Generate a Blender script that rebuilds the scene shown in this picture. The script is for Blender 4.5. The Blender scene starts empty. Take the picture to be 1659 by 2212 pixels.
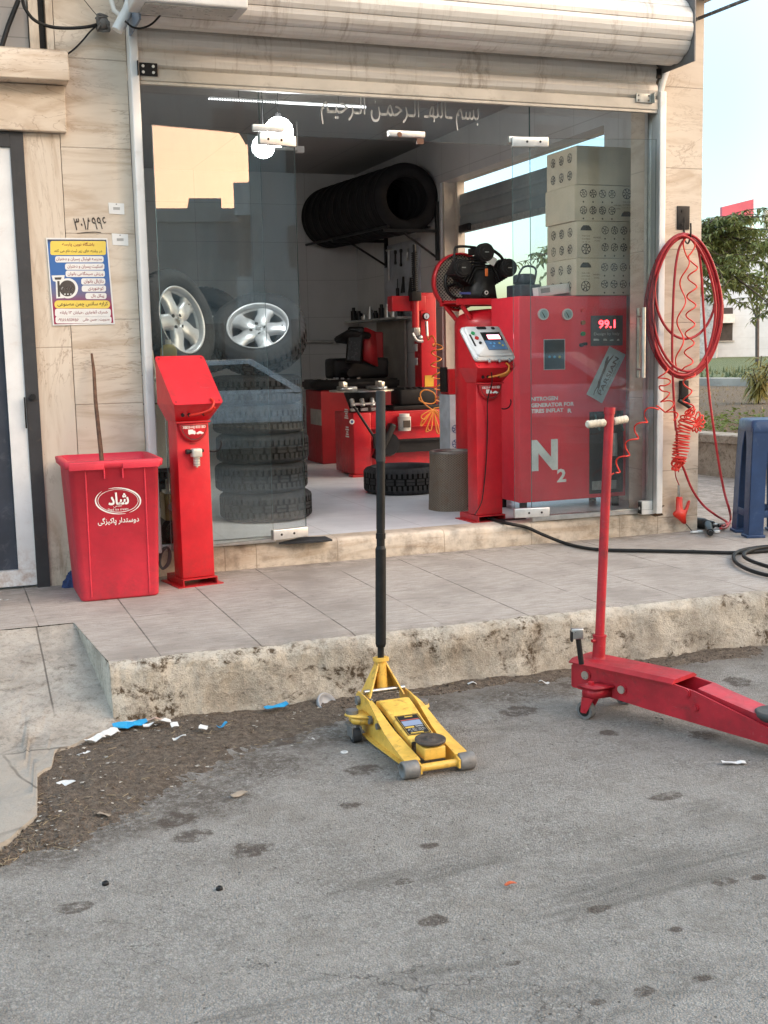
import bpy, bmesh, math, random
from mathutils import Matrix, Vector, Euler, noise
R=random.Random(7)
S=bpy.context.scene
COL=S.collection
rad=math.radians
PI=math.pi
# ---------------------------------------------------------------- camera model
FPX,CX,CY=2555.73,829.5,1106.0
CAMP=Vector((0,-6.3949,1.2))
yaw,pit,rol=0.35501516,0.13598918,0.02196265
_f=Vector((math.sin(yaw)*math.cos(pit),math.cos(yaw)*math.cos(pit),-math.sin(pit)))
_r=Vector((math.cos(yaw),-math.sin(yaw),0)); _d=_f.cross(_r)
CR=math.cos(rol)*_r+math.sin(rol)*_d
CD=-math.sin(rol)*_r+math.cos(rol)*_d
def ray(u,v): return CR*((u-CX)/FPX)+CD*((v-CY)/FPX)+_f
def gz(u,v,z=0.0): r=ray(u,v); return CAMP+r*((z-CAMP.z)/r.z)
def gy(u,v,y=0.0): r=ray(u,v); return CAMP+r*((y-CAMP.y)/r.y)
def gx(u,v,x): r=ray(u,v); return CAMP+r*((x-CAMP.x)/r.x)
def gd(u,v,d): r=ray(u,v); return CAMP+r*(d/math.hypot(r.x,r.y))
cam=bpy.data.cameras.new('camera'); co=bpy.data.objects.new('camera',cam); COL.objects.link(co)
m=Matrix.Identity(4)
for i in range(3):
    m[i][0]=CR[i]; m[i][1]=-CD[i]; m[i][2]=-_f[i]; m[i][3]=CAMP[i]
co.matrix_world=m
cam.sensor_fit='VERTICAL'; cam.sensor_height=36; cam.sensor_width=27; cam.lens=FPX/2212*36
cam.clip_start=.05; cam.clip_end=2000
S.camera=co
# ---------------------------------------------------------------- mesh builder
def catmull(P,k=6,closed=False):
    P=[Vector(p) for p in P]; n=len(P); out=[]
    rng=range(n if closed else n-1)
    for i in rng:
        if closed: a,b,c,d=P[(i-1)%n],P[i],P[(i+1)%n],P[(i+2)%n]
        else: a,b,c,d=P[max(i-1,0)],P[i],P[i+1],P[min(i+2,n-1)]
        for j in range(k):
            t=j/k
            out.append(.5*((2*b)+(c-a)*t+(2*a-5*b+4*c-d)*t*t+(3*b-a-3*c+d)*t**3))
    if not closed: out.append(P[-1])
    return out
class MB:
    def __init__(s): s.v=[]; s.f=[]; s.sm=[]; s.mi=[]; s.M=Matrix.Identity(4); s.cur=0
    def at(s,loc=(0,0,0),rot=(0,0,0),sc=None):
        s.M=Matrix.Translation(Vector(loc))@Euler(rot).to_matrix().to_4x4()
        if sc: s.M=s.M@Matrix.Diagonal((*sc,1))
        return s
    def mat(s,i): s.cur=i; return s
    def add(s,V,F,sm=False):
        b=len(s.v); s.v+= [tuple(s.M@Vector(p)) for p in V]
        for f in F: s.f.append(tuple(b+i for i in f)); s.sm.append(sm); s.mi.append(s.cur)
        return s
    def box(s,x0,x1,y0,y1,z0,z1,bev=0):
        if x0>x1:x0,x1=x1,x0
        if y0>y1:y0,y1=y1,y0
        if z0>z1:z0,z1=z1,z0
        V=[(x,y,z) for z in(z0,z1) for y in(y0,y1) for x in(x0,x1)]
        F=[(0,2,3,1),(4,5,7,6),(0,1,5,4),(2,6,7,3),(0,4,6,2),(1,3,7,5)]
        if bev<=0: return s.add(V,F)
        bm=bmesh.new(); vs=[bm.verts.new(p) for p in V]
        for f in F: bm.faces.new([vs[i] for i in f])
        bmesh.ops.bevel(bm,geom=bm.edges[:],offset=bev,segments=2,affect='EDGES',profile=.6)
        s.bm(bm,True); return s
    def bm(s,bm,sm=False):
        bm.verts.index_update()
        s.add([v.co[:] for v in bm.verts],[[v.index for v in f.verts] for f in bm.faces],sm); bm.free(); return s
    def cyl(s,p0,p1,r0,r1=None,n=16,cap=True,sm=True):
        if r1 is None:r1=r0
        p0=Vector(p0);p1=Vector(p1);d=(p1-p0).normalized()
        a=d.orthogonal().normalized();b=d.cross(a)
        V=[];F=[]
        for k in range(n):
            t=2*PI*k/n;o=a*math.cos(t)+b*math.sin(t);V.append(p0+o*r0);V.append(p1+o*r1)
        for k in range(n):
            i=2*k;j=2*((k+1)%n);F.append((i,j,j+1,i+1))
        s.add(V,F,sm)
        if cap:
            s.add([V[2*k] for k in range(n)],[tuple(range(n))[::-1]]); s.add([V[2*k+1] for k in range(n)],[tuple(range(n))])
        return s
    def tube(s,P,r,n=8,closed=False,cap=True):
        P=[Vector(p) for p in P]; L=len(P); rs=r if isinstance(r,(list,tuple)) else [r]*L
        T=[]
        for i in range(L):
            a=P[(i-1)%L] if (closed or i>0) else P[i]; b=P[(i+1)%L] if (closed or i<L-1) else P[i]
            t=b-a; T.append(t.normalized() if t.length>1e-9 else Vector((0,0,1)))
        u=T[0].orthogonal().normalized(); V=[];F=[]
        for i in range(L):
            u=(u-T[i]*u.dot(T[i]))
            u=u.normalized() if u.length>1e-6 else T[i].orthogonal().normalized()
            w=T[i].cross(u)
            for k in range(n):
                t=2*PI*k/n; V.append(P[i]+(u*math.cos(t)+w*math.sin(t))*rs[i])
        for i in range(L if closed else L-1):
            for k in range(n):
                k2=(k+1)%n;a=i*n;b=((i+1)%L)*n
                F.append((a+k,a+k2,b+k2,b+k))
        s.add(V,F,True)
        if cap and not closed:
            s.add(V[:n],[tuple(range(n))[::-1]]); s.add(V[-n:],[tuple(range(n))])
        return s
    def lathe(s,prof,n=32,sm=True,a0=0,a1=2*PI,mod=None):
        # profile (r,z) about local z
        full=abs(a1-a0-2*PI)<1e-6; N=n if full else n+1; m=len(prof); V=[];F=[]
        for k in range(N):
            t=a0+(a1-a0)*k/n;c,d=math.cos(t),math.sin(t)
            for q,(r,z) in enumerate(prof):
                if mod: r=r+mod(k,q)
                V.append((r*c,r*d,z))
        for k in range(n):
            a=k*m;b=((k+1)%N)*m
            for i in range(m-1): F.append((a+i,b+i,b+i+1,a+i+1))
        return s.add(V,F,sm)
    def prism(s,poly,z0,z1,bev=0):
        n=len(poly)
        bm=bmesh.new(); a=[bm.verts.new((x,y,z0)) for x,y in poly]; b=[bm.verts.new((x,y,z1)) for x,y in poly]
        bm.faces.new(a[::-1]); bm.faces.new(b)
        for i in range(n): bm.faces.new((a[i],a[(i+1)%n],b[(i+1)%n],b[i]))
        bmesh.ops.recalc_face_normals(bm,faces=bm.faces[:])
        if bev>0: bmesh.ops.bevel(bm,geom=bm.edges[:],offset=bev,segments=2,affect='EDGES')
        return s.bm(bm,bev>0)
    def sph(s,c,r,n=12,sc=(1,1,1)):
        bm=bmesh.new(); bmesh.ops.create_uvsphere(bm,u_segments=n*2,v_segments=n,radius=1)
        for v in bm.verts: v.co=Vector((v.co.x*r*sc[0]+c[0],v.co.y*r*sc[1]+c[1],v.co.z*r*sc[2]+c[2]))
        return s.bm(bm,True)
    def disc(s,c,r,n=24,nz=(0,0,1)):
        d=Vector(nz).normalized();a=d.orthogonal().normalized();b=d.cross(a);c=Vector(c)
        V=[c+(a*math.cos(2*PI*k/n)+b*math.sin(2*PI*k/n))*r for k in range(n)]
        return s.add(V,[tuple(range(n))])
    def quad(s,*P): return s.add(P,[tuple(range(len(P)))])
    def grid(s,fn,nu,nv,sm=True):
        V=[fn(i/nu,j/nv) for j in range(nv+1) for i in range(nu+1)]
        F=[(j*(nu+1)+i,j*(nu+1)+i+1,(j+1)*(nu+1)+i+1,(j+1)*(nu+1)+i) for j in range(nv) for i in range(nu)]
        return s.add(V,F,sm)
def mesh(name,mb,mats,off=None):
    me=bpy.data.meshes.new(name)
    me.from_pydata(mb.v if off is None else [tuple(off@Vector(p)) for p in mb.v],[],mb.f)
    me.polygons.foreach_set('use_smooth',mb.sm); me.polygons.foreach_set('material_index',mb.mi)
    for q in (mats if isinstance(mats,(list,tuple)) else [mats]): me.materials.append(q)
    me.update(); return me
def thing(name,label,cat,loc=(0,0,0),rz=0,group=None):
    o=bpy.data.objects.new(name,None); COL.objects.link(o); o.empty_display_size=.1
    o.location=loc; o.rotation_euler=(0,0,rz); o['label']=label; o['category']=cat
    if group: o['group']=group
    o.matrix_basis=Matrix.Translation(Vector(loc))@Euler((0,0,rz)).to_matrix().to_4x4()
    return o
def rootM(o):
    while o.parent: o=o.parent
    return o.matrix_basis
def part(name,mb,mats,parent,world=False,label=None):
    off=rootM(parent).inverted() if world else None
    o=bpy.data.objects.new(name,mesh(name,mb,mats,off)); COL.objects.link(o); o.parent=parent
    if label:o['label']=label
    return o
def solo(name,label,cat,mb,mats,loc=None,group=None,kind=None):
    if loc is None:
        xs=[p[0] for p in mb.v];ys=[p[1] for p in mb.v];zs=[p[2] for p in mb.v]
        loc=((min(xs)+max(xs))/2,(min(ys)+max(ys))/2,min(zs))
    o=bpy.data.objects.new(name,mesh(name,mb,mats,Matrix.Translation(-Vector(loc)))); COL.objects.link(o); o.location=loc
    if label:o['label']=label
    if cat:o['category']=cat
    if group:o['group']=group
    if kind:o['kind']=kind
    return o
def copytree(o,parent=None,**kw):
    c=o.copy(); COL.objects.link(c)
    if parent is not None: c.parent=parent
    for ch in [x for x in o.children]: copytree(ch,c)
    for k,v in kw.items():
        if k=='M': c.matrix_basis=v
        else: c[k]=v
    return c
# ---------------------------------------------------------------- text
AR={ # isolated final initial medial
'ا':('FE8D','FE8E',0,0),'آ':('FE81','FE82',0,0),'ب':('FE8F','FE90','FE91','FE92'),'پ':('FB56','FB57','FB58','FB59'),
'ت':('FE95','FE96','FE97','FE98'),'ث':('FE99','FE9A','FE9B','FE9C'),'ج':('FE9D','FE9E','FE9F','FEA0'),'چ':('FB7A','FB7B','FB7C','FB7D'),
'ح':('FEA1','FEA2','FEA3','FEA4'),'خ':('FEA5','FEA6','FEA7','FEA8'),'د':('FEA9','FEAA',0,0),'ذ':('FEAB','FEAC',0,0),'ر':('FEAD','FEAE',0,0),
'ز':('FEAF','FEB0',0,0),'ژ':('FB8A','FB8B',0,0),'س':('FEB1','FEB2','FEB3','FEB4'),'ش':('FEB5','FEB6','FEB7','FEB8'),'ص':('FEB9','FEBA','FEBB','FEBC'),
'ع':('FEC9','FECA','FECB','FECC'),'غ':('FECD','FECE','FECF','FED0'),'ف':('FED1','FED2','FED3','FED4'),'ک':('FB8E','FB8F','FB90','FB91'),
'گ':('FB92','FB93','FB94','FB95'),'ل':('FEDD','FEDE','FEDF','FEE0'),'م':('FEE1','FEE2','FEE3','FEE4'),'ن':('FEE5','FEE6','FEE7','FEE8'),
'و':('FEED','FEEE',0,0),'ه':('FEE9','FEEA','FEEB','FEEC'),'ی':('FBFC','FBFD','FBFE','FBFF'),'ـ':('0640','0640','0640','0640')}
def shape(t):
    out=[]; n=len(t)
    for i,c in enumerate(t):
        if c not in AR: out.append(c); continue
        p=i>0 and t[i-1] in AR and AR[t[i-1]][2]; q=AR[c][2] and i<n-1 and t[i+1] in AR
        k=3 if (p and q) else 1 if p else 2 if q else 0
        out.append(chr(int(AR[c][k],16)))
    s=''.join(out[::-1])
    # keep runs of digits in reading order
    r='';d=''
    for c in s:
        if c.isdigit(): d=c+d
        else: r+=d+c; d=''
    return r+d
def text(mb,s,M,h,w=None,align='C',bold=0,depth=.0008,ar=False,res=2,shear=0):
    """flat letters: local x along the line, local z of M is the outward normal"""
    c=bpy.data.curves.new('lettering','FONT'); c.body=shape(s) if ar else s; c.resolution_u=res; c.offset=bold; c.shear=shear
    o=bpy.data.objects.new('lettering',c); COL.objects.link(o); bpy.context.view_layer.update()
    me=bpy.data.meshes.new_from_object(o.evaluated_get(bpy.context.evaluated_depsgraph_get()))
    V=[v.co.copy() for v in me.vertices]; F=[tuple(p.vertices) for p in me.polygons]
    bpy.data.objects.remove(o); bpy.data.curves.remove(c); bpy.data.meshes.remove(me)
    if not V: return
    x0=min(v.x for v in V);x1=max(v.x for v in V);y0=min(v.y for v in V);y1=max(v.y for v in V)
    sc=h/(y1-y0) if not ar else h/(y1-y0)
    sx=sc if w is None else w/(x1-x0)
    ox={'C':(x0+x1)/2,'L':x0,'R':x1}[align]; oy=(y0+y1)/2
    sv=mb.M; mb.M=M
    mb.add([((v.x-ox)*sx,(v.y-oy)*sc,depth) for v in V],F); mb.M=sv
def frame(o,x,y):
    """matrix with x axis, y axis at origin o"""
    x=Vector(x).normalized(); z=x.cross(Vector(y)).normalized(); y=z.cross(x)
    m=Matrix.Identity(4)
    for i in range(3): m[i][0]=x[i];m[i][1]=y[i];m[i][2]=z[i];m[i][3]=o[i]
    return m
# ---------------------------------------------------------------- materials
class N:
    def __init__(s,name):
        s.m=bpy.data.materials.new(name); s.m.use_nodes=True; s.t=s.m.node_tree; s.t.nodes.clear()
        s.o=s.n('ShaderNodeOutputMaterial'); s.b=s.n('ShaderNodeBsdfPrincipled'); s.l(s.b.outputs[0],s.o.inputs[0])
    def n(s,k,**kw):
        x=s.t.nodes.new(k)
        for a,b in kw.items(): setattr(x,a,b)
        return x
    def l(s,a,b): s.t.links.new(a,b)
    def inp(s,x,v):
        if isinstance(v,bpy.types.NodeSocket): s.l(v,x)
        elif isinstance(v,(tuple,list)) and len(v)==3 and x.type=='RGBA': x.default_value=(*v,1)
        else: x.default_value=v
    def math(s,op,a,b=0.0,c=0.0,clamp=False):
        x=s.n('ShaderNodeMath',operation=op,use_clamp=clamp); s.inp(x.inputs[0],a); s.inp(x.inputs[1],b); s.inp(x.inputs[2],c); return x.outputs[0]
    def mix(s,f,a,b,blend='MIX'):
        x=s.n('ShaderNodeMix',data_type='RGBA',blend_type=blend); s.inp(x.inputs[0],f); s.inp(x.inputs[6],a); s.inp(x.inputs[7],b); return x.outputs[2]
    def ramp(s,f,a,b):
        x=s.n('ShaderNodeMapRange',interpolation_type='SMOOTHSTEP'); s.inp(x.inputs[0],f); s.inp(x.inputs[1],a); s.inp(x.inputs[2],b); return x.outputs[0]
    def pos(s,world=True):
        return s.n('ShaderNodeNewGeometry').outputs['Position'] if world else s.n('ShaderNodeTexCoord').outputs['Object']
    def scale(s,p,v,off=(0,0,0)):
        x=s.n('ShaderNodeMapping'); s.l(p,x.inputs[0]); x.inputs[3].default_value=v; x.inputs[1].default_value=off; return x.outputs[0]
    def noise(s,p,sc,det=4,rough=.55,dist=0):
        x=s.n('ShaderNodeTexNoise'); s.l(p,x.inputs['Vector']); x.inputs['Scale'].default_value=sc; x.inputs['Detail'].default_value=det
        x.inputs['Roughness'].default_value=rough; x.inputs['Distortion'].default_value=dist; return x.outputs[0]
    def vor(s,p,sc,feature='F1'):
        x=s.n('ShaderNodeTexVoronoi',feature=feature); s.l(p,x.inputs['Vector']); x.inputs['Scale'].default_value=sc; return x.outputs[0],x.outputs['Color'] if feature=='F1' else None
    def bump(s,h,st=.3,dist=.01,prev=None):
        x=s.n('ShaderNodeBump'); s.inp(x.inputs['Height'],h); x.inputs['Strength'].default_value=st; x.inputs['Distance'].default_value=dist
        if prev is not None: s.l(prev,x.inputs['Normal'])
        s.l(x.outputs[0],s.b.inputs['Normal']); return x.outputs[0]
    def set(s,**kw):
        k={'col':'Base Color','rough':'Roughness','metal':'Metallic','spec':'Specular IOR Level','emit':'Emission Color','es':'Emission Strength','coat':'Coat Weight','alpha':'Alpha','trans':'Transmission Weight','sheen':'Sheen Weight'}
        for a,b in kw.items(): s.inp(s.b.inputs[k[a]],b)
        return s
def sep(n,p):
    x=n.n('ShaderNodeSeparateXYZ'); n.l(p,x.inputs[0]); return x.outputs
_MC={}
def simple(name,col,rough=.5,metal=0,var=.25,vs=6,dirt=0,dcol=(.06,.05,.04),bump=0,bs=60,coat=0,spec=.5,world=True,grime=0,scr=0):
    """paint, plastic, metal... with blotches, dirt and a little relief"""
    if name in _MC: return _MC[name]
    n=N(name); p=n.pos(world)
    a=n.noise(p,vs,5,.6)
    c=n.mix(n.ramp(a,.3,.7),tuple(x*(1-var) for x in col),tuple(min(1,x*(1+var*.55)) for x in col))
    if dirt:
        d=n.noise(p,vs*2.3,8,.7,.6)
        c=n.mix(n.math('MULTIPLY',n.ramp(d,.56-.1*dirt,.75),min(1,dirt)),c,dcol)
    if scr: # fine scratches through the paint
        q=n.scale(p,(7,7,60)); q2=n.scale(p,(60,60,7)); s1=n.ramp(n.noise(q,3,3,.6,1.5),.66,.72); s2=n.ramp(n.noise(q2,3,3,.6,1.5),.67,.73)
        c=n.mix(n.math('MULTIPLY',n.math('MAXIMUM',s1,s2),scr),c,tuple(min(1,x*.5+.16) for x in col))
    if grime: # dirt near the ground
        z=sep(n,p)[2]
        g=n.math('MULTIPLY',n.ramp(z,.30,-.05),n.ramp(n.noise(p,18,6,.7),.35,.7))
        c=n.mix(n.math('MULTIPLY',g,grime),c,dcol)
    n.set(col=c,metal=metal,coat=coat,spec=spec)
    r=n.noise(p,vs*5,4,.6); n.set(rough=n.math('MULTIPLY_ADD',r,.3,max(0,rough-.15)))
    if bump: n.bump(n.noise(p,bs,5,.6),bump,.004)
    _MC[name]=n.m; return n.m
def emis(name,col,st,base=(.02,.02,.02)):
    n=N(name); n.set(col=base,emit=col,es=st,rough=.4); return n.m
ZR=-.26   # road level; the pavement slab is z=0, the shop floor .13
ZF=.13
# ------------------------------------------------------- materials of the place
def travertine(name,vertical=False,joints=(),xj=(),tone=1.0):
    n=N(name); p=n.pos(); s=sep(n,p)
    q=n.scale(p,(6.5,6.5,1.0) if vertical else (1.3,1.3,6.0))
    w=n.noise(q,1.0,5,.55,2.6); w2=n.noise(q,3.2,5,.6,1.4); big=n.noise(p,1.3,3,.5)
    c=n.mix(n.ramp(w,.28,.6),(.47*tone,.375*tone,.285*tone),(.625*tone,.545*tone,.455*tone))
    c=n.mix(n.math('MULTIPLY',n.ramp(w2,.5,.66),.4),c,(.66*tone,.59*tone,.50*tone))
    v=n.math('ABSOLUTE',n.math('SUBTRACT',n.noise(n.scale(q,(1,1,1)),1.15,8,.62,3.2),.5)); vein=n.math('MULTIPLY',n.ramp(v,.022,.0),n.ramp(n.noise(p,2.2,3),.42,.6))
    c=n.mix(n.math('MULTIPLY',vein,.6),c,(.29,.205,.145))
    c=n.mix(n.math('MULTIPLY',n.ramp(big,.45,.75),.3),c,(.50*tone,.415*tone,.33*tone))
    pit=n.noise(n.scale(p,(60,60,25) if vertical else (25,25,60)),1,3,.7); pt=n.ramp(pit,.66,.76)
    c=n.mix(n.math('MULTIPLY',pt,.35),c,(.2,.14,.1))
    h=n.math('SUBTRACT',n.math('MULTIPLY',w,.3),pt)
    # ground splash dirt
    g=n.math('MULTIPLY',n.ramp(s[2],.45,0.0),n.ramp(n.noise(p,9,7,.7),.4,.72))
    c=n.mix(n.math('MULTIPLY',g,.7),c,(.13,.095,.07))
    for axis,lst in ((2,joints),(0,xj)):
        for z in lst:
            d=n.math('ABSOLUTE',n.math('SUBTRACT',s[axis],z)); d=n.math('ADD',d,n.math('MULTIPLY',n.math('SUBTRACT',n.noise(p,40,3),.5),.004))
            j=n.ramp(d,.0045,.0016)
            c=n.mix(n.math('MULTIPLY',j,.5),c,(.2,.15,.11)); h=n.math('SUBTRACT',h,j)
    n.set(col=c,rough=n.math('MULTIPLY_ADD',w2,.25,.28),spec=.45); n.bump(h,.5,.003)
    return n.m
JZ=[.10,.52,.95,1.39,1.83,2.26,2.7,3.1]
M_stone=travertine('travertine',joints=JZ)
M_stoneV=travertine('travertine_vertical',True,joints=[1.25],xj=[.66])
M_stoneP=travertine('travertine_pillar',joints=[.10,.40,.86,1.33,1.78,2.27,2.75])
M_thr=travertine('travertine_step',xj=[1.42,2.08,2.75,3.33,3.95,4.23,1.6],tone=.95)
def m_pavement():
    n=N('paving_slabs'); p=n.pos(); s=sep(n,p)
    q=n.scale(p,(3,16,8)); st=n.noise(q,3,6,.65,.5); sp=n.noise(p,170,3,.7); bl=n.noise(p,1.6,5,.6)
    c=n.mix(n.ramp(st,.3,.68),(.32,.278,.243),(.45,.398,.355))
    c=n.mix(n.math('MULTIPLY',n.ramp(sp,.52,.68),.6),c,(.13,.115,.105))
    c=n.mix(n.math('MULTIPLY',n.ramp(bl,.46,.68),.7),c,(.245,.21,.182)); gr=n.noise(p,8,7,.78,.6); c=n.mix(n.math('MULTIPLY',n.ramp(gr,.55,.7),.5),c,(.17,.145,.122))
    fx=n.math('ABSOLUTE',n.math('SUBTRACT',n.math('FRACT',n.math('DIVIDE',n.math('ADD',s[0],.07+4.145),.4145)),.5))
    fx=n.math('MULTIPLY',n.math('SUBTRACT',.5,fx),.4145)
    wob=n.math('MULTIPLY',n.math('SUBTRACT',n.noise(p,30,4,.7),.5),.006)
    jx=n.math('MULTIPLY',n.ramp(n.math('ADD',fx,wob),.0048,.001),n.ramp(n.noise(p,2.3,3),.3,.55))
    fy=n.math('ABSOLUTE',n.math('SUBTRACT',n.math('FRACT',n.math('DIVIDE',n.math('ADD',s[1],.12+8.29),.4145)),.5))
    fy=n.math('MULTIPLY',n.math('SUBTRACT',.5,fy),.4145)
    jy=n.math('MULTIPLY',n.ramp(n.math('ADD',fy,wob),.004,.001),.14)
    j=n.math('MAXIMUM',jx,jy)
    c=n.mix(n.math('MULTIPLY',j,n.ramp(n.noise(p,7,4),.2,.6)),c,(.085,.07,.06))
    # dirt against the wall foot and kerb edge, worn lip
    e=n.math('MULTIPLY',n.ramp(s[1],-.28,-.02),n.ramp(n.noise(p,11,6,.7),.35,.7))
    c=n.mix(n.math('MULTIPLY',e,.65),c,(.12,.095,.075))
    e=n.math('MULTIPLY',n.ramp(s[1],-1.62,-1.79),n.ramp(n.noise(p,14,6,.7),.42,.62))
    c=n.mix(n.math('MULTIPLY',e,.7),c,(.16,.125,.095))
    n.set(col=c,rough=.86,spec=.3)
    h=n.math('SUBTRACT',n.math('ADD',n.math('MULTIPLY',sp,.6),n.math('MULTIPLY',st,.5)),j)
    n.bump(h,.45,.005); return n.m
def m_concrete(name,c0,c1,stain=.7,bumpd=.02,apron=False):
    n=N(name); p=n.pos(); s=sep(n,p)
    a=n.noise(p,5,8,.72,.4); b=n.noise(p,38,6,.75); f=n.noise(p,150,3,.7)
    c=n.mix(n.ramp(a,.33,.66),c0,c1)
    c=n.mix(n.math('MULTIPLY',n.ramp(b,.5,.66),.5),c,tuple(x*.55 for x in c0))
    st=n.math('MULTIPLY',n.ramp(n.noise(n.scale(p,(2.2,2.2,3.4)),1.5,6,.75,.8),.50,.60),n.ramp(n.noise(p,26,6,.78),.44,.58))
    c=n.mix(n.math('MULTIPLY',st,stain),c,(.085,.058,.036))
    c=n.mix(n.math('MULTIPLY',n.ramp(f,.56,.7),.55),c,(.1,.085,.07))
    v,_=n.vor(p,95); c=n.mix(n.math('MULTIPLY',n.ramp(v,.16,.05),.35),c,(.6,.55,.48))
    if apron:
        fx=n.math('ABSOLUTE',n.math('SUBTRACT',s[0],.335)); j=n.math('MULTIPLY',n.ramp(fx,.006,.001),n.ramp(s[1],-1.75,-1.6))
        c=n.mix(n.math('MULTIPLY',j,.8),c,(.08,.065,.055))
        # cracked concrete skirt near the gutter is greyer
        k=n.ramp(s[1],-1.85,-2.05); c=n.mix(n.math('MULTIPLY',k,.75),c,(.345,.308,.264))
        ve,_=n.vor(n.scale(n.mix(.12,p,n.n('ShaderNodeTexNoise').outputs['Color']),(1,1,0)),2.3,'DISTANCE_TO_EDGE'); cr=n.math('MULTIPLY',n.ramp(ve,.016,.003),n.ramp(n.noise(p,2.1,3),.40,.58))
        c=n.mix(n.math('MULTIPLY',n.math('MULTIPLY',cr,k),.85),c,(.06,.05,.042))
    n.set(col=c,rough=.92,spec=.2)
    n.bump(n.math('ADD',n.math('MULTIPLY',a,.8),n.math('ADD',n.math('MULTIPLY',b,.5),n.math('MULTIPLY',f,.25))),.75,bumpd); return n.m
STAINS=[(785,1663,52,14),(540,1836,60,20),(415,1806,50,18),(712,1568,26,8),(1120,1536,60,16),(1315,1583,26,9),(930,1990,46,16),(925,1828,34,10),(1120,1940,0,0),(1290,1965,38,12),(1460,2008,26,9),(1390,2142,42,16),(1290,2165,26,9),(1515,2112,34,11),(1110,2080,26,8),(160,1960,60,16),(760,1740,40,10),(1520,1588,40,12),(1595,1472,40,14),(600,1600,70,16),(1230,1480,40,10),(1640,1895,26,8),(1565,1905,40,12),(870,1905,30,8),(380,1770,55,20),(1440,1720,60,10)]
SILT=[(250,1770,140,60),(420,1720,150,60),(560,1650,150,40),(700,1590,150,30),(120,1840,120,40),(900,1530,160,28),(1130,1500,170,22),(1400,1478,180,22)]
def m_asphalt():
    n=N('asphalt'); p=n.pos(); s=sep(n,p)
    v,vc=n.vor(p,185); v2,_=n.vor(p,230); b=n.noise(p,.9,5,.6); f=n.noise(p,60,5,.7)
    sx=n.n('ShaderNodeSeparateColor'); n.l(vc,sx.inputs[0])
    c=n.mix(n.ramp(f,.34,.66),(.345,.318,.284),(.435,.404,.365))
    c=n.mix(n.math('MULTIPLY',n.ramp(sx.outputs[0],.7,.98),.3),c,(.46,.45,.44))
    c=n.mix(n.math('MULTIPLY',n.ramp(sx.outputs[1],.76,.98),.5),c,(.15,.148,.146))
    c=n.mix(n.math('MULTIPLY',n.ramp(v,.36,.5),.4),c,(.16,.15,.14))
    c=n.mix(n.math('MULTIPLY',n.ramp(b,.42,.72),.5),c,(.24,.222,.202))
    m1=n.noise(p,5.5,8,.78,.5); c=n.mix(n.math('MULTIPLY',n.ramp(m1,.44,.64),.55),c,(.205,.183,.158))
    m2=n.noise(n.scale(p,(1,1,1),(3.1,1.7,0)),17,6,.8); c=n.mix(n.math('MULTIPLY',n.ramp(m2,.54,.68),.5),c,(.125,.112,.1)); c=n.mix(n.math('MULTIPLY',n.ramp(m2,.44,.30),.35),c,(.44,.425,.40))
    pit,_=n.vor(n.scale(p,(1,1,1),(.3,.7,0)),31); pk=n.math('MULTIPLY',n.ramp(pit,.16,.07),n.ramp(n.noise(p,2.7,4),.42,.6)); c=n.mix(n.math('MULTIPLY',pk,.85),c,(.075,.066,.06))
    v3,c3=n.vor(p,112); s3=n.n('ShaderNodeSeparateColor'); n.l(c3,s3.inputs[0])
    gate=n.ramp(n.noise(p,3.3,5,.7),.36,.6)
    c=n.mix(n.math('MULTIPLY',n.ramp(s3.outputs[0],.55,1.0),n.math('MULTIPLY',gate,.42)),c,(.46,.44,.41)); c=n.mix(n.math('MULTIPLY',n.ramp(s3.outputs[1],.62,1.0),n.math('MULTIPLY',gate,.36)),c,(.18,.163,.146))
    c=n.mix(n.math('MULTIPLY',n.ramp(v3,.40,.62),n.math('MULTIPLY',gate,.3)),c,(.13,.12,.11))
    # worn tracks
    t=n.noise(n.scale(p,(.7,3.2,1)),1.0,6,.7,.7); c=n.mix(n.math('MULTIPLY',n.ramp(t,.55,.70),.62),c,(.125,.113,.1))
    wob=n.math('MULTIPLY',n.math('SUBTRACT',n.noise(p,11,7,.78),.5),2.4)
    tot=None
    for (u,vv,ru,rv) in STAINS:
        if not ru: continue
        q=gz(u,vv,ZR); qx=gz(u+ru,vv,ZR); qy=gz(u,vv+rv,ZR)
        rx=(qx-q).length; ry=(qy-q).length
        dx=n.math('DIVIDE',n.math('SUBTRACT',s[0],q.x),rx*.86); dy=n.math('DIVIDE',n.math('SUBTRACT',s[1],q.y),ry*.86)
        d=n.math('SQRT',n.math('ADD',n.math('MULTIPLY',dx,dx),n.math('MULTIPLY',dy,dy)))
        e=n.ramp(n.math('ADD',d,wob),1.0,.68)
        tot=e if tot is None else n.math('MAXIMUM',tot,e)
    c=n.mix(n.math('MULTIPLY',n.math('MULTIPLY',tot,.85),n.ramp(n.noise(p,19,7,.8),.34,.54)),c,(.082,.062,.05))
    cr=n.ramp(n.math('ABSOLUTE',n.math('SUBTRACT',n.noise(p,.8,7,.62,1.2),.5)),.0035,.0); c=n.mix(n.math('MULTIPLY',n.math('MULTIPLY',cr,n.ramp(n.noise(p,1.1,3),.45,.6)),.7),c,(.07,.06,.055))
    tot=None
    for (u,vv,ru,rv) in SILT:
        q=gz(u,vv,ZR); rx=(gz(u+ru,vv,ZR)-q).length; ry=(gz(u,vv+rv,ZR)-q).length
        dx=n.math('DIVIDE',n.math('SUBTRACT',s[0],q.x),rx); dy=n.math('DIVIDE',n.math('SUBTRACT',s[1],q.y),ry)
        d=n.math('SQRT',n.math('ADD',n.math('MULTIPLY',dx,dx),n.math('MULTIPLY',dy,dy)))
        e=n.ramp(n.math('ADD',d,wob),1.3,.3); tot=e if tot is None else n.math('MAXIMUM',tot,e)
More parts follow.
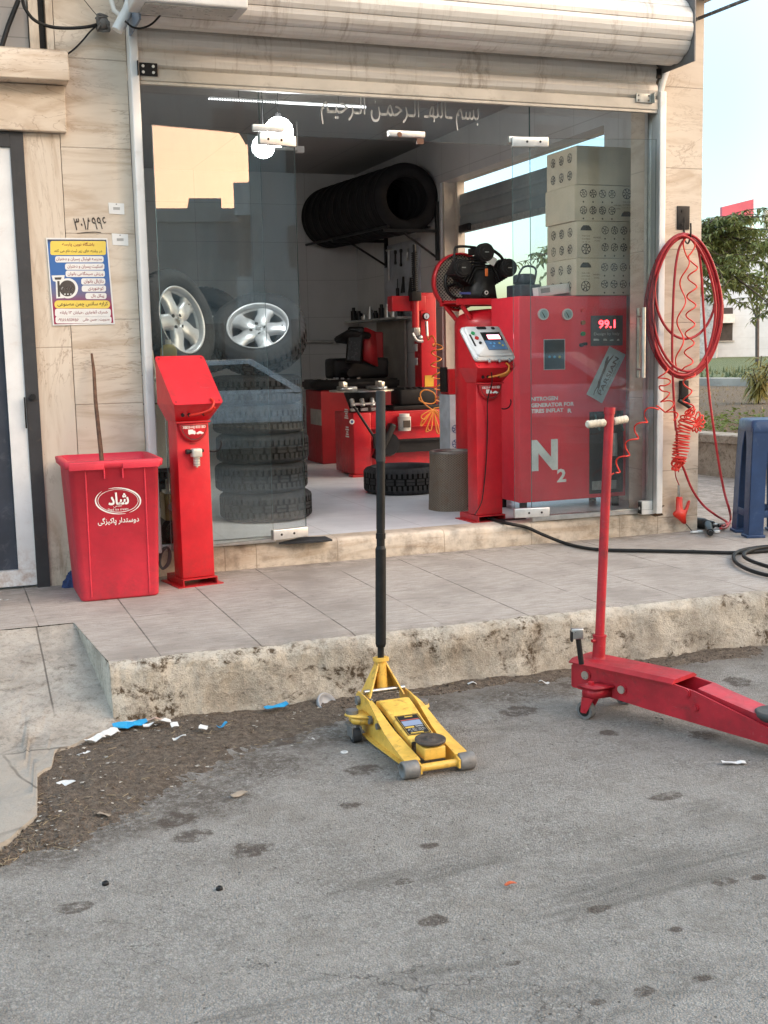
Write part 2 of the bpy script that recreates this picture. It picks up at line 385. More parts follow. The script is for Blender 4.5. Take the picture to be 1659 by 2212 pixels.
    c=n.mix(n.math('MULTIPLY',n.math('MULTIPLY',tot,.8),n.ramp(n.noise(p,45,5,.75),.3,.6)),c,(.085,.066,.052))
    # silt washed along the gutter
    g=n.math('MULTIPLY',n.ramp(n.math('ADD',s[1],n.math('MULTIPLY',n.math('SUBTRACT',n.noise(p,3,5,.7),.5),.5)),-2.15,-1.8),.65)
    c=n.mix(g,c,(.10,.078,.06))
    n.set(col=c,rough=.9,spec=.25)
    n.bump(n.math('ADD',n.math('MULTIPLY',n.math('SUBTRACT',.5,v),1.0),n.math('ADD',n.math('MULTIPLY',f,.7),n.math('SUBTRACT',n.math('MULTIPLY',m2,1.2),n.math('MULTIPLY',pk,.8)))),.9,.008); return n.m
M_pave=m_pavement(); M_kerb=m_concrete('kerb_concrete',(.35,.305,.25),(.59,.535,.455),1.0,.03)
M_apron=m_concrete('apron_concrete',(.31,.272,.232),(.45,.402,.348),.5,.012,True)
M_asph=m_asphalt()
def m_soil(name,a,b):
    n=N(name); p=n.pos(); f=n.noise(p,40,6,.75); v,_=n.vor(p,120); c=n.mix(n.ramp(f,.35,.65),a,b)
    c=n.mix(n.math('MULTIPLY',n.ramp(v,.2,.05),.3),c,(.22,.19,.155)); n.set(col=c,rough=.95,spec=.15); n.bump(n.math('ADD',f,v),.8,.01); return n.m
M_dirt=m_soil('gutter_dirt',(.085,.065,.05),(.175,.138,.108))
M_soil=m_soil('bed_soil',(.11,.08,.055),(.2,.155,.11))
M_rubber=simple('tyre_rubber',(.03,.031,.034),.75,var=.35,vs=9,bump=.2,bs=90,dirt=.3,dcol=(.09,.085,.08),world=False,spec=.25)
M_red=simple('red_paint',(.56,.012,.022),.38,var=.18,vs=5,dirt=.28,dcol=(.12,.03,.025),world=False,coat=.1,grime=.55,scr=.25)
M_redjack=simple('worn_red_paint',(.42,.012,.024),.5,var=.3,vs=7,dirt=.6,dcol=(.09,.022,.022),world=False,scr=.35)
M_redbin=simple('red_bin_plastic',(.60,.028,.055),.55,var=.16,vs=5,dirt=.35,dcol=(.26,.035,.045),world=False,grime=.6,scr=.3)
M_black=simple('black_plastic',(.014,.014,.015),.5,var=.3,vs=9,world=False,spec=.3)
M_blackm=simple('black_metal',(.022,.022,.023),.45,metal=.3,var=.4,vs=14,dirt=.3,dcol=(.055,.05,.046),world=False,spec=.3)
M_steel=simple('steel',(.52,.52,.51),.32,metal=.9,var=.25,vs=14,world=False)
M_alu=simple('brushed_aluminium',(.72,.72,.71),.35,metal=.7,var=.12,vs=20,world=False)
M_rim=simple('alloy_rim',(.52,.545,.59),.35,metal=.35,var=.1,vs=8,world=False)
M_white=simple('white_paint',(.72,.72,.70),.45,var=.1,vs=6,dirt=.12,dcol=(.4,.35,.28),world=False)
M_whitep=simple('white_channel_paint',(.74,.74,.735),.4,var=.08,vs=3,dirt=.3,dcol=(.34,.27,.2))
M_yellow=simple('yellow_jack_paint',(.78,.47,.085),.42,var=.18,vs=12,dirt=.72,dcol=(.12,.06,.02),world=False,scr=.3)
M_hose=simple('red_hose_rubber',(.36,.012,.02),.42,var=.2,vs=12,world=False)
M_spiral=simple('red_spiral_tube',(.66,.03,.015),.35,var=.12,vs=12,world=False)
M_orange=simple('orange_spiral_tube',(.62,.22,.03),.35,var=.15,vs=12,world=False)
M_cable=simple('black_cable',(.014,.0135,.013),.55,var=.3,vs=20,world=False,spec=.25)
M_blue=simple('blue_stool_plastic',(.022,.05,.125),.45,var=.2,vs=8,dirt=.22,dcol=(.2,.24,.32),world=False)
M_wood=simple('weathered_wood',(.12,.06,.035),.8,var=.5,vs=24,bump=.3,world=False)
M_card=simple('cardboard',(.62,.53,.40),.8,var=.1,vs=4,bump=.05,bs=40,world=False)
M_print=simple('dark_print',(.06,.045,.035),.8,var=.2,world=False)
M_wtext=simple('white_lettering',(.74,.74,.72),.5,var=.05,world=False)
M_galv=simple('galvanised',(.5,.52,.5),.42,metal=.6,var=.25,vs=25,world=False)
M_rust=simple('rust',(.16,.065,.03),.85,var=.5,vs=25,world=False)
def m_wallpanel(name,a,tile=(.6,.4),gl=.35):
    n=N(name); p=n.pos(); s=sep(n,p); c=n.mix(n.ramp(n.noise(p,2,5,.6),.3,.7),tuple(x*.88 for x in a),a)
    u=n.math('ADD',s[0],s[1])
    for q,k in ((u,tile[0]),(s[2],tile[1])):
        f=n.math('ABSOLUTE',n.math('SUBTRACT',n.math('FRACT',n.math('DIVIDE',n.math('ADD',q,20.03),k)),.5)); j=n.ramp(n.math('MULTIPLY',n.math('SUBTRACT',.5,f),k),.004,.0015)
        c=n.mix(n.math('MULTIPLY',j,.55),c,tuple(x*.4 for x in a))
    n.set(col=c,rough=gl); return n.m
M_tile=m_wallpanel('wall_tiles',(.56,.565,.565)); 
def m_floor():
    n=N('shop_floor_tiles'); p=n.pos(); s=sep(n,p); c=n.mix(n.ramp(n.noise(p,3,6,.65),.3,.7),(.54,.56,.60),(.66,.68,.72))
    for q in (s[0],s[1]):
        f=n.math('ABSOLUTE',n.math('SUBTRACT',n.math('FRACT',n.math('DIVIDE',n.math('ADD',q,20.1),.6)),.5)); j=n.ramp(n.math('MULTIPLY',n.math('SUBTRACT',.5,f),.6),.004,.0015); c=n.mix(n.math('MULTIPLY',j,.5),c,(.2,.2,.21))
    c=n.mix(n.math('MULTIPLY',n.ramp(n.noise(p,5,7,.75),.58,.72),.4),c,(.22,.21,.2))
    n.set(col=c,rough=.38); return n.m
M_floor=m_floor()
def m_ceil():
    n=N('ceiling_board'); p=n.pos(); s=sep(n,p); c=(.32,.32,.32)
    for q in (s[0],s[1]):
        f=n.math('ABSOLUTE',n.math('SUBTRACT',n.math('FRACT',n.math('DIVIDE',n.math('ADD',q,20.2),1.2)),.5)); j=n.ramp(n.math('MULTIPLY',n.math('SUBTRACT',.5,f),1.2),.006,.002); c=n.mix(n.math('MULTIPLY',j,.7),c,(.14,.14,.14))
    n.set(col=c,rough=.7); return n.m
M_ceil=m_ceil()
def m_glass(name,tint,ior,dust=.035):
    n=N(name); t=n.n('ShaderNodeBsdfTransparent'); t.inputs[0].default_value=(*tint,1)
    g=n.n('ShaderNodeBsdfGlossy'); g.inputs['Roughness'].default_value=0.0; g.inputs[0].default_value=(.95,.97,1,1)
    f=n.n('ShaderNodeFresnel'); f.inputs[0].default_value=ior
    mx=n.n('ShaderNodeMixShader'); n.l(f.outputs[0],mx.inputs[0]); n.l(t.outputs[0],mx.inputs[1]); n.l(g.outputs[0],mx.inputs[2])
    d=n.n('ShaderNodeBsdfDiffuse'); d.inputs[0].default_value=(.5,.5,.48,1)
    p=n.pos(); a=n.math('MULTIPLY',n.ramp(n.noise(n.scale(p,(9,9,2.2)),1,7,.75,.5),.45,.8),dust); a=n.math('ADD',a,.006)
    m2=n.n('ShaderNodeMixShader'); n.l(a,m2.inputs[0]); n.l(mx.outputs[0],m2.inputs[1]); n.l(d.outputs[0],m2.inputs[2])
    n.l(m2.outputs[0],n.o.inputs[0]); return n.m
M_glass=m_glass('fixed_glass',(.975,.99,.985),1.42); M_glassL=m_glass('door_glass',(.93,.965,.96),1.72)
M_gedge=simple('glass_edge',(.12,.2,.19),.2,world=False)
def m_slat():
    n=N('shutter_slats'); p=n.pos(); a=n.noise(n.scale(p,(1.2,10,14)),1.5,6,.65); c=n.mix(n.ramp(a,.3,.7),(.60,.56,.51),(.76,.73,.69))
    st=n.math('MULTIPLY',n.ramp(n.noise(n.scale(p,(5,1,1)),2,7,.75,.4),.52,.7),.55); c=n.mix(st,c,(.24,.17,.115))
    dr=n.ramp(n.noise(n.scale(p,(45,1,1.5)),1,4,.7),.55,.72); c=n.mix(n.math('MULTIPLY',dr,.25),c,(.33,.27,.2))
    n.set(col=c,rough=.4,metal=.08); n.bump(n.noise(n.scale(p,(30,3,60)),1,3,.6),.08,.002); return n.m
M_slat=m_slat()

# ------------------------------------------------------- ground
g=MB(); g.quad((-70,-60,ZR),(90,-60,ZR),(90,-1.70,ZR),(-70,-1.70,ZR)); solo('road',None,None,g,M_asph,(0,0,ZR),kind='structure')
def nz(x,y,z,s=1): return noise.noise(Vector((x*s,y*s,z*s)))
# pavement slab, its kerb face and the broken lip
xs=[.5+i*.03 for i in range(int(13.5/.03))]
def kx(y): return .5+.055*(-y-.95)/.83 if y<-.95 else .5
def lip(x,t): # kerb profile, t 0 top .. 1 bottom
    y=-1.777+.035*max(0,1-t/.16)**2+.02*nz(x,0,t*.5,4)+.014*nz(x,0,t,9)+.012*nz(x,3,t,28)-.035*max(0,t-.55)
    z=-.006*abs(nz(x,7,0,13))-.03*max(0,nz(x,4,0,6)-.25)-.02*max(0,nz(x,9,0,19)-.3)-t*(-ZR+.03)
    if t==0: y+=.012
    return (y,z)
g=MB(); ts=[0,.02,.05,.09,.14,.2,.32,.45,.6,.75,.9,1.0]; NX=420
XX=[.552+(13-.552)*(i/NX)**1.6 for i in range(NX+1)]
def kf(u,v):
    i=round(u*NX); j=round(v*(len(ts)-1)); x=XX[i]; y,z=lip(x,ts[j]); return (x,y,z)
g.grid(kf,NX,len(ts)-1)
# left cheek of the slab (faces the driveway) 
def ck(u,v):
    y=-.95-u*.827; t=v; yy,zz=lip(.552,t)
    dep=(-ZR+.03)*u
    return ((kx(y)+.012*nz(y*6,1,t*3)*(1-u)) if u<1 else .552,y if u<1 else yy,-v*dep-.004*u)
g.grid(ck,24,8)
solo('kerb',None,None,g,M_kerb,(0,-1.78,ZR),kind='structure')
g=MB()
def pv(u,v):
    x=XX[round(u*NX)]; y=-1.765+v*(1.765-.95)
    if u<1e-6: x=kx(y)
    return (x,(lip(x,0)[0] if v==0 else y),lip(x,0)[1] if v==0 else .0012*nz(x,y,0,3))
g.grid(pv,NX,8)
g.quad((-8,-.95,0),(13,-.95,0),(13,0.3,0),(-8,.3,0))
g.quad((4.5,.3,0),(13,.3,0),(13,9,0),(4.5,9,0))
solo('sidewalk',None,None,g,M_pave,(0,0,0),kind='structure')
# driveway apron sloping from the pavement to the road, with an eroded concrete edge
EDGE=[(-4,-3.1),(-.5,-3.0),(.02,-2.93),(.10,-2.78),(.20,-2.62),(.22,-2.5),(.17,-2.42),(.20,-2.3),(.30,-2.15),(.26,-2.05),(.34,-1.98),(.42,-1.92),(.53,-1.86),(.60,-1.76)]
def edgey(x):
    for (a,b),(c,d) in zip(EDGE,EDGE[1:]):
        if c<a: continue
        if a<=x<=c: return b+(d-b)*(x-a)/(c-a)
    return -1.76
g=MB()
def ap(u,v):
    x=-4+4.58*(1-(1-u)**2); ye=edgey(x); y=-.95+(ye+.95)*v
    if v>.98: y+=.03*nz(x,y,0,14)
    xx=min(x,kx(y)+.01) if u>.99 else x
    z=-(.235)*min(1,max(0,(-y-.95)/.95))+.012*nz(x,y,0,3.5)+.005*nz(x,y,0,14)-.004
    return (xx,y,z)
g.grid(ap,90,60)
def apl(u,v):
    p=ap(u,1); return (p[0],p[1]-.012*v,p[2]+(ZR-.02-p[2])*v)
g.grid(apl,90,3)
solo('driveway_apron',None,None,g,M_apron,(0,-1,ZR),kind='structure')
# dirt washed against the kerb
OUT=[gz(u,v,ZR) for u,v in [(0,1872),(40,1862),(90,1848),(150,1838),(210,1820),(300,1785),(380,1738),(440,1705),(520,1662),(640,1610),(760,1572),(850,1535),(1000,1494),(1200,1470),(1420,1446),(1560,1429),(1659,1410)]]
INN=[(.0,-2.95),(.08,-2.84),(.15,-2.72),(.19,-2.62),(.20,-2.50),(.18,-2.36),(.26,-2.16),(.30,-2.02),(.42,-1.90),(.60,-1.77),(.95,-1.765)]+[(q.x,-1.765) for q in OUT[11:]]
g=MB(); NU,NV=170,34
def dd(u,v):
    t=u*(len(OUT)-1); i=min(int(t),len(OUT)-2); o=OUT[i].lerp(OUT[i+1],t-i)
    a_,b_=INN[i],INN[i+1]; bx=a_[0]+(b_[0]-a_[0])*(t-i); by=a_[1]+(b_[1]-a_[1])*(t-i)
    x=o.x+(bx-o.x)*v; y=o.y+(by-o.y)*v
    y+= -.06*(1-v)*nz(x,y,2,6)-.03*(1-v)*nz(x,y,5,17)
    h=.016*min(1,v*1.6)*(.4+.6*min(1,max(0,nz(x,y,0,4)+.6)))-.0075*max(0,1-v*3.2)+.006*nz(x,y,0,11)+.005*nz(x,y,0,32)+.004*nz(x,y,9,75)
    return (x,y,ZR+h)
g.grid(dd,NU*2,NV)
OUT=OUT
def crumb(g,x,y,z,r):
    bm=bmesh.new(); bmesh.ops.create_icosphere(bm,subdivisions=1,radius=r)
    for v in bm.verts: v.co=Vector((v.co.x*R.uniform(.7,1.4),v.co.y*R.uniform(.7,1.4),v.co.z*R.uniform(.4,.8)))+Vector((x,y,z+r*.2))
    g.bm(bm)
for i in range(900):
    u=R.random()**1.5; v=R.random(); x,y,z=dd(u,v); crumb(g,x,y,z,R.uniform(.002,.007))
solo('gutter_dirt',None,None,g,M_dirt,(0,-2,ZR),kind='stuff')
# loose grit lying over the asphalt
g=MB()
for i in range(1500):
    p=gz(R.uniform(-40,1700),R.uniform(1480,2230),ZR)
    if p.y>-1.85 or (p.x<.45 and p.y>edgey(p.x)-.03): continue
    crumb(g,p.x,p.y,p.z,R.choice([.0012,.0016,.002,.0028,.0035]))
for i in range(500):
    x=R.uniform(.7,4.2); crumb(g,x,-1.80-abs(R.gauss(0,.12)),ZR,R.uniform(.0015,.004))
solo('grit',None,None,g,m_soil('grit_stone',(.2,.19,.175),(.42,.40,.37)),(0,-2,ZR),kind='stuff')
# ------------------------------------------------------- the shop building
B=thing('shop_building','travertine faced corner shop with glazed front and open door','building',(2.8,0,0))
g=MB(); g.box(.66,1.012,0,.25,0,3.27); wl=part('wall',g,M_stone,B,True)
# hand-painted number and rule on the stone
g=MB(); o=gy(195,483,-.0015); e=gy(232,482,-.0015)
text(g,'۳۰۱۸۹۹۶',frame(o,(1,0,.06),(0,0,1)),.062,.165,bold=.004,shear=-.1)
g.tube([gy(166,504,-.002),gy(185,502,-.002),gy(204,501,-.002),gy(218,502,-.002)],.0016,5)
part('painted_number',g,simple('marker_ink',(.05,.04,.035),.8),wl,True)
g=MB(); g.box(.478,.657,.002,.25,0,2.324); part('pilaster',g,M_stoneV,B,True)
g=MB(); g.box(-1.6,.69,-.045,.25,2.327,2.553,.006); part('lintel',g,M_stone,B,True)
g=MB(); g.box(-1.6,.705,-.15,.25,2.556,2.69,.006); g.box(-1.6,.70,-.135,.25,2.6925,2.703); part('ledge',g,M_stone,B,True)
M_grey=m_wallpanel('grey_polished_panel',(.33,.31,.30),(.3,.14),.25)
g=MB(); g.box(-1.6,.535,.03,.25,2.706,3.27); part('upper_panel',g,M_grey,B,True)
g=MB(); g.box(.54,.585,.0,.25,2.706,3.27); g.box(.622,.657,.0,.25,2.706,3.27); part('upper_jamb',g,M_stoneV,B,True)
g=MB(); g.box(.588,.619,.06,.25,2.706,3.27); g.tube([gy(40,0,-.02),gy(18,55,-.02),gy(0,112,-.02)],.012,8); part('dark_slot',g,M_black,B,True)
g=MB(); g.box(4.205,4.53,0,.3,0,3.27); pil=part('pillar',g,M_stoneP,B,True)
# broken corner of the pillar foot with old mortar, hollow's shade painted on flat
g=MB()
hole=[(1402,1085),(1418,1079),(1423,1090),(1436,1092),(1426,1100),(1433,1113),(1415,1116),(1400,1110),(1409,1100)]
c0=gy(1416,1098,-.003); ring=[gy(u,v,-.003) for u,v in hole]
for a,b in zip(ring,ring[1:]+ring[:1]): g.add([c0,a,b],[(0,1,2)])
part('chipped_hole',g,m_soil('shaded_old_mortar',(.03,.02,.013),(.11,.07,.045)),pil,True)
g=MB(); p=gy(1392,1098,-.05); g.box(p.x-.02,p.x+.075,-.055,-.001,p.z-.04,p.z+.045,.004); g.mat(1); g.box(p.x-.0225,p.x-.0205,-.05,-.01,p.z-.035,p.z+.04); g.mat(0); q=gy(1392,1094,-.06); g.disc((p.x-.024,-.03,p.z),.01,12,(-1,0,0))
part('floor_latch',g,[M_whitep,M_black],B,True)
g=MB(); g.box(1.012,4.205,.06,.25,2.66,3.27); part('front_beam',g,M_stone,B,True)
g=MB(); g.box(-2.5,4.575,-.30,.3,3.273,3.45); part('soffit',g,M_stone,B,True)
g=MB(); g.box(-2.5,4.53,-.0,6.4,3.455,6.2); part('upper_storey',g,M_stone,B,True)
g=MB()
def th(u,v):
    x=1.0+(4.235-1.0)*u; prof=[(0,.0),(-.001,.06),(.0,.118),(.008,.132),(.02,.136),(.08,.137),(.15,.136)]
    y,z=prof[round(v*6)]
    chip=max(0,nz(x,2,0,7)-.12)*.06 if 1.9<x<3.2 else max(0,nz(x,2,0,7)-.3)*.04
    if 2<=round(v*6)<=4: z-=chip*.45; y+=chip*.6
    return (x,y,z)
g.grid(th,260,6); part('threshold_step',g,M_thr,B,True)
g=MB(); g.box(.9,4.40,.151,6.15,.02,ZF); part('floor',g,M_floor,B,True)
g=MB(); g.box(.78,4.53,6.15,6.3,0,3.27); part('back_wall',g,M_tile,B,True)
g=MB(); g.box(.78,.9,.25,6.15,0,3.27); g.box(.9,1.012,.25,.3,0,3.1); part('left_wall',g,M_tile,B,True)
g=MB(); WY0,WY1,WZ=.95,3.81,2.70
g.box(4.40,4.527,.3,WY0,0,3.27); g.box(4.40,4.527,WY1,6.15,0,3.27); g.box(4.40,4.527,WY0,WY1,WZ,3.27); g.box(4.40,4.527,WY0,WY1,0,ZF)
part('side_wall',g,M_tile,B,True)
g=MB(); g.box(.9,4.40,.25,6.15,3.10,3.26); part('ceiling',g,M_ceil,B,True)
M_jamb=simple('jamb_paint',(.50,.46,.39),.5,var=.15,vs=3,dirt=.45,dcol=(.2,.15,.1))
g=MB(); g.box(4.42,4.53,WY1-.035,WY1-.001,ZF,WZ); g.box(4.53,4.60,WY1-.09,WY1-.002,0,WZ+.1); g.box(4.53,4.60,WY0,WY0+.09,0,WZ+.1); g.box(4.531,4.60,WY0+.09,WY1-.09,WZ-.0,WZ+.1)
part('side_opening_frame',g,M_jamb,B,True)

# ------------------------------------------------------- left neighbour door
D=thing('metal_door','navy metal door in white and black frame left of the pilaster','door',(0,0.03,0))
g=MB(); g.box(.412,.477,-.012,.10,0,2.322); g.box(-1.4,.411,-.012,.10,2.25,2.322); part('outer_frame',g,simple('black_frame',(.03,.031,.035),.55,dirt=.3,dcol=(.12,.09,.07)),D,True)
M_wrust=simple('white_frame_rust',(.68,.69,.70),.45,var=.08,dirt=.2,dcol=(.3,.15,.08),grime=.9)
g=MB(); g.box(.322,.411,.0,.09,.1,2.248); g.box(-1.4,.411,.0,.09,.015,.099); g.box(-1.4,.321,.0,.09,2.16,2.248); part('leaf_frame',g,M_wrust,D,True)
g=MB(); g.box(-1.4,.321,.03,.07,.1,2.159); part('panel',g,simple('navy_panel',(.035,.042,.06),.45,var=.2,dirt=.25,dcol=(.25,.26,.28)),D,True)
g=MB(); g.box(.40,.408,-.03,-.013,.84,1.0,.002); g.cyl((.445,-.03,1.0),(.445,-.013,1.0),.016); part('lock_plate',g,M_blackm,D,True)

# ------------------------------------------------------- roller shutter
SH=thing('roller_shutter','rolled up cream steel shutter above the shop glass','shutter',(2.6,-.1,2.62))
RC=(-.235,3.0); RR=.178
g=MB(); poly=[]
for k in range(11):
    a0=2*PI*k/11+.2; a1=a0+2*PI/11
    for t,dr in ((0,-.010),(.03,-.002),(.25,.003),(.5,.005),(.75,.003),(.97,-.002)):
        a=a0+(a1-a0)*t; poly.append((RC[0]+math.cos(a)*(RR+dr),RC[1]+math.sin(a)*(RR+dr)))
n_=len(poly); XS=[1.03,4.165]
V=[(XS[0],y,z) for y,z in poly]+[(XS[1],y,z) for y,z in poly]
for i in range(n_):
    j=(i+1)%n_; sm=(i%6 not in (5,0)); g.add([V[i],V[j],V[n_+j],V[n_+i]],[(0,1,2,3)],False)
sp=[(RC[0]+math.cos(.5*t)*(.03+.0085*t/1.0*1.3),RC[1]+math.sin(.5*t)*(.03+.0085*t*1.3)) for t in range(13)]
g.add([V[n_+i] for i in range(n_)],[tuple(range(n_))]); g.add([V[i] for i in range(n_)],[tuple(range(n_))[::-1]])
part('roll',g,M_slat,SH,True)
g=MB(); pr=[]
zc=2.655
while zc<3.0:
    pr+=[(-.055,zc),(-.060,zc+.006),(-.075,zc+.02),(-.080,zc+.05),(-.076,zc+.08),(-.060,zc+.096),(-.055,zc+.1)]; zc+=.102
for (a,b),(c,d) in zip(pr,pr[1:]): g.quad((1.062,a,b),(4.152,a,b),(4.152,c,d),(1.062,c,d))
part('curtain',g,M_slat,SH,True)
M_bar=simple('bottom_bar_paint',(.56,.52,.46),.5,var=.15,vs=3,dirt=.45,dcol=(.13,.09,.06))
g=MB(); g.box(1.065,4.15,-.085,-.045,2.592,2.654,.006); g.box(1.065,4.15,-.078,-.05,2.575,2.5915,.003); part('bottom_bar',g,M_bar,SH,True)
g=MB(); g.box(1.014,1.058,-.105,-.002,.145,2.86,.006); part('guide_rail',g,M_whitep,SH,True)
g=MB(); g.box(4.156,4.20,-.10,-.002,.145,2.70,.006); g.tube([(4.178,-.055,2.70),(4.185,-.07,2.76),(4.205,-.09,2.84)],.026,4); part('guide_rail',g,M_whitep,SH,True)
g=MB(); g.box(4.168,4.176,-.42,-.0,2.80,3.17); g.box(4.176,4.26,-.012,-.002,2.80,3.17); g.mat(1); g.box(4.20,4.24,-.0135,-.0125,3.10,3.115); g.box(4.20,4.24,-.0135,-.0125,2.84,2.855); part('end_plate',g,[simple('grey_plate',(.2,.2,.205),.5,metal=.3),M_white],SH,True)
g=MB(); g.box(1.016,1.026,-.42,0,2.80,3.17); part('end_plate',g,simple('blue_grey_plate',(.2,.25,.33),.45,metal=.3),SH,True)
g=MB(); p=gy(319,150,-.09); g.box(p.x-.05,p.x+.05,-.095,-.0855,p.z-.032,p.z+.032,.002); g.box(p.x-.056,p.x-.05,-.12,-.0855,p.z-.036,p.z+.036,.002); g.mat(1)
for a in(-.024,.028):
    for b in(-.015,.015): g.cyl((p.x+a,-.0985,p.z+b),(p.x+a,-.095,p.z+b),.0075,n=10)
part('lock_bracket',g,[M_black,M_white],SH,True)
g=MB(); p=gy(1391,212,-.09); g.box(p.x-.055,p.x+.05,-.095,-.0855,p.z-.026,p.z+.026,.002); g.box(p.x+.05,p.x+.056,-.125,-.0855,p.z-.03,p.z+.03,.002); g.mat(1)
for a in(-.04,.03):
    for b in(-.014,.014): g.cyl((p.x+a,-.0975,p.z+b),(p.x+a,-.095,p.z+b),.005,n=8)
part('lock_bracket',g,[M_galv,M_black],SH,True,)
g=MB(); g.box(4.14,4.17,-.09,-.03,2.775,2.83); part('stop_block',g,M_black,SH,True)
# side opening's own shutter, half way down
SS=thing('side_shutter','grey slatted shutter half lowered in the side opening','shutter',(4.565,2.4,2.2))
zb=gx(1025,498,4.565).z
g=MB(); zc=zb+.05
while zc<2.56:
    for (a,b),(c,d) in zip([(4.56,0),(4.552,.02),(4.55,.05),(4.552,.08)],[(4.552,.02),(4.55,.05),(4.552,.08),(4.56,.1)]):
        g.quad((a,WY0+.09,zc+b),(a,WY1-.09,zc+b),(c,WY1-.09,zc+d),(c,WY0+.09,zc+d))
    zc+=.1
part('curtain',g,simple('grey_slats',(.26,.30,.31),.5,var=.15,vs=3,metal=.2),SS,True)
g=MB(); g.box(4.545,4.575,WY0+.085,WY1-.085,zb,zb+.05); part('bottom_bar',g,M_galv,SS,True)
g=MB(); g.box(4.52,4.545,WY1-.35,WY1-.12,zb+.005,zb+.07,.01); g.cyl((4.51,WY1-.31,zb+.04),(4.55,WY1-.31,zb+.04),.028); part('lock_bracket',g,M_black,SS,True)

# ------------------------------------------------------- glazing
def pane(x0,x1,z0,z1,y=0,t=.005,M=None):
    g=MB(); 
    if M is not None: g.M=M
    V=[(x,yy,z) for z in(z0,z1) for yy in(y-t,y+t) for x in(x0,x1)]
    g.add(V,[(0,1,5,4),(2,6,7,3)]); g.mat(1); g.add(V,[(0,2,3,1),(4,5,7,6),(0,4,6,2),(1,3,7,5)]); return g
GL=thing('glass_shopfront','frameless glass shopfront with frosted calligraphy over the doorway','shopfront',(2.6,.04,.14))
YG=.035
part('fixed_pane',pane(1.04,1.713,.17,2.66,YG),[M_glass,M_gedge],GL,True)
part('fixed_pane',pane(3.350,4.16,.17,2.66,YG),[M_glass,M_gedge],GL,True)
tr=part('transom_pane',pane(1.717,3.346,2.37,2.66,YG),[M_glass,M_gedge],GL,True)
g=MB(); o=gy(868,241,YG-.008); 
text(g,'بسم ـاللهـ الـرحمـن الـرحیـم',frame(o,(1,0,0),(0,0,1)),.18,.955,ar=True,bold=.0,res=3)
M_frost=simple('frosted_lettering',(.50,.51,.51),.7,var=.1)
part('frosted_lettering',g,M_frost,tr,True)
for a_ in ((1.045,1.72,YG-.022,YG+.022,.137,.169,.003),(3.345,4.155,YG-.022,YG+.022,.137,.169,.003),(4.16,4.203,YG-.03,YG+.04,.14,2.66,.003)): g=MB(); g.box(*a_); part('channel',g,M_alu,GL,True)
def patch(g,u0,v0,u1,v1,y,bolts=True):
    a=gy(u0,v0,y);b=gy(u1,v1,y); g.box(a.x,b.x,y-.012,y+.02,b.z,a.z,.004)
    g.mat(1); zc=(a.z+b.z)/2
    if bolts:
        for t in(.3,.7): g.cyl((a.x+(b.x-a.x)*t,y-.0135,zc),(a.x+(b.x-a.x)*t,y-.0115,zc),.007,n=12)
    g.mat(0)
g=MB(); patch(g,545,268,614,286,YG-.01,False); part('patch_fitting',g,[M_alu,M_blackm],GL,True)
g=MB(); patch(g,1098,294,1167,312,YG-.01,False); part('patch_fitting',g,[M_alu,M_blackm],GL,True)
g=MB(); patch(g,838,281,917,298,YG-.01,False); a=gy(864,290,YG-.03); g.mat(1); g.cyl((a.x,YG-.026,a.z),(a.x,YG-.02,a.z),.014); g.box(a.x+.1,a.x+.14,YG-.04,YG-.025,a.z-.05,a.z-.02); part('door_stop',g,[M_alu,simple('brown_cap',(.16,.07,.04),.5)],GL,True)
def leaf(name,label,px,ang,sgn,l_out,l_in,z0,z1,mg):
    T=thing(name,label,'glass door',(px,0,z0),0)
    ax=Vector((sgn*math.cos(ang),-math.sin(ang),0)); up=Vector((0,0,1))
    M=Matrix.Identity(4); yv=up.cross(ax)
    for i in range(3): M[i][0]=ax[i];M[i][1]=yv[i];M[i][2]=up[i]
    M.translation=Vector((px,-.012,0))
    part('pane',pane(-l_in,l_out,z0,z1,0,.005,M),[mg,M_gedge],T,True)
    for za,zb_,nm in ((z0-.012,z0+.045,'patch_fitting'),(z1-.05,z1+.006,'patch_fitting')):
        g=MB(); g.M=M; g.box(-l_in-.004,.16,-.018,.018,za,zb_,.004); g.mat(1)
        for t in (.03,.11):
            for q in(-1,1): g.cyl((t,q*.0175,(za+zb_)/2),(t,q*.0195,(za+zb_)/2),.007,n=10)
        part(nm,g,[M_alu,M_blackm],T,True)
    return T,M
LD,_=leaf('glass_door','left glass door leaf swung open in front of the tyre stack',1.84,rad(13),-1,.765,.058,.172,2.355,M_glassL)
RD,Mr=leaf('glass_door','right glass door leaf swung open in front of the red cabinet',3.27,rad(10.6),1,.83,.055,.185,2.405,M_glass)
g=MB(); g.M=Mr; h=gy(1374,800,-.12)
tx=.745; g.tube([(tx,.05,1.0),(tx,.05,1.42)],.0125,12); 
for z in(1.05,1.37): g.tube([(tx,-.03,z),(tx,.05,z)],.008,8)
g.tube([(tx,-.04,1.0),(tx,-.04,1.42)],.0125,12); part('handle',g,M_steel,RD,True)
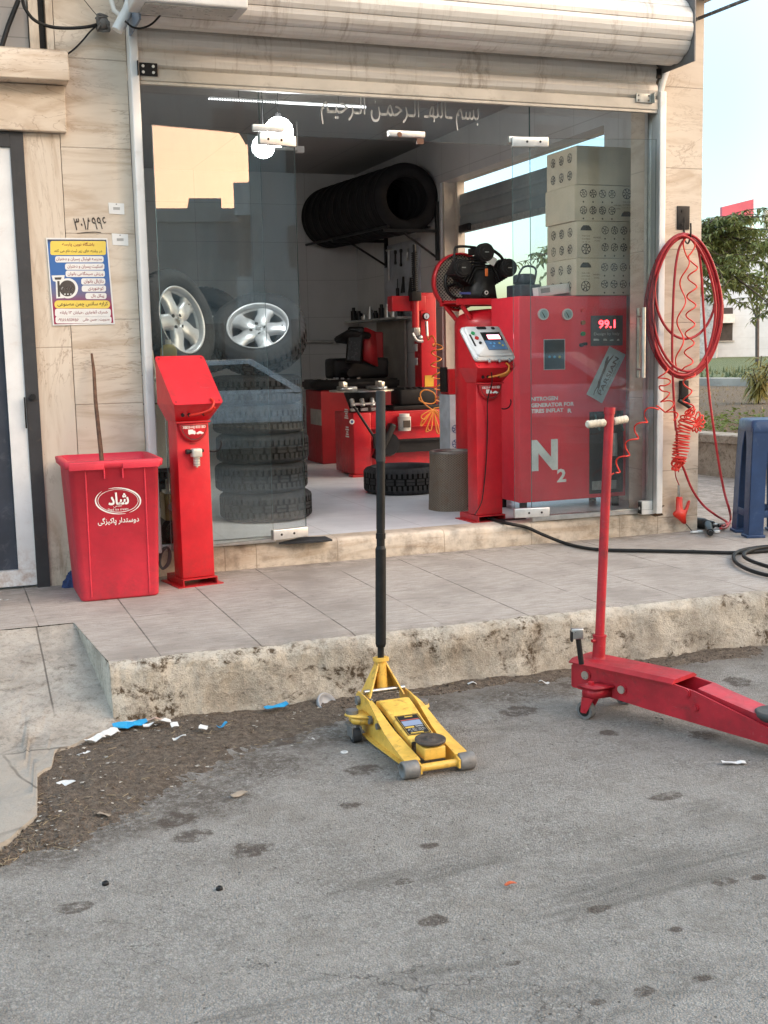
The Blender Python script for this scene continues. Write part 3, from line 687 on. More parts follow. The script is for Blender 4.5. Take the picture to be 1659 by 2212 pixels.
# ------------------------------------------------------- things fixed over the entrance
g=MB(); a=gy(300,18,-.42); b=gy(516,47,-.42)
LB=thing('light_box','white sheet metal light box over the left end of the shutter','light box',(a.x,-.5,a.z))
zt=a.z+.16; g.box(a.x-.05,b.x,-.62,-.40,(a.z+b.z)/2-.005,zt,.012); part('housing',g,simple('light_box_paint',(.62,.62,.61),.5,var=.12,vs=4,dirt=.35,dcol=(.3,.27,.24)),LB,True)
g=MB(); g.box(a.x,b.x-.05,-.60,-.42,(a.z+b.z)/2-.011,(a.z+b.z)/2-.006); part('lens',g,simple('light_box_lens',(.42,.41,.39),.3),LB,True)
g=MB(); P=[gy(u,v,-.2) for u,v in [(283,2),(276,22),(262,48),(252,66)]]; g.tube(P,.028,14); g.tube([gy(240,0,-.16),gy(246,22,-.16),gy(258,32,-.16)],.012,10)
solo('pipe_bracket','white painted pipe bracket beside the left end of the shutter roll','bracket',g,M_white)
g=MB(); c=gy(222,50,-.06)
for i in range(16):
    a=R.uniform(0,6.28); pts=[c+Vector((R.uniform(-.03,.03),R.uniform(-.03,.02),R.uniform(-.04,.04))) for _ in range(4)]; g.tube(catmull(pts,4,True),.006,6,True)
g.sph((c.x,c.y,c.z),.032,8); solo('taped_wire_joint','grey taped bundle of wire joints high on the wall','wire joint',g,simple('tape',(.11,.105,.10),.6,dirt=.3,dcol=(.3,.29,.27)))
def wire(name,label,pts,y,r,mt=None,cat='cable'):
    P=[gy(p[0],p[1],p[2] if len(p)>2 else y) for p in pts]; g=MB(); g.tube(catmull(P,7),r,7); return solo(name,label,cat,g,mt or M_cable)
wire('cable','thick black cable sagging from the top left corner to the wire joint',[(48,-4,-.06),(54,18),(75,44),(110,58),(150,61),(190,58),(214,52,-.05)],-.10,.0085)
wire('cable','thin black cable running from the wire joint down to the stone ledge',[(208,56),(195,68),(178,88),(160,106),(140,121,-.03)],-.03,.0045)
wire('cable','black cable loop drooping under the white light box',[(270,45),(285,58),(305,61),(330,50),(356,21,-.42)],-.34,.005)
wire('cable','thin grey wire rising from the wire joint to the top edge',[(212,36),(198,20),(182,0),(170,-14)],-.03,.002)
P=[gy(1494,46,-.03),gy(1660,-20,-1.0)]; g=MB(); g.tube([P[0].lerp(P[1],t/12) for t in range(13)],.011,8); solo('support_rod','thin dark rod slanting out from the right end of the shutter','rod',g,simple('rod_flaking',(.1,.1,.1),.6,dirt=.8,dcol=(.5,.5,.48)))
# small white paper tags
M_paper=simple('white_paper',(.72,.72,.71),.7,var=.05); M_grey2=simple('grey_print',(.3,.3,.3),.7)
for (u,v,w,h,lab) in ((251,451,34,25,'small white paper tag beside the painted number'),(259,518,35,26,'small white paper tag just right of the gym poster')):
    a=gy(u-w/2,v-h/2-1,-.003);b=gy(u+w/2,v-h/2+1,-.003);c=gy(u+w/2+1,v+h/2,-.003);d=gy(u-w/2+2,v+h/2-2,-.003)
    g=MB(); g.add([a,b,c,d]+[p+Vector((0,.0025,0)) for p in (a,b,c,d)],[(0,3,2,1),(4,5,6,7),(0,1,5,4),(1,2,6,5),(2,3,7,6),(3,0,4,7)])
    g.mat(1); m_=(a+b+c+d)/4; 
    for k in range(7): g.box(m_.x-.017+k*.005,m_.x-.014+k*.005,-.0042,-.0034,m_.z-.007,m_.z+.007)
    g.disc((m_.x,-.0038,m_.z+.022),.004,8,(0,-1,0)); solo('paper_tag',lab,'tag',g,[M_paper,M_grey2],group='white tags stuck on the stone wall')
# ------------------------------------------------------- poster
PO=thing('poster','colourful gym class poster in Persian glued on the stone left of the glass','poster',gy(172,705,-.003))
def PQ(x,y,d=.003): return gy(86.4+x*.1172,483.9+y*.1172,-d-.001)
def rrect(x0,x1,y0,y1,r,d,n=5):
    P=[]
    for cx,cy,a in ((x1-r,y0+r,-90),(x1-r,y1-r,0),(x0+r,y1-r,90),(x0+r,y0+r,180)):
        for k in range(n+1):
            t=rad(a+90*k/n); P.append(PQ(cx+r*math.cos(t),cy+r*math.sin(t),d))
    return P
def pskew(y): return (y-260)*.0845-20  # the sheet hangs a little askew in the crop
g=MB(); C4=[(112,252),(1243,262),(1382,1848),(238,1872)]; fr=[PQ(x,y,.004) for x,y in C4]; bk=[PQ(x,y,.0005) for x,y in C4]
g.add(fr+bk,[(0,3,2,1),(4,5,6,7),(0,1,5,4),(1,2,6,5),(2,3,7,6),(3,0,4,7)]); part('sheet',g,M_paper,PO,True)
n=N('poster_print'); z=sep(n,n.pos())[2]; zt=PQ(600,290).z; zb=PQ(600,1830).z
t=n.math('DIVIDE',n.math('SUBTRACT',z,zb),zt-zb)
c=n.mix(n.ramp(t,.18,.38),(.27,.012,.06),(.13,.12,.22)); c=n.mix(n.ramp(t,.32,.6),c,(.03,.12,.36)); c=n.mix(n.ramp(t,.93,1.),c,(.02,.03,.08)); n.set(col=c,rough=.6); M_post=n.m
g=MB(); g.quad(*[PQ(x,y,.0046) for x,y in [(135,283),(1222,290),(1352,1822),(262,1850)]][::-1]); part('printed_ground',g,M_post,PO,True)
M_yel=simple('poster_yellow',(.74,.56,.10),.6,var=.05); M_mar=simple('poster_maroon',(.22,.012,.03),.6,var=.05)
gy_=MB(); gw=MB(); gm=MB(); gk=MB()
def strip(g,x0,x1,y0,y1,d=.0052,r=38): g.add(rrect(x0,x1,y0,y1,min(r,(y1-y0)/2.2),d),[tuple(range(24))[::-1]])
def ptext(g,s,xr,xl,yc,h,bold=.012,mt=None):
    if mt: g=MB()
    o=PQ((xr+xl)/2,yc,.0056); w=(PQ(xr,yc)-PQ(xl,yc)).length; hh=(PQ(0,0)-PQ(0,h)).length
    text(g,s,frame(o,(1,0,.0),(0,0,1)),hh,w,ar=True,bold=bold,depth=.0003)
    if mt: part('lettering',g,mt,PO,True)
strip(gy_,190,1215,312,572); part('yellow_band',gy_,M_yel,PO,True); gy_=MB(); strip(gy_,266,1290,1408,1556,r=70)
for a in ((280,1172,592,708),(462,1186,727,845),(472,1195,857,977),(760,1202,1000,1117),(770,1217,1132,1248),(838,1226,1270,1384),(276,1306,1562,1706),(286,1318,1702,1832)):
    gw=MB(); strip(gw,*a); part('white_band',gw,M_paper,PO,True)
ptext(None,'باشگاه نوین پارسه',1000,405,378,85,mt=M_mar)
ptext(None,'در رشته های زیر ثبت نام می کند',1145,262,505,80,mt=M_print)
for s,xr,xl,y in (('مدرسه فوتبال پسران و دختران',1140,300,650),('اسکیت پسران و دختران',1155,505,787),('ورزش صبحگاهی بانوان',1165,512,918),('داژبال بانوان',1172,808,1060),('کوهنوردی',1175,885,1190),('پیکل بال',1182,940,1328)): ptext(None,s,xr,xl,y,82,mt=M_mar)
ptext(None,'کرایه سانس چمن مصنوعی',1255,325,1480,98,mt=M_print)
ptext(None,'شهرک آغاجاری ،خیابان ۱۳ پایانه',1248,370,1632,82,mt=M_mar); ptext(None,'مدیریت : حسن خانی',1282,790,1762,70,mt=M_mar); ptext(None,'۰۹۱۶۶۸۱۱۷۵۶',715,330,1765,62,mt=M_mar)
part('yellow_band',gy_,M_yel,PO,True);
g=MB()
def circ(cx,cy,r,d,n=28): return [PQ(cx+r*math.cos(2*PI*k/n),cy+r*math.sin(2*PI*k/n),d) for k in range(n)]
g.add([PQ(x,y,.0052) for x,y in [(212,950),(455,942),(440,1050),(398,1065),(440,1365),(300,1372),(290,1065),(240,1050)]],[tuple(range(8))[::-1]])
g.add(circ(515,1185,187,.0055),[tuple(range(28))[::-1]]); g.mat(1); g.add(circ(505,1185,148,.0059),[tuple(range(28))[::-1]])
g.add([PQ(x,y,.0056) for x,y in [(265,985),(400,980),(385,1025),(280,1028)]],[(3,2,1,0)]); g.add([PQ(x,y,.0056) for x,y in [(318,1050),(360,1050),(372,1340),(332,1345)]],[(3,2,1,0)])
g.mat(0); ptext(g,'پارسه',612,390,1195,120,.0)
for k in(-50,5,60): g.add(circ(510+k,1292,13,.0063,8),[tuple(range(8))[::-1]])
part('emblem',g,[M_paper,simple('emblem_dark',(.06,.05,.045),.6)],PO,True)
# ------------------------------------------------------- waste bin
BN=thing('waste_bin','red plastic waste bin with white oval emblem against the stone wall','waste bin',(.775,-.28,0))
bx0,bx1=gz(175,1300).x,gz(345,1286).x; by0=gz(260,1294).y; 
tl=gy(140,993,by0-.045); trr=gy(357,986,by0-.045); HB=(tl.z+trr.z)/2
g=MB()
def rr(x0,x1,y0,y1,r,z,n=4):
    P=[]
    for cx,cy,a in ((x1-r,y0+r,-90),(x1-r,y1-r,0),(x0+r,y1-r,90),(x0+r,y0+r,180)):
        for k in range(n+1):
            t=rad(a+90*k/n); P.append((cx+r*math.cos(t),cy+r*math.sin(t),z))
    return P
def loft(g,L,cap0=True,cap1=False):
    n=len(L[0]); V=[p for l in L for p in l]; F=[]
    for i in range(len(L)-1):
        for k in range(n): F.append((i*n+k,i*n+(k+1)%n,(i+1)*n+(k+1)%n,(i+1)*n+k))
    g.add(V,F,True)
    if cap0: g.add(L[0],[tuple(range(n))[::-1]])
    if cap1: g.add(L[-1],[tuple(range(n))])
dp=.40
def lev(t,e=0,r=.03):
    w=.018*t; return rr(bx0-w-.012*t-e,bx1+w+.006*t+e,by0-.03*t-e,by0+dp+.035*t+e,r,HB*t)
loft(g,[lev(0,-.012,.02),lev(.006,-.003,.03),lev(.02),lev(.93),lev(.935,.018),lev(.975,.02),lev(.98,.018,.035),lev(.985,-.008),lev(.9,-.012),lev(.06,-.012)])
g.add(lev(.06,-.012),[tuple(range(20))])
bd=part('body',g,M_redbin,BN,True)
g=MB(); lw=bx1-bx0
for s_ in (0.36,.59):
    x=bx0+lw*s_; g.box(x-.003,x+.003,by0-.048,by0-.02,HB*.86,HB*.93)
g.box(bx0-.028,bx0+lw*.36,by0-.05,by0-.044,HB*.925,HB*.965,.002); g.box(bx0+lw*.59,bx1+.022,by0-.05,by0-.044,HB*.925,HB*.965,.002)
for s_ in(.13,.87):
    x=bx0+lw*s_; g.tube([(x,by0-.001-.03*t/10,HB*t/10) for t in (.3,3,6,9.2)],.004,6)
part('rim_rib',g,M_redbin,BN,True)
g=MB(); 
def BPt(u,v,d=.002):
    # point on the sloping bin front
    z=gy(u,v,by0-.018).z; t=z/HB; return gy(u,v,by0-.03*t-d)
def arcs(g,cu,cv,ru,rv,a0,a1,w0,w1,n=26):
    A=[];Bq=[]
    for k in range(n+1):
        t=k/n; a=rad(a0+(a1-a0)*t); w=(w0+(w1-w0)*math.sin(PI*t)); 
        A.append(BPt(cu+ru*math.cos(a),cv-rv*math.sin(a))); Bq.append(BPt(cu+(ru-w)*math.cos(a),cv-(rv-w)*math.sin(a)))
    for k in range(n): g.quad(A[k],A[k+1],Bq[k+1],Bq[k])
arcs(g,255,1082,50,29,115,-60,.6,3.5); arcs(g,255,1082,50,29,290,135,.6,3.5); arcs(g,255,1082,44,25,95,-265,.6,1.3,40)
o=BPt(256,1077,.003); fx,fy=(1,0,0),(0,-.03,HB)
text(g,'شاد',frame(o,fx,fy),.062,.10,ar=True,bold=.03); o=BPt(254,1093,.003); text(g,'سنتی',frame(o,fx,fy),.014,.04,ar=True)
o=BPt(255,1100,.003); text(g,'Shad ice cream',frame(o,fx,fy),.013,.10); o=BPt(256,1125,.003); text(g,'دوستدار پاکیزگی',frame(o,fx,fy),.042,.20,ar=True,bold=.014)
part('white_emblem',g,M_wtext,BN,True)
g=MB(); A=gy(198,764,-.03); Bq=gy(217,966,-.24); Bq=A.lerp(Bq,1.0); E_=Bq+(Bq-A)*.9
g.tube([A,A.lerp(Bq,.2)+Vector((.003,0,0)),A.lerp(Bq,.5)-Vector((.003,0,0)),Bq,E_],[.006,.009,.010,.0115,.012],8)
solo('wooden_stick','rough brown wooden stick standing up out of the red bin','stick',g,M_wood)
# rag and wires behind the bin
g=MB(); c=gy(158,1243,-.075); c.z=0
def rag(u,v):
    a=2*PI*u; r=(.055+.02*nz(math.cos(a),math.sin(a),v*2,2.5)); h=.085*(1-v)**.6
    return (c.x+r*math.cos(a)*(.25+.75*v),c.y+r*math.sin(a)*.6*(.25+.75*v),max(.001,h+.015*nz(a,v*3,1,3)))
g.grid(rag,36,10); solo('rag','dark blue crumpled rag on the ground left of the red bin','rag',g,simple('blue_rag',(.02,.04,.12),.85,var=.5,vs=30,bump=.6))
g=MB(); c=gz(352,1240)+Vector((0,0,.05)); c=gy(356,1205,-.10)
for i in range(9):
    a=R.uniform(-.4,.4); pts=[c+Vector((.028*math.cos(t*6.28)+R.uniform(-.006,.006),.02*math.sin(t*6.28)+R.uniform(-.006,.006)+i*.004-.02,.055*math.sin(t*6.28+.5))) for t in (0,.17,.34,.5,.67,.84)]; g.tube(catmull(pts,5,True),.0035,6,True)
solo('wire_bundle','bundle of grey wire behind the red bin and the blank red pedestal','wire bundle',g,simple('grey_wire',(.12,.11,.105),.6))
# ------------------------------------------------------- tyre inflator pedestals
def truck(g,M,w):
    sv=g.M; g.M=M
    P=[(-.9,0),(-.9,.55),(-.25,.55),(-.25,.42),(-.02,.38),(.06,.2),(.06,0)]; g.add([(x*w,y*w,.0012) for x,y in P],[tuple(range(len(P)))])
    P=[(.14,.0),(.16,.14),(.32,.18),(.5,.3),(.75,.3),(.92,.17),(1.08,.14),(1.08,0)]; g.add([(x*w,y*w,.0012) for x,y in P],[tuple(range(len(P)))])
    for x in(-.72,-.1,.34,.86): g.disc((x*w,-.02*w,.0012),.075*w,10)
    g.M=sv
def inflator(label,loc,rz,unit):
    T=thing('tyre_inflator',label,'tyre inflator',loc,rz)
    g=MB(); g.box(-.125,.125,-.03,.235,.0,.005); g.box(-.095,.095,-.022,.225,.036,.042); g.box(-.095,-.09,-.022,.225,.005,.036); g.box(.09,.095,-.022,.225,.005,.036)
    part('base',g,M_red,T)
    g=MB(); g.box(-.088,.088,0,.125,.043,.865,.004); part('column',g,M_red,T)
    g=MB(); w0,w1=.092,.130
    L0=[(-w0,-.005,.862),(w0,-.005,.862),(w0,.13,.862),(-w0,.13,.862)]
    L1=[(-w1,-.095,.95),(w1,-.095,.95),(w1,.15,.95),(-w1,.15,.95)]
    L2=[(-w1,.15,1.185),(w1,.15,1.185)]
    g.add(L0+L1+L2,[(3,2,1,0),(0,1,5,4),(1,2,6,5),(2,3,7,6),(3,0,4,7),(4,5,9,8),(5,6,9),(7,4,8),(6,7,8,9)])
    hd=part('head',g,M_red,T)
    sl=Vector((0,.245,.235)); Mx=frame(Vector((0,.0275,1.0675)),(1,0,0),sl); L=sl.length/2
    g=MB(); g.M=Mx; g.prism([(x*.9999,y) for x,y in rrp(w1+.004,L+.006,.018)],.0005,.006); g.mat(1)
    for sx in(-1,1):
        for sy in(-1,1): g.disc((sx*(w1-.014),sy*(L-.014),.0065),.0045,10)
    part('cover_plate',g,[M_red,M_black],hd)
    g=MB()
    for x in(-.07,-.035,.045): g=MB(); g.cyl((x,-.048,.897),(x,-.056,.893),.009,n=12); part('port',g,M_black,hd)
    g=MB(); g.tube(catmull([(-.035,-.05,.893),(-.0,-.085,.90),(.05,-.125,.92),(.075,-.118,.955),(.073,-.085,.975)],6),.006,8); g.tube(catmull([(.045,-.05,.893),(.065,-.095,.905),(.08,-.118,.93)],6),.006,8)
    part('connecting_tube',g,M_spiral if not unit else M_orange,T)
    g=MB(); n_=20; P=[(-.078,0)]+[(-.078*math.cos(PI*k/n_),-.085*math.sin(PI*k/n_)-.012) for k in range(n_+1)]+[(.078,0)]
    g.M=frame(Vector((0,-.001,.852)),(1,0,0),(0,0,1)); g.prism(P,0,.022,.003); g.box(-.098,.088,-.001,.008,0,.03,.002)
    bd=part('badge_plate',g,M_red,T)
    g=MB(); Mb=frame(Vector((0,-.0235,.828)),(1,0,0),(0,0,1)); text(g,'XB33-HJ 833 BD',Mb,.018,.125,bold=.02); truck(g,frame(Vector((.004,-.0235,.795)),(1,0,0),(0,0,1)),.042)
    g.mat(1); A=[]; 
    for k in range(n_+1):
        a=PI*k/n_; A.append((math.cos(a),math.sin(a)))
    for (x0,y0),(x1,y1) in zip(A,A[1:]): g.quad((-.069*x0,-.0234,.838-.074*y0),(-.069*x1,-.0234,.838-.074*y1),(-.066*x1,-.0234,.838-.070*y1),(-.066*x0,-.0234,.838-.070*y0))
    g.quad((-.069,-.0234,.838),(.069,-.0234,.838),(.069,-.0234,.841),(-.069,-.0234,.841))
    part('badge_print',g,[M_wtext,M_print],bd)
    if not unit:
        g=MB(); g.cyl((-.048,-.022,.705),(.045,-.022,.707),.009); g.cyl((-.05,-.022,.705),(-.03,-.022,.705),.013); g.mat(1); g.box(-.022,.03,-.05,-.003,.675,.72,.008); g.cyl((.005,-.026,.63),(.005,-.026,.676),.017,n=18); g.cyl((.005,-.026,.622),(.005,-.026,.631),.006); g.mat(2)
        for k in range(3): g.cyl((.005,-.026,.636+k*.014),(.005,-.026,.642+k*.014),.0185,n=18)
        part('air_filter',g,[M_black,simple('cream_metal',(.62,.6,.54),.4,metal=.3,world=False),M_steel],T)
        g=MB(); g.mat(0); text(g,'DRAIN',frame(Vector((-.005,-.0015,.742)),(1,0,0),(0,0,1)),.008,.03); part('small_lettering',g,M_print,T)
    g=MB(); g.tube(catmull([(.088,.05,.71),(.10,.04,.698),(.125,.03,.692),(.15,.02,.702),(.162,.015,.73),(.158,.012,.75)],6),.004,8); part('hook',g,M_blackm,T)
    if unit:
        U=Mx.copy(); g=MB(); g.M=U@Matrix.Translation((0,.01,.007))
        g.prism(rrp(.138,.142,.022),0,.035,.008); g.prism(rrp(.125,.128,.02),.035,.05,.006)
        un=part('control_unit',g,simple('control_white',(.70,.70,.70),.4,var=.05,world=False),T); Z0=.0515
        g=MB(); g.M=U@Matrix.Translation((0,.01,.007)); g.box(-.035,.10,-.085,.07,.045,.0512); part('display_panel',g,M_black,un)
        g=MB(); g.M=U@Matrix.Translation((0,.01,.0075)); g.box(-.033,.098,-.083,-.005,.045,.0516); part('blue_panel',g,simple('panel_blue',(.10,.20,.36),.4,world=False),un)
        g=MB(); g.M=U@Matrix.Translation((0,.01,.008)); g.quad((.0,.008,Z0),(.085,.008,Z0),(.085,.045,Z0),(.0,.045,Z0)); part('lit_display',g,emis('display_pink',(1,.22,.26),.9),un)
        g=MB(); text(g,'8.888',U@Matrix.Translation((.043,.036,.0605)),.026,.07); part('digits',g,emis('digit_red',(.55,.0,.01),.3),un)
        g=MB(); g.M=U@Matrix.Translation((0,.01,.007))
        for i,(x,y,r) in enumerate(((-.088,.06,.013),(-.078,.018,.013),(-.07,-.025,.0095))):
            g.mat(i); g.cyl((x,y,.049),(x,y,.057),r)
        g.mat(2); g.prism([(x-.01,y+.108) for x,y in rrp(.034,.011,.01)],.049,.0525); g.prism([(x+.07,y+.105) for x,y in rrp(.013,.011,.01)],.049,.0525); g.box(-.118,-.108,-.05,.05,.049,.0535)
        g.mat(3)
        for x,y in((.0,-.03),(.025,-.03),(.01,-.055)): g.cyl((x,y,.05),(x,y,.054),.007)
        g.mat(4); g.cyl((.06,-.03,.05),(.06,-.03,.054),.007); g.cyl((.075,-.05,.05),(.075,-.05,.054),.007)
        part('button',g,[simple('green_button',(.02,.3,.1),.4),simple('red_button',(.5,.02,.02),.4),M_black,simple('blue_button',(.15,.4,.7),.4),simple('yellow_button',(.6,.5,.08),.4)],un)
        g=MB(); g.M=U@Matrix.Translation((0,.01,.007))
        for x in(-.05,.02,.09): g.cyl((x,-.142,.025),(x,-.165,.022),.009)
        part('outlet',g,M_steel,un)
        g=MB()
        g.tube(catmull([(-.05,-.12,.925),(-.035,-.1,.86),(-.03,-.035,.75),(-.02,-.012,.6),(-.03,-.012,.4),(-.05,-.012,.22),(-.075,-.02,.12),(-.12,-.02,.055)],7),.0035,7)
        part('cord',g,M_cable,T)
    return T
def rrp(w,h,r,n=4):
    P=[]
    for cx,cy,a in ((w-r,-h+r,-90),(w-r,h-r,0),(-w+r,h-r,90),(-w+r,-h+r,180)):
        for k in range(n+1):
            t=rad(a+90*k/n); P.append((cx+r*math.cos(t),cy+r*math.sin(t)))
    return P
p=gz(430,1247,.042); TI1=inflator('red tyre inflator pedestal with blank sloping head beside the bin',(p.x,p.y,0),.17,False)
p=gz(1059,1112,ZF+.042); TI2=inflator('red tyre inflator pedestal with white control unit in the doorway',(p.x,p.y,ZF),.06,True)
# ------------------------------------------------------- tyres and wheels
def tyre_mb(Ro=.30,w=.185,ri=.185,seg=240,tread=True):
    h=w/2; d=.007
    pr=[(ri,-h*.72),(ri+.012,-h*.86),(ri+.03,-h*.93),(ri+.055,-h),(Ro-.05,-h*.98),(Ro-.022,-h*.90),(Ro-.006,-h*.76)]
    base=[(Ro-.004,-h*.74)]
    for a,b in ((-.62,-.28),(-.22,-.02),(.02,.22),(.28,.62)):
        base+=[(Ro,h*a),(Ro,h*b),(Ro-d,h*(b+.008)),(Ro-d,h*(b+.05))] if b<.6 else [(Ro,h*a),(Ro,h*b)]
    base+=[(Ro-.004,h*.74)]
    pr=pr+base+[(r,-z) for r,z in pr[::-1]]+[(ri-.004,h*.5),(ri+.03,h*.3),(ri+.05,0),(ri+.03,-h*.3),(ri-.004,-h*.5),(ri,-h*.72)]
    def mod(k,q):
        if not tread: return 0
        r,z=pr[q]
        if r>Ro-.008 and abs(z)>h*.25: return -.008 if k%5==0 else 0
        if r>Ro-.008: return -.006 if (k+2)%10==0 else 0
        return 0
    g=MB(); g.lathe(pr,seg,True,mod=mod)
    if tread:
        for k,f in enumerate(g.f):
            rs=[math.hypot(g.v[i][0],g.v[i][1]) for i in f]; zs=[abs(g.v[i][2]) for i in f]
            if max(zs)<h*.68 and max(rs)>Ro-.012:
                g.sm[k]=False
                g.mi[k]=1 if min(rs)<Ro-.005 else 2  # dark groove, lighter top: light and shade put into the colour
    return g
def axisM(c,a,up=(0,0,1)):
    a=Vector(a).normalized(); x=Vector(up).cross(a)
    x=x.normalized() if x.length>1e-4 else Vector((1,0,0)); y=a.cross(x); m=Matrix.Identity(4)
    for i in range(3): m[i][0]=x[i];m[i][1]=y[i];m[i][2]=a[i];m[i][3]=c[i]
    return m
M_groove_shade=simple('tyre_groove_shade',(.008,.008,.008),.9,world=False,spec=.1); M_tread=simple('worn_lit_tread',(.034,.034,.035),.8,var=.35,vs=18,world=False,spec=.25); TY=[M_rubber,M_groove_shade,M_tread]  # groove shade and sky-lit tops put into the colours, tops also worn
tm=mesh('tyre',tyre_mb(),TY); tm2=mesh('tyre',tyre_mb(.315,.20,.195,120,False),[simple('shaded_rack_rubber',(.011,.011,.012),.75,var=.35,vs=9,world=False,spec=.2)]*3)  # dimness of the high rack is put into this darker rubber
def tyre(label,M,group,me=tm):
    o=bpy.data.objects.new('tyre',me); COL.objects.link(o); o.matrix_basis=M; o['label']=label; o['category']='tyre'; o['group']=group; return o
sx=gy(664,960,1.05).x-.30
nm=['bottom','second from the bottom','third from the bottom','fourth from the bottom','topmost']
for i in range(5):
    tyre('black tyre lying behind the glass, %s of its stack of five'%nm[i],Matrix.Translation((sx+(.012,-.01,.006,-.008,-.02)[i],1.07+.008*i,ZF+.0925+.186*i))@Euler((0,0,i*.7)).to_matrix().to_4x4(),'tyres stacked behind the left glass')
for i in range(5):
    tyre('black tyre in the dark rear stack beside the left wall',Matrix.Translation((1.45+(0,.02,-.015,.01,-.01)[i],2.15,ZF+.0925+.186*i)),'tyres stacked at the left wall')
p=gz(872,1073,ZF); tyre('single worn tyre lying flat on the shop floor before the tyre changer',Matrix.Translation((p.x+.115,p.y+.30,ZF+.10)),'loose tyres',mesh('tyre',tyre_mb(.30,.20,.195),TY))
# tyres on the high rack along the right wall
HR=.318; y0=3.95
c0=gy(872,430,y0); c1=gy(716,470,5.85)
for i in range(10):
    c=c0.lerp(c1,i/9); rr_=Matrix.Rotation(R.uniform(0,6),4,'Y')
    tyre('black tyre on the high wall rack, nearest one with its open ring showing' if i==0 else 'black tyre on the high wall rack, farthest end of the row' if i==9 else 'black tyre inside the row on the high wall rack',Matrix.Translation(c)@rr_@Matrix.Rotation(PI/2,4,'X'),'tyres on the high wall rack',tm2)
RK=thing('tyre_rack','black steel wall rack carrying the high row of tyres','rack',(4.2,4.9,2.2))
def zrack(c,dx): return c.z-math.sqrt(HR**2-dx**2)-.012
for dx in(-.2,.2):
    g=MB(); a=Vector((c0.x+dx,c0.y-.12,zrack(c0,dx))); b=Vector((c1.x+dx,6.14,zrack(c1,dx))); g.cyl(a,b,.013,n=10); part('rail',g,M_blackm,RK,True)
for yy in(3.86,5.2):
    t=(yy-c0.y)/(c1.y-c0.y); c=c0.lerp(c1,t); g=MB(); zz=zrack(c,.2)-.016; g.box(c.x-.24,4.398,yy-.012,yy+.012,zz-.028,zz); g.box(4.37,4.398,yy-.02,yy+.02,zz-.28,zz+.25); g.tube([(c.x-.05,yy,zz-.03),(4.385,yy,zz-.26)],.011,8); part('bracket',g,M_blackm,RK,True)
# alloy wheels
M_chrome=simple('chrome_emblem',(.7,.7,.7),.2,metal=1,world=False)
def alloy(label,M):
    T=thing('alloy_wheel',label,'alloy wheel'); T.matrix_basis=M
    part('tyre',tyre_mb(.305,.185,.19),TY,T)
    g=MB(); zf=.058
    g.lathe([(.168,zf-.02),(.186,zf+.004),(.197,zf+.012),(.199,zf+.02),(.195,zf+.024),(.186,zf+.016),(.178,zf+.0),(.17,-.02),(.165,-.085),(.19,-.09)],64)
    def prof(r): # dish of the spokes
        return zf-.012-.02*max(0,(.10-r)/.10)**2+.006*math.sin(r/.18*PI)
    for k in range(5):
        a=2*PI*k/5+PI/2; ca,sa=math.cos(a),math.sin(a)
        st=[(.03,.040),(.06,.050),(.085,.049),(.11,.045),(.135,.046),(.16,.058),(.181,.08)]
        V=[];F=[]
        for r,w in st:
            for q,dz in ((-1,-.028),(-.92,-.004),(-.55,.003),(0,.005),(.55,.003),(.92,-.004),(1,-.028)):
                x,y=r,q*w; V.append((x*ca-y*sa,x*sa+y*ca,prof(r)+dz))
        for i in range(len(st)-1):
            for j in range(6): F.append((i*7+j,(i+1)*7+j,(i+1)*7+j+1,i*7+j+1))
        g.add(V,F,True)
    g.cyl((0,0,0),(0,0,prof(.03)+.003),.062,n=28); g.lathe([(.062,prof(.03)),(.05,prof(.03)+.006),(.034,prof(.03)+.006),(.032,prof(.03)+.002),(0,prof(.03)+.003)],28)
    part('rim',g,M_rim,T)
    g=MB()
    for k in range(4):
        a=2*PI*k/4+.5; c=(.047*math.cos(a),.047*math.sin(a)); g.cyl((c[0],c[1],.02),(c[0],c[1],prof(.03)+.0095),.0115,n=16); 
    part('bolt_hole',g,M_black,T)
    g=MB(); z=prof(.03)+.007
    P=[(-.020,.018),(-.006,.008),(-.010,.022),(.002,.010),(.012,.022),(.020,.016),(.008,.006),(.020,-.004),(.010,-.006),(.006,-.020),(.0,-.008),(-.010,-.022),(-.006,-.006),(-.020,-.010),(-.010,.0)]
    g.prism(P,z-.004,z+.001); part('emblem',g,M_chrome,T)
    g=MB(); g.cyl((0,0,-.07),(0,0,-.066),.168,n=32); g.cyl((0,0,-.066),(0,0,-.02),.11,n=28); part('inner_barrel',g,M_black,T)
    g=MB(); g.cyl((.15,.05,zf-.03),(.145,.052,zf),.004,n=8); part('valve',g,M_black,T)
    return T
vw=ray(557,707).normalized(); 
A1=(-vw*.72+Vector((0,0,1))*.68+CR*(-.08))
c=gy(559,721,1.02); alloy('silver five spoke alloy wheel with tyre lying tilted on the tyre stack',axisM(c,A1)@Matrix.Rotation(rad(-14),4,'Z'))
vw=ray(370,700).normalized()
c=gy(372,698,.52); alloy('silver five spoke alloy wheel leaning on the pale cabinet by the left jamb',axisM(c,-vw*.52+CR*.82+Vector((0,0,1))*.26)@Matrix.Rotation(rad(20),4,'Z'))
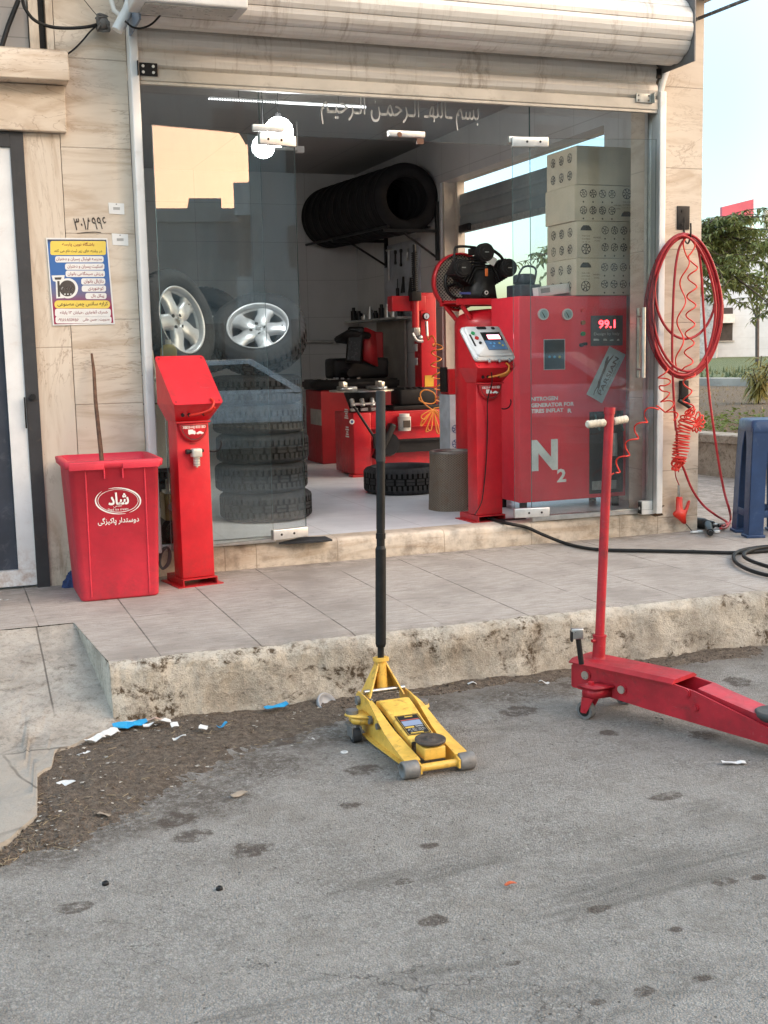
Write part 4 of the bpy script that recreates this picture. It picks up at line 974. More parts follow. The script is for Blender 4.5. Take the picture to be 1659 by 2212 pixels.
# dark steel wheel standing on the rear stack
T=thing('steel_wheel','dark steel wheel with tyre standing on the rear stack','wheel'); c=gy(440,622,2.15); T.matrix_basis=axisM((c.x,2.15,ZF+.93+.31),(-.25,-1,.1))
part('tyre',tyre_mb(.305,.185,.19),TY,T); g=MB(); g.lathe([(.19,.07),(.18,.06),(.17,.0),(.13,.02),(.08,.04),(.03,.03),(0,.03)],40); rm=part('rim',g,M_blackm,T)
g=MB()
for k in range(6): g.cyl((.1*math.cos(k*1.047),.1*math.sin(k*1.047),.0),(.1*math.cos(k*1.047),.1*math.sin(k*1.047),.042),.014,n=12)
part('bolt',g,M_galv,rm)
# ------------------------------------------------------- left: cabinet and pump
CB=thing('metal_cabinet','pale green white metal cabinet behind the left glass','cabinet',(1.22,.3,.5))
M_cab=simple('cabinet_enamel',(.86,.90,.87),.45,var=.05,vs=4,world=False)
zt=gy(345,820,.15).z; z1=gy(345,872,.15).z; z0=gy(375,1010,.15).z; cx0,cx1=1.02,1.33
g=MB(); g.box(cx0,cx1,.15,.72,z0,z1-.004); g.box(cx0,cx1,.17,.72,z1-.004,zt-.002); bdy=part('body',g,M_cab,CB,True)
g=MB(); g.box(cx0-.01,cx1+.01,.13,.73,zt-.0015,zt+.012,.004); g.box(cx0,cx1,.145,.169,z1+.004,zt-.006); part('drawer',g,M_cab,CB,True)
g=MB(); g.box(cx0+.005,cx1-.005,.155,.168,z1-.003,z1+.003); part('seam',g,M_black,CB,True)
for x in(cx0+.02,cx1-.02):
    for y in(.18,.69): g=MB(); g.box(x-.015,x+.015,y-.015,y+.015,ZF,z0-.0005); part('leg',g,M_galv,CB,True)
PM=thing('air_pump','small brass bodied air pump with grey hoses under the pale cabinet','pump',(1.2,.3,ZF))
a=gy(358,1075,.22); g=MB(); g.box(a.x-.01,a.x+.11,.2,.36,a.z-.13,a.z+.02,.008); part('body',g,simple('old_brass',(.30,.22,.10),.45,metal=.5,dirt=.5),PM,True)
g=MB(); g.cyl((a.x+.03,.17,a.z-.05),(a.x+.03,.2,a.z-.05),.024); g.cyl((a.x+.03,.165,a.z-.05),(a.x+.03,.171,a.z-.05),.008); g.box(a.x+.0,a.x+.1,.22,.34,a.z+.02,a.z+.035); g.cyl((a.x+.02,.25,a.z+.03),(a.x+.02,.25,a.z+.1),.012); part('valve',g,M_steel,PM,True)
g=MB(); g.cyl((a.x+.05,.24,a.z-.2),(a.x+.05,.42,a.z-.2),.085,n=24); g.cyl((a.x+.05,.22,a.z-.2),(a.x+.05,.24,a.z-.2),.06,n=24); g.box(a.x-.03,a.x+.13,.24,.42,ZF,a.z-.25); part('motor',g,M_blackm,PM,True)
g=MB(); 
for k in range(3): g.tube(catmull([(a.x+.02+.02*k,.22,a.z+.08),(a.x+.03+.02*k,.2,a.z+.16+.02*k),(a.x+.09+.01*k,.2,a.z+.2+.02*k),(a.x+.15,.26,a.z+.26)],6),.008,7)
part('hose',g,simple('grey_hose',(.3,.3,.28),.5,world=False),PM,True)
a=gy(363,790,.22); g=MB(); b=gy(363,822,.22); g.M=Matrix.Translation((a.x+.01,.24,zt+.012)); loft(g,[rr(-.045,.045,-.03,.03,.018,z) for z in(0,.12,.15)]+[rr(-.03,.03,-.02,.02,.015,.175),rr(-.014,.014,-.012,.012,.008,.18)],True,True)
o=thing('oil_bottle','dull yellow plastic bottle standing on the pale cabinet','bottle',(a.x+.01,.24,zt+.012)); part('body',g,simple('yellow_plastic',(.34,.27,.06),.45,world=False),o,True)
g=MB(); g.M=Matrix.Translation((a.x+.01,.24,zt+.012)); g.cyl((0,0,.18),(0,0,.205),.016); part('cap',g,M_white,o,True)
a=gy(334,818,.2); g=MB(); g.cyl((a.x,.19,zt+.012),(a.x-.012,.20,zt+.16),.011); g.cyl((a.x-.012,.20,zt+.16),(a.x-.02,.205,zt+.22),.006); solo('grease_tube','slim silver tube standing beside the yellow bottle','tube',g,M_steel)
# ------------------------------------------------------- back of the shop
g=MB(); a=gy(630,737,6.08); b=gy(730,737,6.08); g.cyl((a.x-1.0,6.08,a.z),(b.x-.03,6.08,b.z),.016); g.cyl((b.x-.05,6.08,b.z),(b.x,6.08,b.z),.03); g.cyl((b.x-.02,6.08,b.z),(b.x-.02,6.148,b.z),.012); solo('wall_pipe','pale grey pipe fixed level along the tiled back wall','pipe',g,simple('pipe_grey',(.5,.5,.48),.5))
BA=thing('wheel_balancer','dark red wheel balancer with black tray at the rear left','wheel balancer',gz(697,1003,ZF)); q=Vector(BA.location)
M_dred=simple('deep_red_paint',(.32,.012,.018),.45,var=.2,vs=5,dirt=.2,dcol=(.06,.03,.03),world=False)
g=MB(); g.box(0,.75,0,.5,0,.70,.01); part('body',g,M_dred,BA)
g=MB(); g.prism([(-.03,-.03),(.8,-.03),(.8,.53),(-.03,.53)],.705,.80,.02); g.box(.2,.78,.2,.5,.8,1.0,.04); g.cyl((.3,-.02,.86),(.3,.3,.86),.035); part('tray',g,M_black,BA)
g=MB()
for i in range(14): x=R.uniform(.0,.4); y=R.uniform(0,.3); g.box(x,x+R.uniform(.01,.04),y,y+.02,.80,.80+R.uniform(.006,.02))
part('weight',g,M_steel,BA)
g=MB(); g.at((.40,.22,1.17),(-.25,.12,.35)); g.prism([(-.15,-.14),(.15,-.14),(.11,.14),(-.11,.14)],0,.06,.015); part('monitor_housing',g,M_black,BA)
mt=Euler((PI/2-.18,.06,-.25)).to_matrix().to_4x4()
a=gy(766,745,4.5)-q; g=MB(); g.M=Matrix.Translation(a)@mt; g.prism([(-.085,-.17),(.065,-.18),(.085,.18),(-.065,.17)],-.03,.01,.006); g.mat(1); g.prism([(-.07,-.15),(.052,-.158),(.07,.158),(-.053,.15)],.0105,.012); part('screen',g,[M_black,simple('dark_screen',(.02,.025,.03),.25,world=False)],BA)
a=gy(800,750,4.55)-q; g=MB(); g.M=Matrix.Translation(a)@Euler((PI/2-.15,0,.2)).to_matrix().to_4x4(); g.prism([(-.085,-.12),(.07,-.19),(.085,.15),(-.03,.2)],-.05,.0,.006); part('side_cover',g,M_dred,BA)
a=gy(775,822,4.6)-q; g=MB(); g.box(a.x-.05,a.x+.28,a.y+.03,a.y+.13,.78,1.25,.02); g.box(-.10+a.x,a.x+.0,a.y-.02,a.y+.03,.99,1.04,.008); part('mast',g,M_dred,BA)
a=gx(680,885,q.x-.002)-q; g=MB(); g.box(-.004,-.001,a.y-.20,a.y+.14,.37,.52); part('sticker',g,simple('sticker_grey',(.36,.35,.33),.5,world=False),BA)
# tyre changer
TC=thing('tyre_changer','bright red tyre changer with tall column and turntable','tyre changer',gz(766,1031,ZF)); q=Vector(TC.location)
W=gy(972,900,q.y).x-q.x
g=MB(); g.box(0,.16,0,.5,0.02,.545,.008); g.box(.161,W,.06,.5,.30,.545,.006); g.box(.161,W,.20,.5,0.02,.299,.006); g.box(-.02,.2,-.02,.1,0,.02); g.box(.161,W-.02,.02,.059,.40,.41); part('body',g,M_red,TC)
g=MB(); g.box(.30,W-.05,.061,.2,.28,.299); g.box(.28,W,.1,.199,.18,.279); part('pedal_box',g,M_black,TC)
g=MB(); a=gy(920,700,q.y+.42)-q; g.box(a.x-.075,a.x+.075,.36,.52,.546,gy(920,632,q.y+.36).z-q.z,.006); cl=part('column',g,M_red,TC)
g=MB(); z1=gy(870,656,q.y+.3).z-q.z; b=gy(846,656,q.y+.25)-q; g.box(b.x,a.x-.07,.24,.36,z1-.065,z1+.065,.006); part('arm',g,M_red,TC)
s_=gy(899,660,q.y+.2)-q; g=MB(); g.cyl((s_.x,.22,s_.z-.19),(s_.x,.22,s_.z+.06),.032); part('slide_tube',g,M_red,TC)
g=MB(); zz=s_.z+.06; top=gy(893,528,q.y+.22).z-q.z; g.cyl((s_.x,.22,zz),(s_.x,.22,top),.014)
g.tube([(s_.x-.0+.024*math.cos(t*.55),.22+.024*math.sin(t*.55),zz+.06+(top-zz-.12)*t/220) for t in range(220)],.005,5); g.box(s_.x-.05,s_.x+.04,.17,.27,zz-.02,zz+.06,.006); part('spring_shaft',g,M_black,TC)
g=MB(); g.box(s_.x-.03,s_.x+.03,.19,.25,s_.z-.27,s_.z-.19,.006); g.sph((s_.x+.025,.19,s_.z-.28),.028,8); g.tube(catmull([(s_.x-.04,.2,s_.z-.24),(s_.x-.01,.18,s_.z-.3),(s_.x+.05,.18,s_.z-.31)],5),.014,8); part('mount_head',g,M_steel,TC)
tcx=gy(781,842,q.y+.2)-q
g=MB(); zz=tcx.z; g.cyl((tcx.x,.2,zz-.012),(tcx.x,.2,zz+.0),.28,n=40); 
for k in range(4):
    t=k*PI/2+.5; M0=Matrix.Translation((tcx.x,.2,zz))@Matrix.Rotation(t,4,'Z'); sv=g.M; g.M=M0; g.prism([(.10,-.045),(.27,-.03),(.27,.03),(.10,.045)],.001,.03,.004); g.box(.2,.25,-.02,.02,.03,.07,.004); g.M=sv
part('turntable',g,M_steel,TC)
g=MB(); g.cyl((tcx.x,.2,.546),(tcx.x,.2,zz-.013),.10,.16); part('turntable_base',g,M_black,TC)
g=MB()
for k in range(3): g.cyl((tcx.x-.14+.09*k,.03,.60),(tcx.x-.14+.09*k,.06,.66),.02); g.box(tcx.x-.16+.09*k,tcx.x-.1+.09*k,.02,.05,.56,.585)
g.cyl((tcx.x-.16,.03,.62),(tcx.x+.12,.03,.62),.012); part('air_cylinder',g,M_steel,TC)
a=gy(850,880,q.y+.15)-q; b=gy(948,842,q.y+.15)-q; g=MB(); g.box(a.x-.02,b.x,.1,.4,.546,.585,.006); g.box(a.x+.06,b.x-.02,.14,.38,.585,b.z+.02,.02)
for k in range(4): g.box(a.x+.09+.055*k,a.x+.115+.055*k,.13,.3,b.z+.02,b.z+.03)
part('tool_tray',g,M_black,TC)
g=MB(); a=gy(920,683,q.y+.35)-q; g.cyl((a.x,.335,a.z),(a.x,.36,a.z),.031,n=24); g.mat(1); g.cyl((a.x,.332,a.z),(a.x,.3345,a.z),.025,n=24); g.mat(0); g.box(a.x-.003,a.x+.003,.330,.3315,a.z-.018,a.z+.005); part('gauge',g,[M_black,simple('gauge_face',(.5,.6,.72),.4,world=False)],TC)
g=MB(); b=gy(928,823,q.y+.355)-q; g.box(b.x-.045,b.x+.04,.355,.359,b.z-.05,b.z+.05); part('warning_label',g,simple('label_yellow',(.6,.36,.03),.5,world=False),cl)
g=MB()
for k in range(2): z=gy(905,750+30*k,q.y+.4).z-q.z; g.box(a.x-.079,a.x-.0755,.38,.44,z-.035,z+.03)
part('instruction_label',g,simple('label_white',(.5,.52,.55),.5,world=False),cl)
g=MB(); c=gy(869,912,q.y+.05)-q; g.cyl((c.x,.0,c.z-.07),(c.x,.0,c.z+.05),.055,.058,n=22); g.mat(1); g.cyl((c.x,.0,c.z+.05),(c.x,.0,c.z+.075),.045,n=20); g.mat(2); g.box(c.x-.03,c.x+.03,-.062,-.05,c.z-.04,c.z+.02); part('paste_tub',g,[simple('tub',(.5,.48,.44),.5,dirt=.4,world=False),M_white,M_print],TC)
g=MB(); c0_=gy(768,878,q.y-.1)-q; c1_=gy(818,962,q.y-.1)-q; g.cyl((c0_.x,-.06,c0_.z),(c1_.x-.02,-.08,c1_.z+.05),.011); g.box(c1_.x-.04,c1_.x-.0,-.09,-.06,c1_.z-.03,c1_.z+.10,.006);  part('lever_rod',g,M_blackm,TC)
g=MB(); d_=gy(822,945,q.y-.05)-q; g.at((d_.x+.05,.0,d_.z-.04),(0,.5,0)); g.box(-.03,.03,-.05,.05,-.17,.17,.02); g.at(); g.cyl((d_.x+.08,-.02,d_.z-.06),(d_.x+.1,.06,d_.z-.08),.1,n=20); part('bead_breaker_pad',g,M_black,TC)
g=MB()
for u,v,w,h in((748,893,.10,.09),(750,932,.09,.1)):
    z=gx(u,v,q.x-.001); 
    for k in range(5): zz=z.z-q.z-h/2+k*h/5; yy=z.y-q.y; g.box(-.002,-.0005,max(.03,yy-w/2+.01*k%.03),max(.06,yy+w/2-.012*(k%3)),zz,zz+h/8)
part('white_print',g,M_wtext,TC)
g=MB(); c=gy(784,910,q.y)-q; g.cyl((c.x-.1,-.001,c.z),(c.x-.1,-.004,c.z),.022,n=18); g.mat(1); g.cyl((c.x-.1,-.004,c.z),(c.x-.1,-.0045,c.z),.012,n=18); part('round_sticker',g,[M_wtext,simple('sticker_blue',(.05,.09,.25),.5,world=False)],TC)
# coiled orange air hose on the column
def helix(P,r,turns,n=14,jit=0):
    P=catmull(P,8); L=[0]
    for a,b in zip(P,P[1:]): L.append(L[-1]+(b-a).length)
    out=[]; T=int(turns*n); i=0
    for k in range(T+1):
        s=L[-1]*k/T
        while i<len(P)-2 and L[i+1]<s: i+=1
        t=(s-L[i])/max(1e-9,L[i+1]-L[i]); c=P[i].lerp(P[i+1],t); d=(P[i+1]-P[i]).normalized()
        u=d.cross(Vector((0,1,0))); u=u.normalized() if u.length>.05 else Vector((1,0,0)); w=d.cross(u)
        a=2*PI*k/n; rr2=r(k/T) if callable(r) else r; out.append(c+(u*math.cos(a)+w*math.sin(a))*rr2+Vector((nz(k*.13,1,0),nz(k*.13,2,0),nz(k*.13,3,0)))*jit)
    return out
YC=q.y-.05
g=MB(); g.tube([gy(923,726,YC+.3),gy(925,735,YC)]+helix([gy(930,736,YC),gy(945,742,YC),gy(942,775,YC),gy(944,810,YC),gy(950,845,YC),gy(952,880,YC)],.045,6.3),.0058,7)
L=[gy(952,880,YC)]
for a0 in range(7):
    t=-.5+a0*.75; L+=[gy(936,884,YC),gy(936+34*math.cos(t)*.7,892+40*abs(math.sin(t+.3)),YC-.02),gy(936+34*math.cos(t+.3)*.8,896+36*abs(math.sin(t+.6)),YC-.02)]
g.tube(catmull(L,6),.0058,7); g.tube(catmull([gy(u,v,YC) for u,v in[(938,888),(915,870),(908,850),(920,842),(938,850),(940,868),(926,872),(908,866),(905,858)]],6),.0058,7)
hz=thing('coiled_hose','orange coiled air hose hanging from the tyre changer column','coiled hose',gy(936,884,YC)); part('tube',g,M_orange,hz,True)
g=MB(); a=gy(921,695,YC+.33); b=gy(923,726,YC+.3); g.cyl(a,b,.014,.011); part('grip',g,M_steel,hz,True)
# wall board with hand tools
def gr(u,v): return gx(u,v,4.385)
PB=thing('tool_board','pale blue grey tool board on the right wall','tool board',gr(860,640)); a=gr(828,530);b=gr(905,530);zt_=gr(860,525).z;zb_=gr(860,692).z
g=MB(); g.box(4.386,4.398,b.y,a.y,zb_,zt_); part('board',g,simple('board_grey',(.40,.43,.48),.5,world=False),PB,True)
for i,(u,v0,v1,k) in enumerate(((843,540,606,0),(857,545,568,1),(869,542,572,1),(883,540,560,1),(874,598,632,2),(862,602,640,3),(890,600,636,2))):
    g=MB(); p0=gr(u,v0);p1=gr(u,v1); 
    if k==0: g.cyl((4.37,p0.y+.06,p0.z),(4.37,p0.y-.09,p0.z),.012); g.cyl((4.37,p0.y,p0.z),(4.37,p1.y,p1.z),.01); 
    elif k==1: g.cyl((4.37,p0.y,p0.z),(4.37,p1.y,p1.z),.009); g.cyl((4.362,p0.y,p0.z),(4.378,p0.y,p0.z),.02); g.cyl((4.362,p1.y,p1.z),(4.378,p1.y,p1.z),.017)
    elif k==2: g.tube([(4.37,p0.y,p0.z),(4.37,p0.y+.0,p0.z-.06),(4.37,p1.y-.02,p1.z)],.011,7); g.tube([(4.368,p0.y-.01,p0.z),(4.368,p0.y+.01,p0.z-.06),(4.368,p1.y+.04,p1.z)],.011,7)
    else: g.cyl((4.37,p0.y,p0.z),(4.37,p1.y,p1.z+.08),.005); g.cyl((4.37,p1.y,p1.z+.08),(4.37,p1.y,p1.z),.017)
    solo(('lug_wrench','spanner','spanner','spanner','pliers','screwdriver','pliers')[i],('T handled lug wrench hanging on the tool board','left spanner hanging at the top of the tool board','middle spanner hanging at the top of the tool board','right spanner hanging at the top of the tool board','left pliers hanging low on the tool board','screwdriver hanging low on the tool board','right pliers hanging low on the tool board')[i],'hand tool',g,(M_steel,M_blackm,M_blackm,M_steel,M_black,M_black,M_black)[i],group='hand tools on the wall board')
SF=thing('wall_shelf','cluttered small shelf under the tool board','shelf',gr(840,690)); a=gr(778,680);b=gr(893,680); g=MB(); zs=gr(840,688).z; g.box(4.2,4.398,b.y,a.y,zs-.02,zs); part('board',g,M_galv,SF,True)
for i in range(9):
    y=b.y+(a.y-b.y)*(i+.5)/9; h=R.uniform(.05,.16); g=MB(); g.cyl((4.28,y,zs),(4.28,y,zs+h*.75),R.uniform(.025,.05),n=14); g.cyl((4.28,y,zs+h*.75),(4.28,y,zs+h),.018,n=12)
    solo('workshop_can','small dark can standing on the cluttered wall shelf','can',g,R.choice([M_black,M_blackm,M_steel,M_black]),group='cans on the wall shelf')
g=MB(); a=gr(818,700);b=gr(878,700); g.box(4.36,4.384,b.y,a.y,ZF,zs-.03); solo('cardboard_sheet','tall grey cardboard sheet leaning on the wall below the shelf','cardboard',g,simple('grey_card',(.28,.26,.235),.8,var=.15))
# ------------------------------------------------------- right part of the shop
def m_meshdrum():
    n=N('expanded_metal'); p=n.pos(False); s=sep(n,p); a=n.math('MULTIPLY',n.math('ARCTAN2',s[1],s[0]),44.0); z=n.math('MULTIPLY',s[2],560.0)
    u=n.math('SINE',n.math('ADD',a,z)); v=n.math('SINE',n.math('SUBTRACT',a,z)); w=n.ramp(n.math('MAXIMUM',u,v),.35,.85)
    c=n.mix(w,(.05,.038,.029),(.27,.215,.168)); c=n.mix(n.math('MULTIPLY',n.ramp(n.noise(p,14,5,.7),.5,.7),.5),c,(.13,.07,.04)); n.set(col=c,rough=.6,metal=.2); n.bump(w,.6,.004); return n.m
c=gz(977,1106,ZF); r_=.147
DR=thing('mesh_drum','rusty expanded metal mesh drum beside the doorway pedestal','drum',(c.x+.062,c.y+r_,ZF)); hz_=gy(977,979,c.y).z-ZF
g=MB(); 
def dm(k,q): return .004*math.sin(k*.7)+.003*math.sin(k*.31+q)
g.lathe([(r_*1.04,.0),(r_*1.02,.03),(r_,.1),(r_*.98,.2),(r_*.985,hz_-.01)],48,mod=dm); part('mesh_wall',g,m_meshdrum(),DR)
g=MB(); g.lathe([(r_*.99,hz_-.012),(r_*1.01,hz_),(r_*.97,hz_+.006),(r_*.78,hz_+.004),(r_*.76,hz_-.01),(r_*.74,.02)],48); part('top_ring',g,simple('ring_metal',(.2,.18,.17),.45,metal=.5,dirt=.4,world=False),DR)
g=MB(); g.lathe([(r_*.74,.02),(0,.02)],40); part('bottom',g,M_black,DR)
# compressor
yc=1.12; xl=gy(990,850,yc).x; tr_=.235; tx=xl+tr_; 
KP=thing('air_compressor','red upright air compressor with black three cylinder pump on top','air compressor',(tx,yc,ZF)); q=Vector(KP.location)
zt=gy(1040,667,yc).z-ZF; zs=zt-.11
g=MB(); g.lathe([(tr_*.6,.10),(tr_*.95,.14),(tr_,.2),(tr_,zs),(tr_*.97,zs+.035),(tr_*.84,zs+.07),(tr_*.55,zs+.1),(0,zt)],48); part('tank',g,M_red,KP)
for k in range(3):
    a=k*2.094+.4; g=MB(); g.box(tr_*.8*math.cos(a)-.03,tr_*.8*math.cos(a)+.03,tr_*.8*math.sin(a)-.02,tr_*.8*math.sin(a)+.02,0,.2); part('leg',g,M_red,KP)
zp=gy(1030,652,yc-.1).z-ZF
x0=gy(985,655,yc-.1).x-tx; x1=gy(1090,655,yc-.1).x-tx+.25
g=MB(); g.box(x0,x1,-.14,-.10,zp-.02,zp+.02); g.box(x0,x1,.14,.18,zp-.02,zp+.02); g.box(x0,x1,-.10,.14,zp-.005,zp+.005); g.tube([(x0+.03,-.12,zp-.02),(x0+.10,-.12,zt-.07)],.016,6); g.tube([(x0+.03,.15,zp-.02),(x0+.10,.12,zt-.07)],.016,6); part('platform',g,M_red,KP)
g=MB(); pc=gy(1036,600,yc)-q; zb=zp+.006
g.prism([(pc.x-.095,zb),(pc.x+.095,zb),(pc.x+.085,zb+.06),(pc.x+.062,zb+.20),(pc.x-.062,zb+.20),(pc.x-.085,zb+.06)],-.09,.09,.008)
V=g.v; g.v=[(x,-z_,y_) if False else (x,z_,y_) for x,y_,z_ in V]
g.cyl((pc.x,-.105,zb+.05),(pc.x,-.09,zb+.05),.028); part('crankcase',g,M_blackm,KP)
g=MB(); g.cyl((pc.x,-.108,zb+.055),(pc.x,-.104,zb+.055),.014,n=16); g.mat(1); g.cyl((pc.x,-.1085,zb+.055),(pc.x,-.1082,zb+.055),.008,n=16); part('sight_glass',g,[M_white,M_black],KP)
for ang in (-62,0,62):
    g=MB(); M0=Matrix.Translation((pc.x,0,zb+.13))@Matrix.Rotation(rad(ang),4,'Y'); g.M=M0
    L0=.05
    g.cyl((0,0,L0),(0,0,L0+.13),.04,n=20)
    for k in range(6): g.box(-.062,.062,-.062,.062,L0+.02+k*.019,L0+.029+k*.019)
    g.box(-.06,.06,-.06,.06,L0+.135,L0+.18,.006); cy=part('cylinder',g,M_black,KP)
    g=MB(); g.M=M0@Matrix.Translation((0,-.085,L0+.145))@Matrix.Rotation(rad(-ang),4,'Y'); g.cyl((0,.03,0),(0,-.02,0),.062,n=28); g.cyl((0,-.02,0),(0,-.03,0),.054,.05,n=28); g.cyl((0,-.03,0),(0,-.036,0),.03,n=20); g.mat(1); g.box(-.014,.014,-.038,-.036,-.003,.003); part('air_filter',g,[M_black,M_steel],cy)
g=MB(); fx=pc.x-.075; g.M=Matrix.Translation((fx,.17,zb+.14))@Matrix.Rotation(PI/2,4,'X')
RG=.19
g.lathe([(RG,-.03),(RG+.012,-.03),(RG+.012,.03),(RG,.03),(RG,-.03)],48,a0=rad(55),a1=rad(265)); part('belt_guard',g,M_red,KP)
n=N('guard_mesh'); p=n.pos(False); s=sep(n,p); w=n.ramp(n.math('MAXIMUM',n.math('SINE',n.math('MULTIPLY',n.math('ADD',s[0],s[2]),260.)),n.math('SINE',n.math('MULTIPLY',n.math('SUBTRACT',s[0],s[2]),260.))),.5,.8); n.set(col=n.mix(w,(.08,.075,.07),(.66,.62,.54)),rough=.6); n.bump(w,.5,.003)
g=MB(); g.M=Matrix.Translation((fx,.19,zb+.14))@Matrix.Rotation(PI/2,4,'X'); g.lathe([(0,0),(RG,0)],48); part('guard_mesh',g,n.m,KP)
g=MB(); g.M=Matrix.Translation((fx,.165,zb+.14))@Matrix.Rotation(PI/2,4,'X'); g.lathe([(.105,-.012),(.12,-.012),(.12,.012),(.105,.012)],40)
for k in range(4): t=k*PI/2+.3; g.tube([(.03*math.cos(t),.03*math.sin(t),0),(.11*math.cos(t),.11*math.sin(t),0)],.01,6)
g.cyl((0,0,-.03),(0,0,.03),.04); part('flywheel',g,M_blackm,KP)
g=MB(); g.tube(catmull([(pc.x-.17,-.06,zb+.16),(pc.x-.21,-.06,zb+.20),(pc.x-.21,-.06,zb+.34),(pc.x-.17,-.06,zb+.365),(pc.x-.05,-.05,zb+.36)],6),.009,8); g.tube(catmull([(pc.x+.05,-.05,zb+.36),(pc.x+.14,-.05,zb+.30),(pc.x+.18,-.05,zb+.22)],6),.011,8); part('pipe',g,M_blackm,KP)
g=MB(); g.box(pc.x-.008,pc.x+.012,-.112,-.10,zb+.165,zb+.215,.004); part('dipstick',g,simple('orange_plastic',(.7,.16,.03),.45,world=False),KP)
g=MB(); g.at((pc.x+.04,-.10,zb+.27),(0,.5,0)); g.box(-.035,.035,-.004,.004,-.025,.03); part('foil_tag',g,M_alu,KP)
g=MB(); g.box(pc.x-.19,pc.x-.11,-.09,-.085,zb+.045,zb+.06); part('blue_label',g,simple('label_blue',(.06,.08,.30),.5,world=False),KP)
# carton with wheel prints and red case behind the tank
def wheel_print(g,M,r):
    sv=g.M; g.M=M
    for r0,r1 in((r*.86,r),(r*.18,r*.32)):
        n_=18; V=[];F=[]
        for k in range(n_):
            t=2*PI*k/n_; V+=[(r0*math.cos(t),r0*math.sin(t),.0008),(r1*math.cos(t),r1*math.sin(t),.0008)]
        for k in range(n_): i=2*k;j=2*((k+1)%n_); F.append((i,i+1,j+1,j))
        g.add(V,F)
    ns=R.choice([5,6,7]); o=R.random()
    for k in range(ns):
        t=2*PI*k/ns+o; w=R.choice([.12,.18,.22]); a,b=t-w,t+w*R.choice([.3,1,1.2]); g.add([(r*.3*math.cos(a),r*.3*math.sin(a),.0008),(r*.88*math.cos(a),r*.88*math.sin(a),.0008),(r*.88*math.cos(b),r*.88*math.sin(b),.0008),(r*.3*math.cos(b),r*.3*math.sin(b),.0008)],[(0,1,2,3)])
    g.M=sv
yb=1.75; a=gy(973,957,yb);b=gy(998,852,yb); SC=thing('small_carton','narrow blue and white carton standing behind the red tank','carton',(a.x+.06,yb+.1,ZF))
g=MB(); g.box(a.x,a.x+.2,yb,yb+.2,ZF,b.z); part('box',g,simple('white_card',(.5,.55,.62),.7,world=False),SC,True)
g=MB(); fm=lambda x,z:frame(Vector((x,yb-.001,z)),(1,0,0),(0,0,1))
for z in(.72,.55): wheel_print(g,fm(a.x+.045,ZF+(b.z-ZF)*z*.9),.032)
text(g,'HWI',fm(a.x+.04,ZF+(b.z-ZF)*.20),.04,.07); part('print',g,simple('blue_print',(.03,.07,.22),.7,world=False),SC,True)
g=MB(); c=gy(971,850,yb);d=gy(990,797,yb); g.box(c.x,c.x+.14,yb+.02,yb+.17,b.z,d.z,.01); g.mat(1); g.box(c.x-.012,c.x+.0,yb+.03,yb+.15,b.z+.02,d.z+.015); solo('tool_case','small red case standing on the narrow carton','case',g,[M_red,M_black])
# ---- nitrogen generator
yn=.42; a=gy(1123,1087,yn); x0=a.x; x1=gy(1352,1000,yn).x; z0=a.z; z1=gy(1230,639,yn).z; dpt=.40
NG=thing('nitrogen_generator','red nitrogen generator cabinet with gauges behind the right glass','gas generator',((x0+x1)/2,yn+dpt/2,ZF))
g=MB(); g.box(x0,x1,yn,yn+dpt,z0,z1,.006); cab=part('cabinet',g,simple('cabinet_red',(.86,.035,.06),.42,var=.12,vs=4,world=False),NG,True)
for x in(x0+.05,x1-.05):
    for y in(yn+.05,yn+dpt-.05): g=MB(); g.cyl((x,y,ZF),(x,y,z0+.002),.025); part('foot',g,M_black,NG,True)
def NP(u,v,d=.001): return gy(u,v,yn-d)
def nf(u,v,d=.001): return frame(NP(u,v,d),(1,0,0),(0,0,1))
def ntext(g,s,u0,u1,v,h,bold=.012): 
    w=(NP(u1,v)-NP(u0,v)).length; hh=(NP(u0,v)-NP(u0,v+h)).length; text(g,s,frame((NP(u0,v)+NP(u1,v))/2,(1,0,0),(0,0,1)),hh,w,bold=bold)
g=MB(); ntext(g,'NITROGEN',1147,1205,861,9,.035); ntext(g,'GENERATOR FOR',1147,1240,874,9,.035); ntext(g,'TIRES INFLAT',1147,1217,887,9,.035); ntext(g,'R',1226,1235,887,9,.035); ntext(g,'N',1148,1205,983,67,.05); ntext(g,'2',1203,1223,1027,29,.035)
part('white_lettering',g,simple('grey_white_lettering',(.92,.93,.93),.5,world=False),cab,True)
for u in(1172,1224):
    g=MB(); c=NP(u,679,0); g.lathe if 0 else None; g.cyl((c.x,yn,c.z),(c.x,yn-.018,c.z),.036,n=28); g.mat(1); g.cyl((c.x,yn-.018,c.z),(c.x,yn-.0185,c.z),.029,n=28); g.mat(2); t=.9; g.quad(*[(c.x+x,yn-.0192,c.z+z) for x,z in((.004,-.022),(.010,-.019),(-.010,.014),(-.014,.011))]); part('gauge',g,[M_white,simple('gauge_grey',(.34,.44,.46),.4,world=False),M_black],NG,True)
def slab(g,u0,v0,u1,v1,d0,d1):
    p,q_=NP(u0,v0,0),NP(u1,v1,0); g.box(p.x,q_.x,yn-d1,yn-d0,q_.z,p.z)
g=MB(); slab(g,1276,682,1344,746,0,.006); ds=part('display_panel',g,simple('display_grey',(.085,.11,.125),.4,world=False),NG,True)
g=MB(); ntext(g,'99.1',1292,1328,700,18,.02)
g.v=[(x,y-.0065,z) for x,y,z in g.v]; part('digits',g,emis('red_led',(1,.03,.04),1.0),ds,True)
g=MB(); ntext(g,'Design by Italy',1282,1337,722,8,.005)
